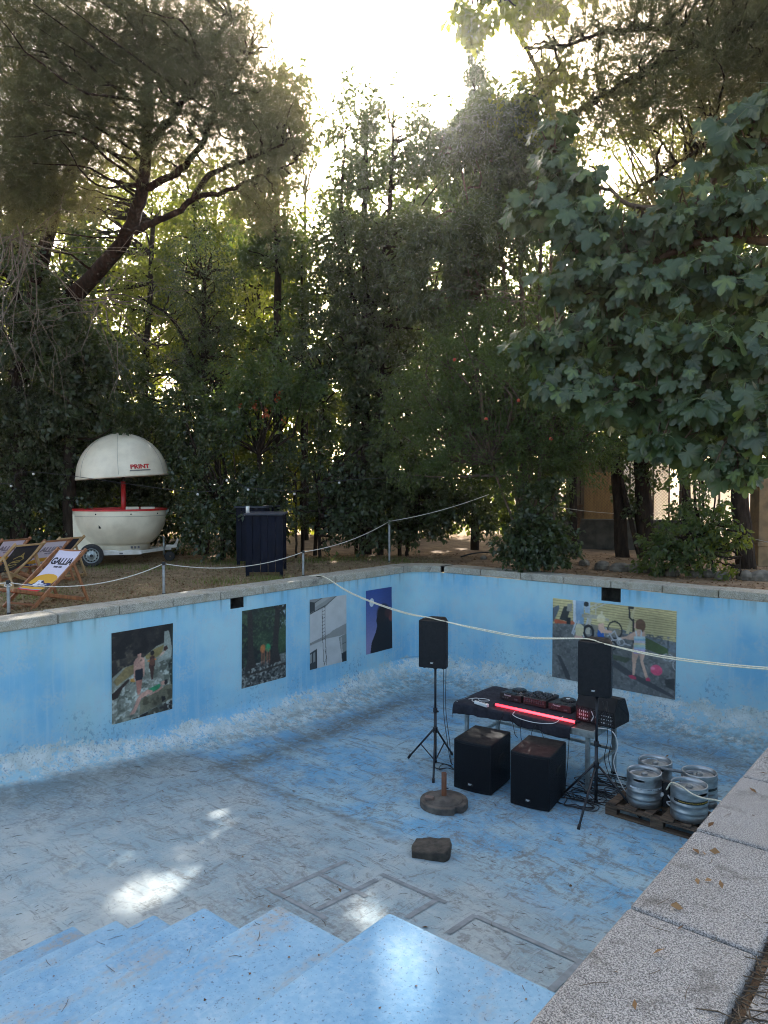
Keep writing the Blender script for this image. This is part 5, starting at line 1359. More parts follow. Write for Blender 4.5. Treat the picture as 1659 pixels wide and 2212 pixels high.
# spots of sun on the ground and in the pool that the gaps in the crowns let through
_fl = lambda u, v, z: on_floor(u, v) if z < -1 else on_z(u, v, z)
SUNSPOTS = [(CAM, .30), (_fl(300, 1938, -1.78), 0.26), (_fl(258, 1950, -1.78), 0.19), (_fl(345, 1925, -1.78), 0.18), (_fl(375, 1915, -1.78), 0.12), (_fl(470, 1758, -1.82), 0.12), (_fl(458, 1768, -1.82), 0.08), (_fl(130, 1800, -1.78), 0.14), (_fl(505, 1780, -1.8), 0.07), (_fl(870, 1768, -2.1), 0.16), (_fl(690, 1735, -1.85), 0.05),
            (_fl(800, 1975, -1.75), 0.20), (_fl(770, 1958, -1.76), 0.12), (_fl(885, 2030, -.36), 0.19), (_fl(870, 2075, -.36), 0.18), (_fl(905, 1992, -.36), 0.11), (_fl(900, 2190, -.36), 0.14), (_fl(780, 1860, -1.8), 0.07), (_fl(810, 1895, -1.79), 0.08),
            (_fl(45, 1336, 0), 0.18), (_fl(110, 1322, 0), 0.16), (_fl(905, 1222, 0), 0.19), (_fl(630, 1245, -.05), 0.20), (_fl(600, 1258, -.05), 0.16), (_fl(500, 1240, -.05), 0.14), (_fl(720, 1215, -.05), 0.19), (_fl(800, 1200, -.05), 0.16), (_fl(660, 1190, -.1), 0.16), (_fl(560, 1205, -.1), 0.19), (_fl(470, 1200, -.1), 0.16),
            (_fl(1400, 1195, -.08), 0.20), (_fl(1480, 1202, -.08), 0.18), (_fl(1320, 1190, -.08), 0.19), (_fl(1620, 1230, -.08), 0.25), (_fl(940, 1190, -.08), 0.20), (_fl(1000, 1185, -.08), 0.20), (_fl(95, 1815, -1.78), .12), (_fl(160, 1830, -1.78), .10), (_fl(20, 1790, -1.78), .12), (_fl(340, 1770, -1.78), .09), (_fl(560, 1840, -1.8), .08), (_fl(270, 1860, -1.78), .09), (_fl(420, 1880, -1.78), .08), (_fl(200, 2080, -1.2), .10), (_fl(520, 2060, -.6), .09), (at(330, 950, TD), .12), (at(130, 1200, 10.4), .10), (at(120, 1215, 10.3), .08)]
def sun_clear(Cn):
    keep = np.ones(len(Cn), bool); s = np.array(SUN)
    for p, r in SUNSPOTS:
        d = Cn - np.array(p); t = d @ s; q = d - t[:, None] * s; keep &= ~(((q * q).sum(1) < r * r * (.5 + .8 * RNG.random(len(Cn)))) & (t > 0))
    return keep
DENS, LEAF = 3.4, 1.28
def sphere_dirs(n):
    v = RNG.normal(size=(n, 3)); return v / np.linalg.norm(v, axis=1, keepdims=True)
AX = np.array([RIGHT, FLAT, (0, 0, 1)], float)     # image right, depth, up

def scatter(lobes, dens, spray=.30, per=26, hollow=.45, gap=.335):
    """lobes: (u,v,dist,ru,rv,rd) ru,rv in frame units, rd in metres. Returns leaf centres, spray axes, shade"""
    out, axs, cen = [], [], []
    for lb in lobes:
        u, v, d, ru, rv, rd = lb[:6]; k = lb[6] if len(lb) > 6 else 1.0
        c = np.array(at(u, v, d)); rx, rz = ru * d / FOC, rv * d / FOC
        area = 4 * pi * (((rx * rd) ** 1.6 + (rx * rz) ** 1.6 + (rd * rz) ** 1.6) / 3) ** (1 / 1.6)
        n = max(3, int(area * dens * k * DENS))
        dr = sphere_dirs(n); rad = (hollow + (1 - hollow) * RNG.random(n) ** .7) * (1 + .16 * RNG.normal(size=n))
        # uneven outline: radius changes with direction
        lump = 1 + .35 * (vnoise(dr[:, 0] * 2 + dr[:, 2], dr[:, 1] * 2 - dr[:, 2] * 1.3, 1.7, 2, int(abs(u * 7 + v)) % 50) - .5)
        q = dr * (rad * lump)[:, None] * np.array([rx, rd, rz]); pos = c + q @ AX
        g = vnoise(pos @ AX[0] + pos @ AX[1] * .45, pos[:, 2] - pos @ AX[1] * .3, 1.05, 2, 7) > gap
        pos, dr = pos[g], dr[g]; n = len(pos)
        out.append(pos); axs.append(dr @ AX); cen.append(np.repeat(c[None], n, 0))
    T = np.concatenate(out); A = np.concatenate(axs)
    # a spray of leaves on each twig tip
    n = len(T); t = np.repeat(T, per, 0); a = np.repeat(A, per, 0)
    tw = sphere_dirs(n) * .8 + A * .7; tw[:, 2] -= .15; tw /= np.linalg.norm(tw, axis=1, keepdims=True); tw = np.repeat(tw, per, 0)
    s = RNG.random(n * per)
    off = tw * (s * spray * 1.5)[:, None] + sphere_dirs(n * per) * (spray * .42 * (1.1 - s * .6))[:, None]
    return t + off, tw, T

def leaves(Cn, tw, L, W, kind='kite', droop=.35, upb=.5, face=0.0):
    keep = sun_clear(Cn); keep &= Cn[:, 2] > -.05; Cn, tw = Cn[keep], tw[keep]; n = len(Cn)
    ax = tw * .6 + sphere_dirs(n) * .75; ax[:, 2] -= droop; ax /= np.linalg.norm(ax, axis=1, keepdims=True)
    nr = sphere_dirs(n) * .75; nr[:, 2] += upb
    if face: nr -= np.array(FLAT) * face
    nr -= ax * (nr * ax).sum(1)[:, None]; nr /= np.linalg.norm(nr, axis=1, keepdims=True) + 1e-9
    sd = np.cross(ax, nr); l = L * (.65 + .7 * RNG.random(n)); w = W * (.7 + .6 * RNG.random(n))
    l, w = LEAF * l[:, None], LEAF * w[:, None]
    b = Cn; m = .42
    V = np.stack([b, b + ax * l * m + sd * w * .5 + nr * w * .18, b + ax * l - nr * l * .12, b + ax * l * m - sd * w * .5 + nr * w * .18], 1)
    F = np.arange(4 * n).reshape(n, 4)
    tint = np.repeat(np.clip(RNG.normal(.45, .26, n), 0, 1), 4)
    return V.reshape(-1, 3), F, tint

def needles(T, dirs, per=14, L=.13, W=.0045):
    keep = sun_clear(T); T, dirs = T[keep], dirs[keep]
    n = len(T) * per; t = np.repeat(T, per, 0); d = np.repeat(dirs, per, 0) * .75 + sphere_dirs(n) * .75; d[:, 2] -= .12; d /= np.linalg.norm(d, axis=1, keepdims=True)
    s = np.cross(d, sphere_dirs(n)); s /= np.linalg.norm(s, axis=1, keepdims=True) + 1e-9
    b = t + np.repeat(dirs, per, 0) * (RNG.random(n) * .10)[:, None]; l = (L * (.7 + .6 * RNG.random(n)))[:, None]
    V = np.stack([b - s * W / 2, b + s * W / 2, b + d * l], 1)
    tint = np.repeat(np.repeat(np.clip(RNG.normal(.45, .28, len(T)), 0, 1), per), 3)
    return V.reshape(-1, 3), np.arange(3 * n).reshape(n, 3), tint

def wobble(pts, amp, k=5):
    P_ = spline(pts, k)
    return [p + Vector(RNG.normal(size=3)) * amp * (0 < i < len(P_) - 1) for i, p in enumerate(P_)]
def limbs(mb, tips, base_pts, r0, n, rng_r=.25):
    """thin branches from points of a trunk to leaf clusters"""
    idx = RNG.choice(len(tips), min(n, len(tips)), replace=False)
    B = np.array([tuple(p) for p in base_pts])
    for i in idx:
        t = tips[i]; d = np.linalg.norm(B - t, axis=1) + .6 * np.maximum(0, B[:, 2] - t[2]); j = int(np.argmin(d)); b = Vector(B[j])
        if (Vector(t) - b).length < .15: continue
        m = b.lerp(Vector(t), .5) + Vector(RNG.normal(size=3)) * .12 * (Vector(t) - b).length; m.z += .05 * (Vector(t) - b).length
        L = (Vector(t) - b).length
        mb.tube(wobble([b, m, t], .02, 4), list(np.linspace(min(r0, .018 + .012 * L), .005, 9)), 5, cap=False)

def tree(name, label, cat, trunks, lobes, leaf, L, W, dens, barkm=B_DARK, per=26, spray=.30, nb=60, kind='leaf', hollow=.45, group=None, droop=.35, upb=.5, extra=None, crown='crown', r_limb=.05, twiggy=None):
    """trunks: lists of ((u,v,dist), radius); the lowest first"""
    tr = [[(at(*p), r) for p, r in t] for t in trunks]
    for t, src in zip(tr, trunks):
        if src[0][0][1] > 1100: t[0][0].z = float(ground_h(t[0][0].x, t[0][0].y)) - .08
    base = Vector(tr[0][0][0]); base = Vector((base.x, base.y, float(ground_h(base.x, base.y))))
    o = thing(name, label, cat, base, 0, group)
    mb = MB(); pts_all = []
    for t in tr:
        P_ = spline([p for p, _ in t], 6); rr_ = list(np.interp(np.linspace(0, 1, len(P_)), np.linspace(0, 1, len(t)), [r for _, r in t]))
        P_ = [p + Vector(RNG.normal(size=3)) * .012 for p in P_]
        mb.tube(P_, rr_, 9, cap=False); pts_all += P_
    Cn, tw, T = scatter(lobes, dens, spray, per, hollow, .25 if kind == 'pine' else .335)
    limbs(mb, T, pts_all, r_limb, nb)
    if mb.v: mb.build('trunk', barkm, o, origin=base)
    if kind == 'pine':
        d = sphere_dirs(len(T)) * .7; d[:, 2] += .25
        T2 = np.repeat(T, 8, 0) + RNG.normal(size=(len(T) * 8, 3)) * np.array([.22, .22, .16]); d2 = np.repeat(d, 8, 0) + sphere_dirs(len(T) * 8) * .5; d2 /= np.linalg.norm(d2, axis=1, keepdims=True)
        V, F, ti = needles(T2, d2, per, L, W)
    else: V, F, ti = leaves(Cn, tw, L, W, droop=droop, upb=upb)
    V0 = V
    npmesh(crown, V, F, leaf, {'tint': ti}, o, origin=base)
    if extra: extra(o, base)
    return o

def trunk_down(u, vtop, d, r0, r1, lean=0):
    """upright trunk under a crown, from the ground to row vtop"""
    vg = 1050 + 1.65 / d * FOC
    return [((u + lean, vg, d), r0), ((u + lean * .6, (vg + vtop) / 2 + 40, d), (r0 + r1) / 2), ((u, vtop, d), r1)]

def pomegranates(o, b):
    mb = MB()
    for u, v, d in ((982, 777, 14.0), (1050, 905, 13.9), (1120, 865, 13.9), (1190, 948, 13.8)):
        mb.ball(Vector(at(u, v, d)) - b, .035, 10)
    mb.build('fruit', pm('orange_red_fruit', lin(206, 90, 60), lin(180, 66, 46), 9, .5), o)

# --- the big pine on the left: trunk and limbs follow the picture, needles fill the crown
PD = 13.0
pine_tr = [
    [((-30, 1140, 18.2), .30), ((20, 900, 17.4), .27), ((100, 700, 16.4), .23), ((195, 605, 15.2), .16), ((275, 505, 14.0), .13), ((308, 400, 13.2), .11), ((317, 300, 13.0), .09), ((322, 180, 12.8), .08), ((330, 40, 12.6), .05)],
    [((318, 310, 13.0), .075), ((372, 255, 12.8), .065), ((404, 205, 12.6), .055), ((440, 120, 12.4), .05), ((500, 40, 12.2), .03)],
    [((312, 410, 13.2), .07), ((390, 365, 12.9), .06), ((440, 300, 12.7), .05), ((475, 220, 12.5), .045), ((540, 110, 12.3), .03)],
    [((290, 500, 13.4), .07), ((345, 475, 13.2), .06), ((410, 440, 13.0), .05), ((445, 385, 12.8), .05), ((520, 350, 12.6), .035), ((610, 310, 12.4), .02)],
    [((420, 425, 13.0), .05), ((480, 415, 12.8), .04), ((560, 380, 12.7), .025), ((640, 350, 12.6), .015)],
    [((20, 880, 17.3), .17), ((100, 520, 15.2), .14), ((122, 410, 14.2), .12), ((95, 340, 13.6), .10), ((60, 220, 13.2), .06)],
    [((122, 420, 13.8), .13), ((165, 360, 13.6), .11), ((205, 300, 13.4), .09), ((250, 180, 13.0), .05)],
]
pine_lobes = [(60, 60, 11.5, 150, 130, 1.6, 1.3), (180, 40, 12.0, 150, 110, 1.5, 1.2), (330, 60, 12.3, 150, 110, 1.4), (460, 60, 12.4, 120, 110, 1.3), (540, 90, 12.5, 60, 120, .9, .8), (60, 220, 12.0, 130, 120, 1.5, 1.3), (190, 210, 12.4, 130, 110, 1.4, 1.2), (330, 200, 12.6, 120, 100, 1.3), (450, 215, 12.6, 110, 100, 1.2), (540, 260, 12.6, 80, 110, 1.0),
              (620, 230, 12.8, 55, 80, .9, 1.1), (610, 330, 12.8, 70, 80, .9), (560, 390, 12.8, 60, 100, .9), (380, 330, 12.9, 110, 70, 1.1, .55), (250, 300, 13.0, 110, 80, 1.2, .8), (90, 350, 12.6, 130, 100, 1.3, 1.2), (20, 440, 13.0, 110, 80, 1.2), (10, 330, 12.4, 110, 110, 1.2), (170, 420, 13.4, 70, 50, .8, .6), (380, 120, 12.5, 110, 90, 1.2), (500, 180, 12.6, 80, 80, 1.0), (460, 390, 12.8, 60, 60, .9, .4), (555, 455, 12.9, 32, 34, .5)]
tree('pine_tree', 'big leaning pine with reddish forking limbs filling the upper left', 'pine tree', pine_tr, pine_lobes, L_PINE, .15, .008, 3.5, B_PINE, per=13, nb=300, kind='pine', hollow=.25, r_limb=.03)
# --- pine boughs hanging in from the right
tree('pine_tree', 'pine whose boughs hang in from the upper right over the fig tree', 'pine tree',
     [[((2150, 1330, 9.3), .26), ((2120, 700, 9.3), .24), ((2080, 200, 9.4), .2), ((2000, -260, 9.5), .14)], [((2080, 210, 9.4), .1), ((1850, 140, 9.6), .08), ((1600, 130, 9.8), .05), ((1400, 60, 10.0), .03), ((1200, 100, 10.2), .015)], [((2060, 110, 9.4), .09), ((1700, 40, 9.8), .06), ((1400, 150, 10.2), .04), ((1260, 230, 10.4), .02)], [((2100, 320, 9.4), .09), ((1800, 250, 9.8), .06), ((1560, 300, 10.2), .03), ((1420, 380, 10.4), .015)]],
     [(1560, 40, 9.8, 190, 110, 1.4, 1.25), (1350, 50, 10.2, 150, 90, 1.2, 1.1), (1210, 90, 10.4, 80, 60, .9, .8), (1640, 170, 9.8, 170, 100, 1.4, 1.1), (1430, 180, 10.2, 150, 90, 1.2), (1270, 215, 10.4, 80, 70, .9, .8), (1540, 290, 10.2, 150, 80, 1.2), (1370, 320, 10.4, 110, 80, 1.0), (1430, 400, 10.5, 100, 60, .9, .9), (1700, 30, 9.4, 150, 150, 1.4)],
     L_PINE, .145, .008, 4.2, B_DARK, per=13, nb=220, kind='pine', hollow=.25, r_limb=.025)

# --- broadleaf wall of the garden
G = None
tree('ivy_clad_tree', 'dark ivy smothered tree at the left edge below the pine crown', 'tree', [trunk_down(40, 560, 16.2, .2, .1), trunk_down(150, 620, 16.5, .16, .08)],
     [(20, 640, 15.6, 120, 150, 1.2, 1.2), (60, 800, 15.8, 150, 130, 1.3, 1.2), (140, 760, 15.8, 90, 110, 1.0), (10, 470, 16.0, 70, 90, .9), (160, 560, 16.4, 60, 90, .9, .9), (190, 830, 16.4, 110, 110, 1.1)], L_IVY, .085, .065, 3.2, nb=90)
tree('shrub', 'broad dark shrub behind the deck chairs at the left edge', 'shrub', [trunk_down(60, 1080, 17.2, .08, .05)], [(20, 960, 16.6, 110, 110, 1.2, 1.4), (110, 1000, 17.4, 110, 110, 1.2, 1.3), (60, 1110, 16.9, 130, 90, 1.0, 1.3), (-40, 1060, 16.0, 90, 120, 1.0), (70, 870, 16.4, 100, 80, 1.0, 1.2)], L_LAUREL, .085, .048, 4.0, nb=30)
tree('shrub', 'tall dark shrub directly behind the cream trailer dome', 'shrub', [trunk_down(270, 1020, 18.8, .08, .05)], [(220, 950, 19.0, 110, 120, 1.1, 1.2), (320, 980, 19.0, 90, 120, 1.0, 1.1), (250, 1090, 19.0, 150, 90, .9, 1.3), (160, 1060, 18.8, 60, 110, .9, 1.2), (390, 1080, 18.4, 70, 110, .9, 1.1)], L_LAUREL, .08, .05, 3.8, nb=30)
tree('broadleaf_tree', 'slender sparse tree with yellow green backlit leaves behind the pine limbs', 'tree', [trunk_down(330, 480, 21.5, .15, .06, -30), trunk_down(420, 450, 22, .13, .05, 20)],
     [(300, 560, 21.5, 110, 130, 1.6, .9), (390, 480, 22, 100, 140, 1.6, .95), (460, 600, 22, 90, 130, 1.5, .9), (240, 700, 21.5, 100, 90, 1.5, .8), (370, 720, 22, 110, 90, 1.5, .6), (450, 760, 22, 80, 90, 1.5, .8), (280, 430, 21.5, 100, 90, 1.4, .9), (150, 490, 22, 110, 90, 1.2, .9), (60, 520, 22, 90, 90, 1.2, .9), (480, 440, 22, 80, 110, 1.4, .9)], L_LIGHT, .10, .06, 2.0, nb=140, per=22, spray=.4)
tree('conifer', 'dull feathery conifer with drooping twigs left of the ivy column', 'tree', [trunk_down(440, 600, 18.3, .14, .05), [((445, 850, 18.3), .06), ((380, 700, 18.2), .04), ((300, 640, 18), .02)]],
     [(440, 610, 18.3, 75, 110, 1.2, .9), (420, 720, 18.3, 110, 90, 1.3, .75), (470, 800, 18.2, 90, 90, 1.1, .9), (345, 830, 18.2, 70, 60, 1.0, .6)], L_IVY, .06, .03, 3.8, nb=160, per=28, spray=.34)
tree('ivy_column_tree', 'upright ivy wrapped tree column with bright backlit edges left of the sky gap', 'tree', [trunk_down(600, 230, 18.8, .17, .05), trunk_down(652, 520, 18.6, .05, .02)],
     [(610, 300, 18.8, 55, 110, .9), (600, 440, 18.8, 60, 110, .9, 1.1), (590, 570, 18.8, 62, 100, .9, 1.1), (600, 690, 18.8, 70, 90, .9), (625, 220, 18.8, 40, 70, .7, .9), (652, 590, 18.6, 16, 70, .3, .8), (660, 420, 18.8, 36, 90, .6, .5), (540, 500, 19, 40, 90, .8, .7)], L_MID, .085, .065, 3.0, nb=120)
tree('broadleaf_tree', 'thin bright leaved tree farther back, showing in the gap beside the ivy column', 'tree', [trunk_down(660, 420, 23, .1, .04), trunk_down(560, 500, 23.5, .1, .04)],
     [(660, 400, 23, 45, 120, 1.2, .5), (640, 560, 23, 60, 100, 1.3, .7), (560, 640, 23, 90, 120, 1.4, .6), (540, 800, 23, 120, 110, 1.4, .7), (650, 720, 23, 70, 110, 1.3, .8)], L_LIGHT, .10, .065, 2.0, nb=120, per=22, spray=.4)
tree('broadleaf_tree', 'tall airy dark tree with twin tops in the centre right of the sky gap', 'tree', [trunk_down(790, 280, 18.0, .16, .05), [((800, 700, 18), .08), ((840, 450, 18), .06), ((850, 240, 18), .025)], [((780, 720, 18), .06), ((740, 480, 18), .04), ((745, 300, 18), .02)]],
     [(755, 290, 18, 50, 85, .9, .9), (840, 270, 18, 56, 90, .9, .9), (735, 410, 18, 66, 90, 1.0, 1.1), (830, 400, 18, 95, 95, 1.2, 1.3), (890, 330, 18, 40, 90, .8, .9), (770, 540, 18, 95, 100, 1.2, 1.2), (860, 540, 18, 80, 110, 1.2, 1.1), (740, 660, 18, 80, 90, 1.1, .95), (840, 690, 18, 100, 90, 1.2, 1.0), (780, 215, 18, 25, 40, .5, .4)], L_LAUREL, .085, .05, 2.9, nb=240)
tree('broadleaf_tree', 'leafy tree in the middle of the hedge with slim bare stems below', 'tree', [trunk_down(820, 820, 17.6, .09, .05), trunk_down(770, 800, 17.8, .05, .03), trunk_down(700, 830, 17.7, .05, .03, -20), trunk_down(850, 860, 17.5, .05, .03, 15)],
     [(700, 760, 17.7, 90, 80, 1.0, 1.0), (800, 800, 17.6, 110, 80, 1.0, .9), (740, 880, 17.6, 100, 80, .9, .7), (850, 900, 17.5, 90, 80, .9, .8), (660, 900, 17.6, 60, 80, .8, .6)], L_LAUREL, .085, .05, 3.0, nb=150)
tree('bay_laurel', 'massive dark laurel right of the sun gap with many slim stems', 'tree', [trunk_down(1110, 300, 16.6, .10, .03, 40), trunk_down(1165, 380, 16.7, .09, .03, 5), trunk_down(1060, 330, 16.6, .07, .03, 85), trunk_down(1195, 450, 16.7, .07, .03, -20), trunk_down(990, 330, 16.7, .06, .02, 150), trunk_down(1225, 500, 16.8, .06, .03, -35), trunk_down(1010, 500, 16.6, .05, .02, 130)],
     [(955, 330, 16.6, 66, 90, 1.0, 1.4), (985, 240, 16.7, 56, 60, .8, 1.4), (930, 265, 16.8, 36, 46, .6, 1.3), (1040, 330, 16.4, 90, 110, 1.2, 1.7), (1130, 300, 16.6, 100, 110, 1.3, 1.2), (960, 480, 16.4, 80, 110, 1.2, 1.5), (1060, 490, 16.4, 100, 110, 1.3, 1.1), (1160, 430, 16.5, 100, 100, 1.3, 1.1), (940, 620, 16.4, 80, 90, 1.1, 1.1), (1010, 250, 16.8, 55, 60, .8, 1.1), (1100, 220, 16.7, 60, 60, .9), (1050, 640, 16.8, 90, 90, 1.0, .8)], L_LAUREL, .10, .042, 3.6, B_GREY, nb=130)
tree('cypress', 'narrow cypress tip rising above the laurel against the sky', 'tree', [trunk_down(1027, 110, 19.5, .12, .02)], [(1027, 130, 19.5, 13, 50, .22, 2.2), (1029, 190, 19.5, 24, 60, .4, 2.0), (1030, 270, 19.5, 34, 70, .5, 1.6)], L_IVY, .06, .03, 8, nb=20, spray=.16)
tree('broadleaf_tree', 'bright green sunlit tree between laurel and pine boughs near the top', 'tree', [trunk_down(1230, 330, 17.6, .10, .05, 10), [((1230, 330, 17.0), .06), ((1120, 60, 14.4), .04), ((1040, -60, 13), .02)]],
     [(1050, 0, 13.0, 55, 34, .6, .9), (1020, 38, 13.0, 30, 26, .4, .8), (1130, -10, 13.2, 80, 40, .8, .8), (1140, 140, 15.6, 40, 70, .6, .8), (1180, 220, 15.8, 50, 70, .7, .9), (1120, 240, 15.8, 40, 40, .5, .6)], L_LIGHT, .13, .09, 3.0, nb=60, spray=.32)
tree('pomegranate_bush', 'large mid green bush with fine narrow leaves in front of the laurel stems', 'bush', [trunk_down(1170, 980, 14.6, .06, .035, -30), trunk_down(1110, 1000, 14.7, .05, .03, 50), trunk_down(1215, 990, 14.6, .05, .03, -40), trunk_down(1060, 1000, 14.6, .04, .02, 100)],
     [(1000, 800, 15.0, 110, 70, 1.0, 1.1), (920, 880, 14.8, 90, 60, .9, .9), (1080, 860, 14.8, 130, 90, 1.1, 1.3), (1170, 920, 14.7, 110, 90, 1.0, 1.3), (1010, 950, 14.8, 130, 70, 1.0, 1.1), (900, 990, 14.8, 60, 50, .7, .7), (1130, 1000, 14.7, 110, 70, .9, 1.2), (1050, 730, 15.2, 90, 70, .9, .9), (1220, 840, 15.0, 80, 90, .9, 1.2), (1260, 960, 14.6, 70, 70, .8, 1.1)], L_MID, .07, .018, 4.4, B_GREY, nb=200, per=40, spray=.30, droop=.1,
     extra=lambda o, b: pomegranates(o, b))
# --- hedge at the foot of the trees
def red_blooms(o, b):
    for lob in ((560, 855, 15.9, 45, 20, .3), (585, 890, 16.0, 30, 22, .3), (540, 880, 16.0, 26, 16, .3)):
        Cn, tw, T = scatter([lob], 1.1, .08, 9, gap=-1)
        V, F, ti = leaves(Cn, tw, .07, .05); npmesh('flower_cluster', V, F, L_RED, {'tint': ti}, o, origin=b)
tree('trumpet_vine', 'rambling shrub with a few orange red flower clusters behind the bar tables', 'shrub', [trunk_down(560, 980, 16.8, .05, .03)], [(580, 840, 16.6, 110, 60, 1.0, 1.1), (520, 900, 16.6, 90, 70, .9, 1.1), (640, 880, 16.8, 80, 60, .9, .9)], L_MID, .075, .045, 3.6, nb=16, extra=red_blooms)
tree('shrub', 'dense black green shrub between the trailer and the bar tables', 'shrub', [trunk_down(480, 1080, 16.6, .07, .04)], [(450, 950, 16.8, 80, 90, .9, 1.2), (530, 990, 16.6, 90, 90, .9, 1.3), (470, 1090, 16.4, 100, 90, .8, 1.3), (560, 1090, 16.5, 60, 70, .7, 1.0), (400, 900, 17.0, 60, 80, .8, .9)], L_LAUREL, .08, .045, 4.2, nb=40)
tree('shrub', 'loose ivy covered shrub right of the bar tables with sun behind it', 'shrub', [trunk_down(690, 1060, 16.8, .04, .03), trunk_down(640, 1040, 17, .03, .02)], [(660, 1010, 16.9, 70, 80, .8, .55), (720, 1080, 16.6, 80, 70, .7, 1.1), (630, 1100, 16.8, 60, 60, .7, .8), (800, 1010, 16.8, 90, 80, .8, .8), (790, 1110, 16.4, 80, 60, .6, 1.3)], L_IVY, .08, .055, 3.4, nb=90)
tree('shrub', 'leafy shrub under the rising white rope in the middle of the hedge', 'shrub', [trunk_down(880, 1080, 17.5, .05, .03)], [(880, 1040, 17.5, 80, 80, .7, 1.1), (960, 1080, 17.5, 80, 70, .7, 1.2), (890, 1110, 17.2, 90, 50, .5, 1.3), (1010, 1110, 17.2, 60, 50, .5, 1.1)], L_LAUREL, .085, .055, 3.8, nb=60)
tree('shrub', 'ivy shrub at the foot of the pomegranate stems right by the coping', 'shrub', [trunk_down(1150, 1130, 13.9, .03, .02)], [(1150, 1150, 13.9, 55, 50, .5, 1.3), (1190, 1180, 13.8, 45, 40, .4, 1.3), (1120, 1185, 13.9, 40, 36, .4, 1.2), (1180, 1090, 14.2, 40, 60, .4, .8)], L_LAUREL, .075, .05, 6.0, nb=30, spray=.2)
tree('shrub', 'upright green shrub on thin canes in front of the mesh fence on the right', 'shrub', [trunk_down(1500, 1000, 13.6, .03, .02, 10), trunk_down(1520, 1010, 13.7, .025, .02, -8), trunk_down(1475, 1020, 13.7, .02, .015, 15), trunk_down(1545, 1030, 13.8, .02, .015, -10)], [(1500, 1060, 13.7, 42, 70, .5, 1.0), (1540, 1120, 13.6, 50, 70, .5, 1.2), (1480, 1170, 13.5, 60, 50, .5, 1.3), (1430, 1190, 13.6, 40, 36, .4, 1.2)], L_MID, .075, .042, 5.0, nb=70, spray=.22)
tree('young_shoots', 'low pale green shoots beside the trunk at the right picture edge', 'shrub', [trunk_down(1600, 1130, 12.9, .015, .01)], [(1600, 1130, 12.9, 35, 30, .3, .9), (1560, 1200, 13, 30, 30, .3, .7)], L_LIGHT, .08, .05, 4.0, nb=20, spray=.2)
# --- dark trees right, behind the fig
tree('ivy_clad_tree', 'ivy clad double trunk before the mesh fence, left of the canes', 'tree', [[((1345, 1172, 17.4), .17), ((1335, 1060, 17.4), .13), ((1318, 900, 17.4), .11), ((1300, 700, 17.4), .08)], [((1398, 1175, 17.2), .22), ((1390, 1070, 17.2), .19), ((1385, 900, 17.2), .15), ((1400, 700, 17.2), .1)], [((1385, 1130, 17.2), .06), ((1330, 1000, 17.1), .05), ((1280, 920, 17.0), .03)]],
     [(1290, 780, 17.4, 90, 110, 1.2, 1.1), (1390, 760, 17.4, 110, 110, 1.3, 1.2), (1300, 930, 17.2, 90, 60, 1.0, 1.1), (1400, 910, 17.2, 110, 80, 1.1, 1.2), (1388, 1060, 17.2, 24, 80, .3, 1.0), (1340, 1100, 17.4, 16, 60, .25, .9), (1250, 640, 17.6, 90, 120, 1.2, 1.1), (1380, 610, 17.6, 120, 110, 1.3, 1.1)], L_IVY, .085, .06, 3.0, nb=160)
tree('broadleaf_tree', 'dark trunked tree at the right edge beside the concrete pillar', 'tree', [[((1612, 1205, 15.0), .20), ((1600, 1080, 15.0), .17), ((1590, 900, 15.2), .15), ((1580, 600, 15.4), .1)]],
     [(1520, 850, 15.6, 120, 120, 1.3, 1.1), (1640, 820, 15.6, 120, 120, 1.3, 1.1), (1560, 660, 15.8, 130, 110, 1.4, .9), (1660, 620, 15.8, 110, 110, 1.3, .9), (1460, 700, 16, 90, 110, 1.2, 1.0), (1640, 950, 15.4, 80, 60, .9, .8)], L_LAUREL, .09, .055, 2.6, nb=140)
tree('broadleaf_tree', 'sunlit yellow green tree glimpsed between pine boughs and fig leaves', 'tree', [trunk_down(1480, 560, 20, .14, .06)], [(1330, 480, 20, 90, 80, 1.2, .7), (1450, 480, 20, 100, 90, 1.3, .6), (1560, 420, 20, 110, 90, 1.3, .55), (1640, 330, 20, 90, 90, 1.2, .6), (1300, 260, 20, 100, 90, 1.2, .6), (1450, 240, 20, 110, 100, 1.2, .6), (1600, 150, 20, 120, 110, 1.3, .6)], L_LIGHT, .11, .08, 2.0, nb=80, per=22, spray=.4)
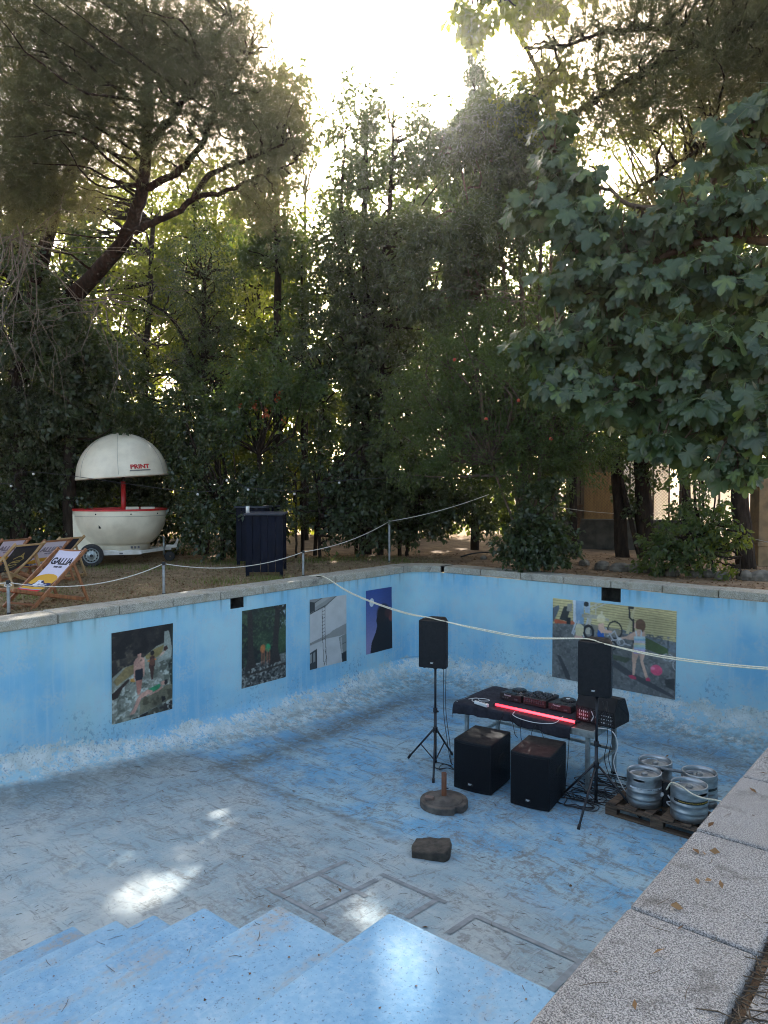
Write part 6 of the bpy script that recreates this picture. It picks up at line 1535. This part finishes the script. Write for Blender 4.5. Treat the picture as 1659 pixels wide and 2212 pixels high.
# --- farther trees that close the view behind the hedge
far = [('leafy sunlit tree far behind the trailer dome', 250, 27, [(180, 850, 27, 150, 140, 2, 1.0), (330, 860, 27, 150, 130, 2, .8), (60, 720, 27, 140, 140, 2, 1.0), (300, 680, 28, 170, 110, 2, .75), (420, 540, 28, 130, 130, 2, .8), (200, 540, 28, 140, 110, 2, .9), (250, 1010, 26, 190, 80, 2, 1.1), (120, 1080, 25, 200, 60, 2, 1.2)]),
       ('leafy sunlit tree far behind the bar tables', 580, 27, [(480, 900, 27, 130, 110, 2, .8), (620, 900, 27, 130, 110, 2, .8), (540, 540, 28, 90, 150, 1.8, .8), (560, 1010, 26, 170, 80, 2, 1.1), (560, 1085, 25, 170, 55, 2, 1.2), (500, 700, 28, 140, 120, 2, .9)]),
       ('leafy sunlit tree far behind the middle of the hedge', 830, 27, [(760, 850, 27, 140, 120, 2, 1.2), (900, 800, 27, 120, 150, 2, 1.3), (800, 460, 28, 90, 120, 1.8, .7), (840, 1010, 26, 170, 80, 2, 1.1), (850, 1085, 25, 170, 55, 2, 1.2), (960, 520, 28, 110, 200, 2, 1.2), (800, 640, 28, 100, 150, 2, 1.0), (1060, 380, 28, 110, 150, 2, 1.2)]),
       ('leafy sunlit tree far behind the laurel stems', 1130, 27, [(1060, 780, 27, 120, 150, 2, 1.3), (1190, 760, 27, 120, 170, 2, 1.3), (1330, 760, 27, 120, 170, 2, 1.1), (1480, 780, 27, 120, 150, 2, 1.1), (1600, 700, 27, 120, 150, 2, .8), (1120, 960, 26, 150, 80, 2, 1.1), (1110, 1075, 25, 130, 55, 2, 1.2), (1080, 520, 28, 120, 150, 2, .9)])]
for lab, u, d, lb in far:
    tree('broadleaf_tree', lab, 'tree', [trunk_down(u, 800, d, .2, .1), trunk_down(u - 70, 850, d + .4, .12, .06, 30), trunk_down(u + 80, 840, d + .3, .12, .06, -25)], lb, L_LIGHT if u < 700 else L_MID, .14, .10, 1.5, nb=60, per=26, spray=.5, group='trees far behind the hedge')

# --- bare dead twigs hanging from the pine and in front of the laurel
def twigs(label, base, n, spread, length, seed, down=.2):
    r2 = np.random.default_rng(seed); mb = MB(); base = Vector(base)
    for i in range(n):
        d = Vector((RIGHT * r2.normal(0, spread)) + FLAT * r2.normal(0, .4) + Vector((0, 0, r2.normal(-down, .5)))).normalized()
        p = base + Vector(r2.normal(size=3)) * .12; pts = [p]
        for k in range(5):
            d = (d + Vector(r2.normal(size=3)) * .28 + Vector((0, 0, -.10))).normalized(); p = p + d * length / 5; pts.append(p)
            if k > 1:
                e = (d + Vector(r2.normal(size=3)) * .8).normalized(); mb.tube([p, p + e * length * .16 + Vector((0, 0, -.02)), p + e * length * .28 + Vector((0, 0, -.09))], [.005, .004, .002], 4, cap=False)
        mb.tube(pts, [.013, .010, .008, .006, .005, .003], 5, cap=False)
    return tag(mb.build('dead_branch', B_TWIG, origin=base), label, 'dead branch')
twigs('grey tangle of dead pine twigs above the trailer', at(235, 650, 13.0), 15, .9, 1.5, 3)
twigs('grey curtain of dead twigs hanging at the left edge', at(40, 520, 12.6), 24, .5, 2.4, 4, .7)
twigs('pale dead twigs fanned in front of the laurel stems', at(1110, 640, 15.4), 14, .9, 1.3, 5, -.2)
MBt = MB(); MBt.tube(spline([at(596, 145, 13), at(590, 100, 13), at(584, 60, 13), at(588, 25, 13)], 6), .012, 5); MBt.tube(spline([at(640, 160, 18), at(648, 130, 18), at(650, 105, 18)], 6), .008, 5)
tag(MBt.build('dead_branch', B_TWIG, origin=at(596, 145, 13)), 'bare twig sticking up into the white sky above the pine', 'dead branch')

# --- fig tree: big lobed leaves in rosettes on branches reaching in from the right
def fig_outline():
    pts = []
    for i in range(48):
        a = -pi / 2 + 2 * pi * (i + .5) / 48               # starts at the stalk
        t = (a + pi / 2) / (2 * pi)
        lob = [(.5, 1.0, .125), (.325, .90, .115), (.675, .90, .115), (.18, .66, .09), (.82, .66, .09)]
        r = .50
        for c, h, w in lob: r = max(r, .50 + (h - .50) * math.exp(-abs((t - c) / (w * .66)) ** 2.6))
        if t < .06 or t > .94: r = .20
        pts.append((r * math.cos(a), r * math.sin(a)))
    return np.array(pts)
FO = fig_outline()
def fig_leaves(B, D, N, S):
    """B base points, D midrib directions, N normals, S sizes"""
    n = len(B); sd = np.cross(D, N); k = len(FO)
    px = FO[:, 0] * .52; py = FO[:, 1] * .52 + .16
    rad = np.hypot(FO[:, 0], FO[:, 1])
    V = np.empty((n, k + 1, 3)); cen = B + D * (S * .12)[:, None]; V[:, 0] = cen
    cup = RNG.uniform(-.05, .22, n); fold = RNG.uniform(.05, .35, n); dro = RNG.uniform(.05, .32, n)
    for i in range(k):
        zz = -cup * rad[i] ** 2 * .5 + fold * abs(px[i]) * .8 - dro * np.maximum(py[i], 0) ** 2 + .03 * np.sin(i * 2.1 + RNG.random() * 6)
        V[:, i + 1] = B + D * (S * (py[i]))[:, None] + sd * (S * px[i])[:, None] + N * (S * zz)[:, None]
    b = (np.arange(n) * (k + 1))[:, None]
    F = np.stack([np.stack([b[:, 0], b[:, 0] + 1 + i, b[:, 0] + 1 + (i + 1) % k], 1) for i in range(k)], 1).reshape(-1, 3)
    ti = np.repeat(np.clip(RNG.normal(.42, .28, n), 0, .85) + .3 * (RNG.random(n) < .05), k + 1).reshape(n, k + 1); ti[:, 0] += .25; ti[:, 1:] += .12 * (rad > .8) - .05; ti = np.clip(ti, 0, 1).ravel()
    return V.reshape(-1, 3), F, ti
def fig_mat():
    m = L_FIG; return m
fig_base = Vector((1.6, 9.3, -.08))
ft = thing('fig_tree', 'fig tree with large lobed leaves hanging over the right side of the pool', 'fig tree', fig_base)
fl = [(1230, 480, 9.6, 90, 60, .7), (1150, 440, 9.8, 50, 40, .5, .7), (1190, 330, 9.9, 40, 70, .5, .8), (1240, 400, 9.8, 60, 50, .6), (1320, 520, 9.2, 110, 60, .8), (1450, 480, 8.8, 110, 70, .9, .9), (1580, 470, 8.4, 110, 80, .9), (1250, 610, 9.4, 90, 60, .7), (1370, 620, 8.9, 110, 70, .9), (1500, 610, 8.5, 110, 70, .9), (1620, 620, 8.0, 100, 80, .9), (1180, 740, 9.4, 75, 40, .6), (1290, 730, 9.0, 110, 60, .8), (1420, 740, 8.6, 110, 70, .9), (1550, 760, 8.1, 110, 80, .9), (1650, 770, 7.6, 90, 90, .9), (1220, 830, 9.2, 70, 50, .6), (1320, 850, 8.8, 110, 60, .8), (1450, 860, 8.4, 110, 70, .8), (1570, 880, 7.9, 110, 70, .8), (1660, 900, 7.5, 80, 70, .7), (1480, 950, 8.2, 90, 40, .6, .8), (1590, 1000, 7.8, 70, 40, .5, .8), (1600, 320, 8.6, 110, 70, .8, .8), (1650, 250, 8.4, 60, 50, .6, .8)]
tips, cens = [], []
for lb in fl:
    u, v, d, ru, rv, rd = lb[:6]; k = lb[6] if len(lb) > 6 else 1
    n = int(36 * k * (ru * rv / 6000) ** .7 * (d / 8.5) ** 2 + 5)
    c = np.array(at(u, v, d)); q = sphere_dirs(n) * (RNG.random(n) ** .5)[:, None] * np.array([ru * d / FOC, rd, rv * d / FOC]); tips.append(c + q @ AX); cens.append(np.repeat(c[None], n, 0))
tips = np.concatenate(tips); tips = tips[sun_clear(tips)]
Bs, Ds, Ns, Ss = [], [], [], []
mbp = MB(); front = -np.array(FLAT) * .55 - np.array(RIGHT) * .35
for T in tips:
    k = RNG.integers(3, 6); a0 = RNG.random() * 6
    up = front * .5 + np.array([0, 0, .75]) + RNG.normal(size=3) * .25; up /= np.linalg.norm(up)
    e1 = np.cross(up, [0.3, .5, .1]); e1 /= np.linalg.norm(e1); e2 = np.cross(up, e1)
    for i in range(k):
        a = a0 + 2 * pi * i / k + RNG.normal() * .25; o_ = e1 * math.cos(a) + e2 * math.sin(a); pl = RNG.uniform(.06, .15)
        b = T + o_ * pl + up * RNG.uniform(-.05, .05); d = o_ * .65 + np.array([0, 0, -.85]) + front * .15 + RNG.normal(size=3) * .32; d /= np.linalg.norm(d)
        n_ = up * .6 + o_ * .5 + front * .5 + RNG.normal(size=3) * .38; n_ -= d * (n_ @ d); n_ /= np.linalg.norm(n_)
        Bs.append(b); Ds.append(d); Ns.append(n_); Ss.append(RNG.choice([.13, .19, .23, .28, .33]) * RNG.uniform(.85, 1.15))
        mbp.tube([T, b, b + d * .04], [.004, .003, .002], 4, cap=False)
Bs, Ds, Ns, Ss = map(np.array, (Bs, Ds, Ns, Ss))
V, F, ti = fig_leaves(Bs, Ds, Ns, Ss); npmesh('crown', V, F, L_FIG, {'tint': ti}, ft, origin=fig_base, smooth=True)
M_STALK = pm('pale_leaf_stalk', lin(120, 136, 84), lin(96, 112, 66), 9, .6); mbp.build('leaf_stalks', M_STALK, ft, origin=fig_base)
mb = MB(); allp = []
fb_ = [(fig_base, .16), (fig_base + Vector((-.2, 0, .9)), .14)]
for tgt, r in (((1680, 520, 8.0), .07), ((1650, 760, 7.8), .07), ((1620, 930, 7.8), .05), ((1640, 300, 8.6), .06)):
    e = at(*tgt); s0 = fig_base + Vector((-.15, 0, .5)); m = s0.lerp(e, .5) + Vector((0, 0, .3)); P_ = spline([s0, m, e], 6); mb.tube(P_, list(np.linspace(r * 1.4, r, len(P_))), 8, cap=False); allp += P_
for path in (((1680, 520, 8.0), (1520, 520, 8.6), (1380, 560, 9.0), (1240, 500, 9.5), (1140, 445, 9.8)), ((1650, 760, 7.8), (1520, 740, 8.3), (1380, 730, 8.7), (1260, 730, 9.1), (1150, 740, 9.4)), ((1620, 930, 7.8), (1500, 880, 8.2), (1370, 850, 8.6), (1230, 830, 9.1)), ((1640, 300, 8.6), (1560, 380, 8.8), (1460, 450, 8.9), (1320, 420, 9.4), (1200, 330, 9.8)), ((1680, 520, 8.0), (1600, 610, 8.2), (1480, 620, 8.6), (1300, 620, 9.2))):
    P_ = wobble([at(*p) for p in path], .02, 6); mb.tube(P_, list(np.linspace(.055, .014, len(P_))), 7, cap=False); allp += P_
mb.tube(spline([fig_base + Vector((0, 0, -.1)), fig_base + Vector((-.05, 0, .3)), fig_base + Vector((-.15, 0, .55))], 5), .17, 10, cap=False)
B_ = np.array([tuple(p) for p in allp])
for T in tips:
    j = int(np.argmin(np.linalg.norm(B_ - T, axis=1))); b = Vector(B_[j]); t_ = Vector(T); m = b.lerp(t_, .5) + Vector(RNG.normal(size=3)) * .06
    mb.tube([b, m, t_], [.012, .009, .006], 5, cap=False)
mb.build('trunk', B_GREY, ft, origin=fig_base)

# ------------------------------------------------------------------ right background: low wall, mesh fence, house wall, pillar
M_RENDER = pm('pale_house_render', lin(232, 228, 216), lin(214, 208, 194), 3, .9, bump=.15)
M_TAN = pm('tan_render', lin(132, 112, 86), lin(108, 92, 72), 3, .9, bump=.2)
M_GREYC = pm('mossy_grey_concrete', lin(92, 88, 80), lin(62, 60, 54), 4, .95, bump=.4)
def wall_between(name, label, a, b, th, h, m, z0=-.1, cap=None):
    a, b = Vector(a), Vector(b); a.z = b.z = 0; base = (a + b) / 2; base.z = z0
    t = thing(name, label, 'wall', base)
    mb = MB(); mb.bar(a - base + Vector((0, 0, z0 + h / 2)), b - base + Vector((0, 0, z0 + h / 2)), th, h); 
    for i in range(len(mb.v)): pass
    mb.build('wall_body', m, t, bev=.006)
    mb = MB(); mb.bar(a - base + Vector((0, 0, z0 + h + (cap or .03) / 2 + .001)), b - base + Vector((0, 0, z0 + h + (cap or .03) / 2 + .001)), th + .05, cap or .03); mb.build('wall_cap', m, t, bev=.006)
    return t
wA, wB_ = spot(1150, 20.0), spot(1470, 19.2)
wall_between('garden_wall', 'low dark concrete garden wall beneath the wire mesh fence', wA, wB_, .2, .78, M_GREYC)
fa, fb2 = wA + Vector((0, 0, .78)), wB_ + Vector((0, 0, .78)); fd = (fb2 - fa); fL = fd.length; fd.normalize(); fa.z = fb2.z = .76
t = thing('mesh_fence', 'rusty diamond wire mesh fence on the low concrete wall', 'fence', (fa + fb2) / 2); fo = (fa + fb2) / 2
FH = 1.35; mb = MB(); stp = .085
M_WIRE = pm('rusty_wire', lin(96, 78, 62), lin(66, 56, 48), 20, .7, .4)
n = int((fL + FH) / stp)
for i in range(n):
    for sg in (1, -1):
        x0 = i * stp - (FH if sg > 0 else 0); p = []
        lo, hi = max(0, x0 if sg > 0 else x0 - FH), min(fL, x0 + FH if sg > 0 else x0)
        if hi - lo < .02: continue
        za = (lo - x0) if sg > 0 else (x0 - lo); zb2 = (hi - x0) if sg > 0 else (x0 - hi)
        A1 = fa + fd * lo + Vector((0, 0, za)) - fo; B1 = fa + fd * hi + Vector((0, 0, zb2)) - fo
        mb.tube([A1, B1], .0032, 3, cap=False)
mb.build('wire_mesh', M_WIRE, t)
for q in np.linspace(0, fL, 4):
    mb = MB(); p = fa + fd * q - fo; mb.cyl(p, p + Vector((0, 0, FH + .1)), .022, n=8); mb.build('fence_stake', M_WIRE, t)
# neighbouring house seen in pieces through the trunks
ha, hb = spot(1225, 24), spot(1385, 22.6)
t = thing('garden_shed', 'tan walled outbuilding behind the wire mesh fence', 'shed', (ha + hb) / 2); c_ = (ha + hb) / 2; d_ = (hb - ha).normalized(); L_ = (hb - ha).length; pz = Vector((-d_.y, d_.x, 0))
mb = MB(); mb.box((0, 0, 1.25), (L_, .25, 2.6), math.atan2(d_.y, d_.x)); mb.build('wall', M_TAN, t)
mb = MB(); mb.box(pz * .2 + Vector((0, 0, 2.62)), (L_ + .3, 1.2, .12), math.atan2(d_.y, d_.x)); mb.build('roof', M_GREYC, t)
mb = MB(); mb.box(d_ * (-.1) - pz * .14 + Vector((0, 0, 1.1)), (.9, .06, 2.0), math.atan2(d_.y, d_.x)); mb.build('door', pm('ochre_door', lin(172, 136, 84), lin(150, 116, 70), 3, .7, stretch=(6, 6, 1)), t)
ts = NT('sunlit_white_sheet'); tg = ts.noise(ts.obj(), 3, 4); tcol = ts.mix(tg, lin(236, 232, 222), lin(216, 210, 198)); ts.fin(tcol, .8, 0, .2)
tb = ts.n('BsdfTranslucent'); ts.l(tcol, tb.inputs[0]); tm = ts.n('MixShader'); tm.inputs[0].default_value = .55; ts.l(ts.b.outputs[0], tm.inputs[1]); ts.l(tb.outputs[0], tm.inputs[2]); ts.l(tm.outputs[0], ts.o.inputs[0]); M_SHEET = ts.m
def screen(label, u0, u1, d0, d1, z0, z1, seed):
    a, b = spot(u0, d0, 0), spot(u1, d1, 0); c = (a + b) / 2; t = thing('fabric_screen', label, 'screen', c)
    nn = Vector((-(b - a).y, (b - a).x, 0)).normalized()
    mb = MB(); mb.grid(lambda s_, q: tuple(a.lerp(b, s_) - c + nn * (.05 * math.sin(s_ * 19 + seed) + .02 * math.sin(q * 9 + s_ * 40)) + Vector((0, 0, z0 + (z1 - z0) * q))), 50, 8); mb.build('sheet', M_SHEET, t)
    for q in (0, .33, .66, 1):
        mb = MB(); p = a.lerp(b, q) - c - nn * .09; mb.cyl(p + Vector((0, 0, -.1)), p + Vector((0, 0, z1 + .06)), .025, n=8); mb.build('stake', M_WIRE, t)
screen('bright white backlit sheet screen behind the ivy clad trunks', 1345, 1445, 21.2, 20.8, .3, 2.35, 1)
screen('bright white backlit sheet screen beside the concrete pillar', 1470, 1600, 20.4, 19.6, .2, 2.3, 4)
pp = spot(1655, 15.6)
t = thing('concrete_pillar', 'tan concrete gate pillar at the right picture edge', 'pillar', pp)
M_PIL = pm('ochre_concrete', lin(150, 126, 92), lin(116, 98, 74), 4, .9, bump=.3)
mb = MB(); mb.box((0, 0, 1.0), (.5, .4, 2.2), YAW); mb.build('shaft', M_PIL, t, bev=.015)
MB().box((0, 0, 2.14), (.6, .5, .1), YAW).build('pillar_cap', M_PIL, t, bev=.01); MB().box((0, 0, .42), (.56, .46, .08), YAW).build('plinth_band', M_PIL, t, bev=.01)
pk = spot(1245, 17.2)
pa, pb = on_z(1236, 1186, -.08), at(1252, 1090, 17.6)
o = MB().bar(pa, pb, .20, .03, up=tuple(FLAT)).build('wood_plank', M_WOOD, bev=.004, origin=pa); tag(o, 'weathered plank leaning against the low wall', 'plank')
# curved pale cane / hoses on the ground
o = MB().tube(spline([on_z(1055, 1180, -.06), on_z(1120, 1177, -.05), on_z(1200, 1181, -.06), on_z(1300, 1179, -.05), on_z(1380, 1182, -.06)], 8), .018, 6).build('garden_hose', M_CREAM, origin=on_z(1200, 1181, -.06)); tag(o, 'pale hose lying along the bare earth behind the far coping', 'hose')
o = MB().tube(spline([on_z(995, 1203, -.05), on_z(1020, 1196, .03), on_z(1050, 1193, .05), on_z(1085, 1197, -.02), on_z(1120, 1194, -.03), on_z(1160, 1190, -.04)], 8), .02, 6).build('garden_hose', M_RUBBER, origin=on_z(1050, 1196, -.05)); tag(o, 'black hose arched on the earth near the rounded corner', 'hose')

# ------------------------------------------------------------------ string of globe lights in the hedge
M_BULB = pm('white_globe', lin(206, 206, 200), lin(190, 190, 184), 5, .45)
def lights(label, pts, drops, r=.027):
    t = thing('string_lights', label, 'string lights', pts[0]); b = Vector(pts[0])
    mb = MB(); mb.tube([p - b for p in pts], .006, 5); mb.build('wire', M_CABLE, t)
    for p in drops:
        mb = MB(); q = Vector(p) - b; mb.ball(q, r, 12); g = mb.build('globe', M_BULB, t)
        mb = MB(); mb.cyl(q + Vector((0, 0, r * .8)), q + Vector((0, 0, r * 1.7)), r * .4, n=8); mb.build('holder', M_RUBBER, g)
DL = 14.9
gl = [(24, 1050), (72, 1024), (427, 1068), (490, 1038), (536, 1058)]
lights('string of small white globe lights in front of the hedge behind the trailer', spline([at(-60, 1035, DL)] + [at(u, v - 5, DL) for u, v in gl] + [at(640, 1062, DL)], 5), [at(u, v, DL) for u, v in gl])
gl = [(636, 1067), (733, 1043), (1055, 1032)]
lights('string of small white globe lights in the hedge right of the bar tables', spline([at(620, 1060, 15.2)] + [at(u, v - 5, 15.2) for u, v in gl] + [at(1130, 1040, 15.2)], 5), [at(u, v, 15.2) for u, v in gl])
pts = sag(at(78, 1172, 17.2), at(172, 1092, 17.4), .10, 14)
lights('fine fairy light wire running up behind the deck chairs', pts, [p - Vector((0, 0, .025)) for p in pts[1:-1:2]], .014)

# ------------------------------------------------------------------ rocks behind the far coping
M_ROCK = pm('grey_limestone_rock', lin(128, 120, 108), lin(84, 78, 70), 5, .95, bump=.8, bsc=18)
rr = random.Random(5)
def rock(label, p, r, seed, group):
    r2 = np.random.default_rng(seed); mb = MB(); mb.ball((0, 0, 0), 1, 14); vs = []
    for v in mb.v:
        n_ = np.array(v); k = 1 + .45 * (vnoise(n_[0] * 1.3 + seed, n_[1] * 1.3 + n_[2], 1.4, 3, seed % 40) - .5); k = min(k, 1.08)
        vs.append((n_[0] * r * k * 1.25, n_[1] * r * k * .8, n_[2] * r * k * .62))
    mb.v = vs; mb.s = [False] * len(mb.s); o = mb.build('rock', M_ROCK); o.location = (p.x, p.y, p.z + r * .2); o.rotation_euler = (0, 0, r2.uniform(0, 6)); tag(o, label, 'rock', group)
rk = [(1122, 1217, .10), (1180, 1213, .15), (1218, 1215, .14), (1262, 1220, .14), (1300, 1228, .2), (1340, 1232, .19), (1385, 1234, .2), (1425, 1238, .12), (1452, 1242, .16), (1498, 1246, .15), (1530, 1246, .16), (1560, 1251, .17), (1610, 1252, .2), (1648, 1254, .22), (1045, 1207, .1), (1075, 1210, .09)]
for i, (u, v, r) in enumerate(rk):
    p = on_z(u, v, -.06)
    if p.y < YB + .42 + r: p.y = YB + .42 + r
    rock('rough grey border rock in the row just behind the far coping', p, r, 10 + i, 'border rocks behind the far coping')

# ------------------------------------------------------------------ litter and grass
def flat_leaves(name, P, L, W, m, up=.9, kind='stuff'):
    n = len(P); nr = RNG.normal(size=(n, 3)) * .28; nr[:, 2] += 1; nr /= np.linalg.norm(nr, axis=1, keepdims=True)
    a = RNG.random(n) * 2 * pi; ax = np.stack([np.cos(a), np.sin(a), np.zeros(n)], 1); ax -= nr * (ax * nr).sum(1)[:, None]; sd = np.cross(ax, nr)
    l = (L * (.5 + RNG.random(n)))[:, None]; w = (W * (.5 + RNG.random(n)))[:, None]
    V = np.stack([P, P + ax * l * .45 + sd * w * .5 + nr * w * .25, P + ax * l + nr * l * .1, P + ax * l * .45 - sd * w * .5 + nr * w * .25], 1).reshape(-1, 3)
    return tag(npmesh(name, V, np.arange(4 * n).reshape(n, 4), m, {'tint': np.repeat(RNG.random(n), 4)}), kind=kind)
def on_ground(n, region):
    out = []
    while len(out) < n:
        p = region()
        if HX0 - .02 < p[0] < HX1 + .02 and HY0 < p[1] < HY1 + .02: continue
        out.append(p)
    A = np.array(out); return np.concatenate([A, (ground_h(A[:, 0], A[:, 1]) + .012)[:, None]], 1)
def cone_region(u0, u1, d0, d1):
    def f():
        p = spot(RNG.uniform(u0, u1), d0 + (d1 - d0) * RNG.random() ** 1.3); return (p.x, p.y)
    return f
flat_leaves('leaf_litter', on_ground(5200, cone_region(-60, 1720, 9.5, 18)), .055, .034, L_BROWN)
def blades(name, P, H, m, lean=.8):
    n = len(P); a = RNG.random(n) * 2 * pi; d = np.stack([np.cos(a) * lean, np.sin(a) * lean, .55 + RNG.random(n)], 1); d /= np.linalg.norm(d, axis=1, keepdims=True); s = np.stack([-np.sin(a), np.cos(a), np.zeros(n)], 1) * .004
    h = (H * (.5 + RNG.random(n)))[:, None]
    V = np.stack([P - s, P + s, P + d * h], 1).reshape(-1, 3)
    return tag(npmesh(name, V, np.arange(3 * n).reshape(n, 3), m, {'tint': np.repeat(RNG.random(n), 3)}), kind='stuff')
blades('dry_grass', on_ground(26000, cone_region(-60, 960, 9.4, 17)) - np.array([0, 0, .012]), .055, L_GRASS, 1.1)
def tufts():
    cs = [spot(*q) for q in ((480, 12.4), (610, 12.6), (590, 12.8), (895, 15.0), (70, 11), (240, 15.0), (330, 14.6), (420, 16.0), (680, 16.0), (760, 16.2), (860, 16.0), (560, 16.0), (490, 15.8))]
    def f():
        c = cs[RNG.integers(len(cs))]; return (c.x + RNG.normal() * .28, c.y + RNG.normal() * .28)
    return f
blades('green_weeds', on_ground(2600, tufts()) - np.array([0, 0, .012]), .10, L_GREENGRASS, .5)

# leaves, twigs and pine needles lying in the pool and on the near coping
def pool_pts(n, u0, u1, v0, v1):
    out = []
    while len(out) < n:
        p = on_floor(RNG.uniform(u0, u1), RNG.uniform(v0, v1))
        if XA + .4 < p.x < XC - .2 and p.y < YB - .5 and not (p.y < YS + .05 and p.x > edges[-1].x - .05): out.append((p.x, p.y, pool_z(p.x, p.y) + .006))
    return np.array(out)
flat_leaves('fallen_leaves', pool_pts(22, 0, 1500, 1560, 2050), .040, .026, L_BROWN)
def needles_on(name, P, m, L=.16, r=.0022):
    mb = MB()
    for p in P:
        a = RNG.random() * 6.28; l = L * RNG.uniform(.4, 1.2); d = Vector((math.cos(a), math.sin(a), 0)); p = Vector(p); b = Vector((-d.y, d.x, 0)) * RNG.normal() * l * .10
        q = [p, p + d * l * .5 + b, p + d * l]
        if name.startswith('pool'): q = [Vector((v.x, v.y, pool_z(v.x, v.y) + .006)) for v in q]
        mb.tube(q, [r, r * 1.2, r * .8], 4, cap=False)
    return tag(mb.build(name, m), kind='stuff')
M_NEEDLE = pm('brown_pine_needle', (.05, .035, .022), (.10, .07, .04), 20, .8)
needles_on('pool_twigs', pool_pts(220, 0, 1500, 1620, 2100), M_NEEDLE, .085, .0016)
def tread_pts(n):
    out = []
    while len(out) < n:
        k = RNG.integers(0, len(edges)); e = edges[k]; x1 = XC if k == 0 else edges[k - 1].x
        out.append((RNG.uniform(e.x + .05, x1 - .1), YS - .06 - RNG.random() ** 1.4 * 2.2, e.z + .004))
    return out
needles_on('step_twigs', tread_pts(42), M_NEEDLE, .075, .0012)
flat_leaves('step_debris', np.array(tread_pts(150)), .013, .010, L_BROWN)
cp_ = [(RNG.uniform(XC + .03, XC + .46), RNG.uniform(1.4, 6), .008) for _ in range(34)]
needles_on('coping_twigs', cp_, M_NEEDLE, .09, .0011)
flat_leaves('coping_leaves', np.array([(RNG.uniform(XC + .05, XC + .44), RNG.uniform(1.5, 5), .008) for _ in range(26)]), .04, .022, L_BROWN)
needles_on('path_needles', [(RNG.uniform(XC + .5, XC + 1.2), RNG.uniform(1.4, 3.5), -.02 + RNG.random() * .03) for _ in range(900)], M_NEEDLE, .12, .002)
needles_on('joint_needles', [(RNG.uniform(XC + .475, XC + .56), RNG.uniform(1.3, 3.6), -.03 + RNG.random() * .02) for _ in range(420)], M_NEEDLE, .06, .0024)
pv = thing('paving_slab', 'granite paving slab in the bottom right corner beyond the coping', 'paving slab', (XC + .875, 2.0, -.02))
mb = MB(); mb.box((0, 0, -.02), (.72, 1.5, .05)); mb.build('slab', M_COPE, pv, bev=.01)
mb = MB(); mb.box((0, 1.52, -.022), (.72, 1.5, .05)); mb.build('slab', M_COPE, pv, bev=.01)

# ------------------------------------------------------------------ thin summer haze that the low sun lights up
hm = bpy.data.materials.new('thin_haze'); hm.use_nodes = True; h_ = hm.node_tree; h_.nodes.clear()
ho = h_.nodes.new('ShaderNodeOutputMaterial'); hv = h_.nodes.new('ShaderNodeVolumePrincipled')
hv.inputs['Color'].default_value = (.96, .96, .98, 1); hv.inputs['Density'].default_value = .00055; hv.inputs['Anisotropy'].default_value = .8
h_.links.new(hv.outputs[0], ho.inputs['Volume'])
hb = MB(); hb.box((0, 5, 7.5), (900, 900, 21)); ho_ = hb.build('haze', hm); tag(ho_, kind='stuff')
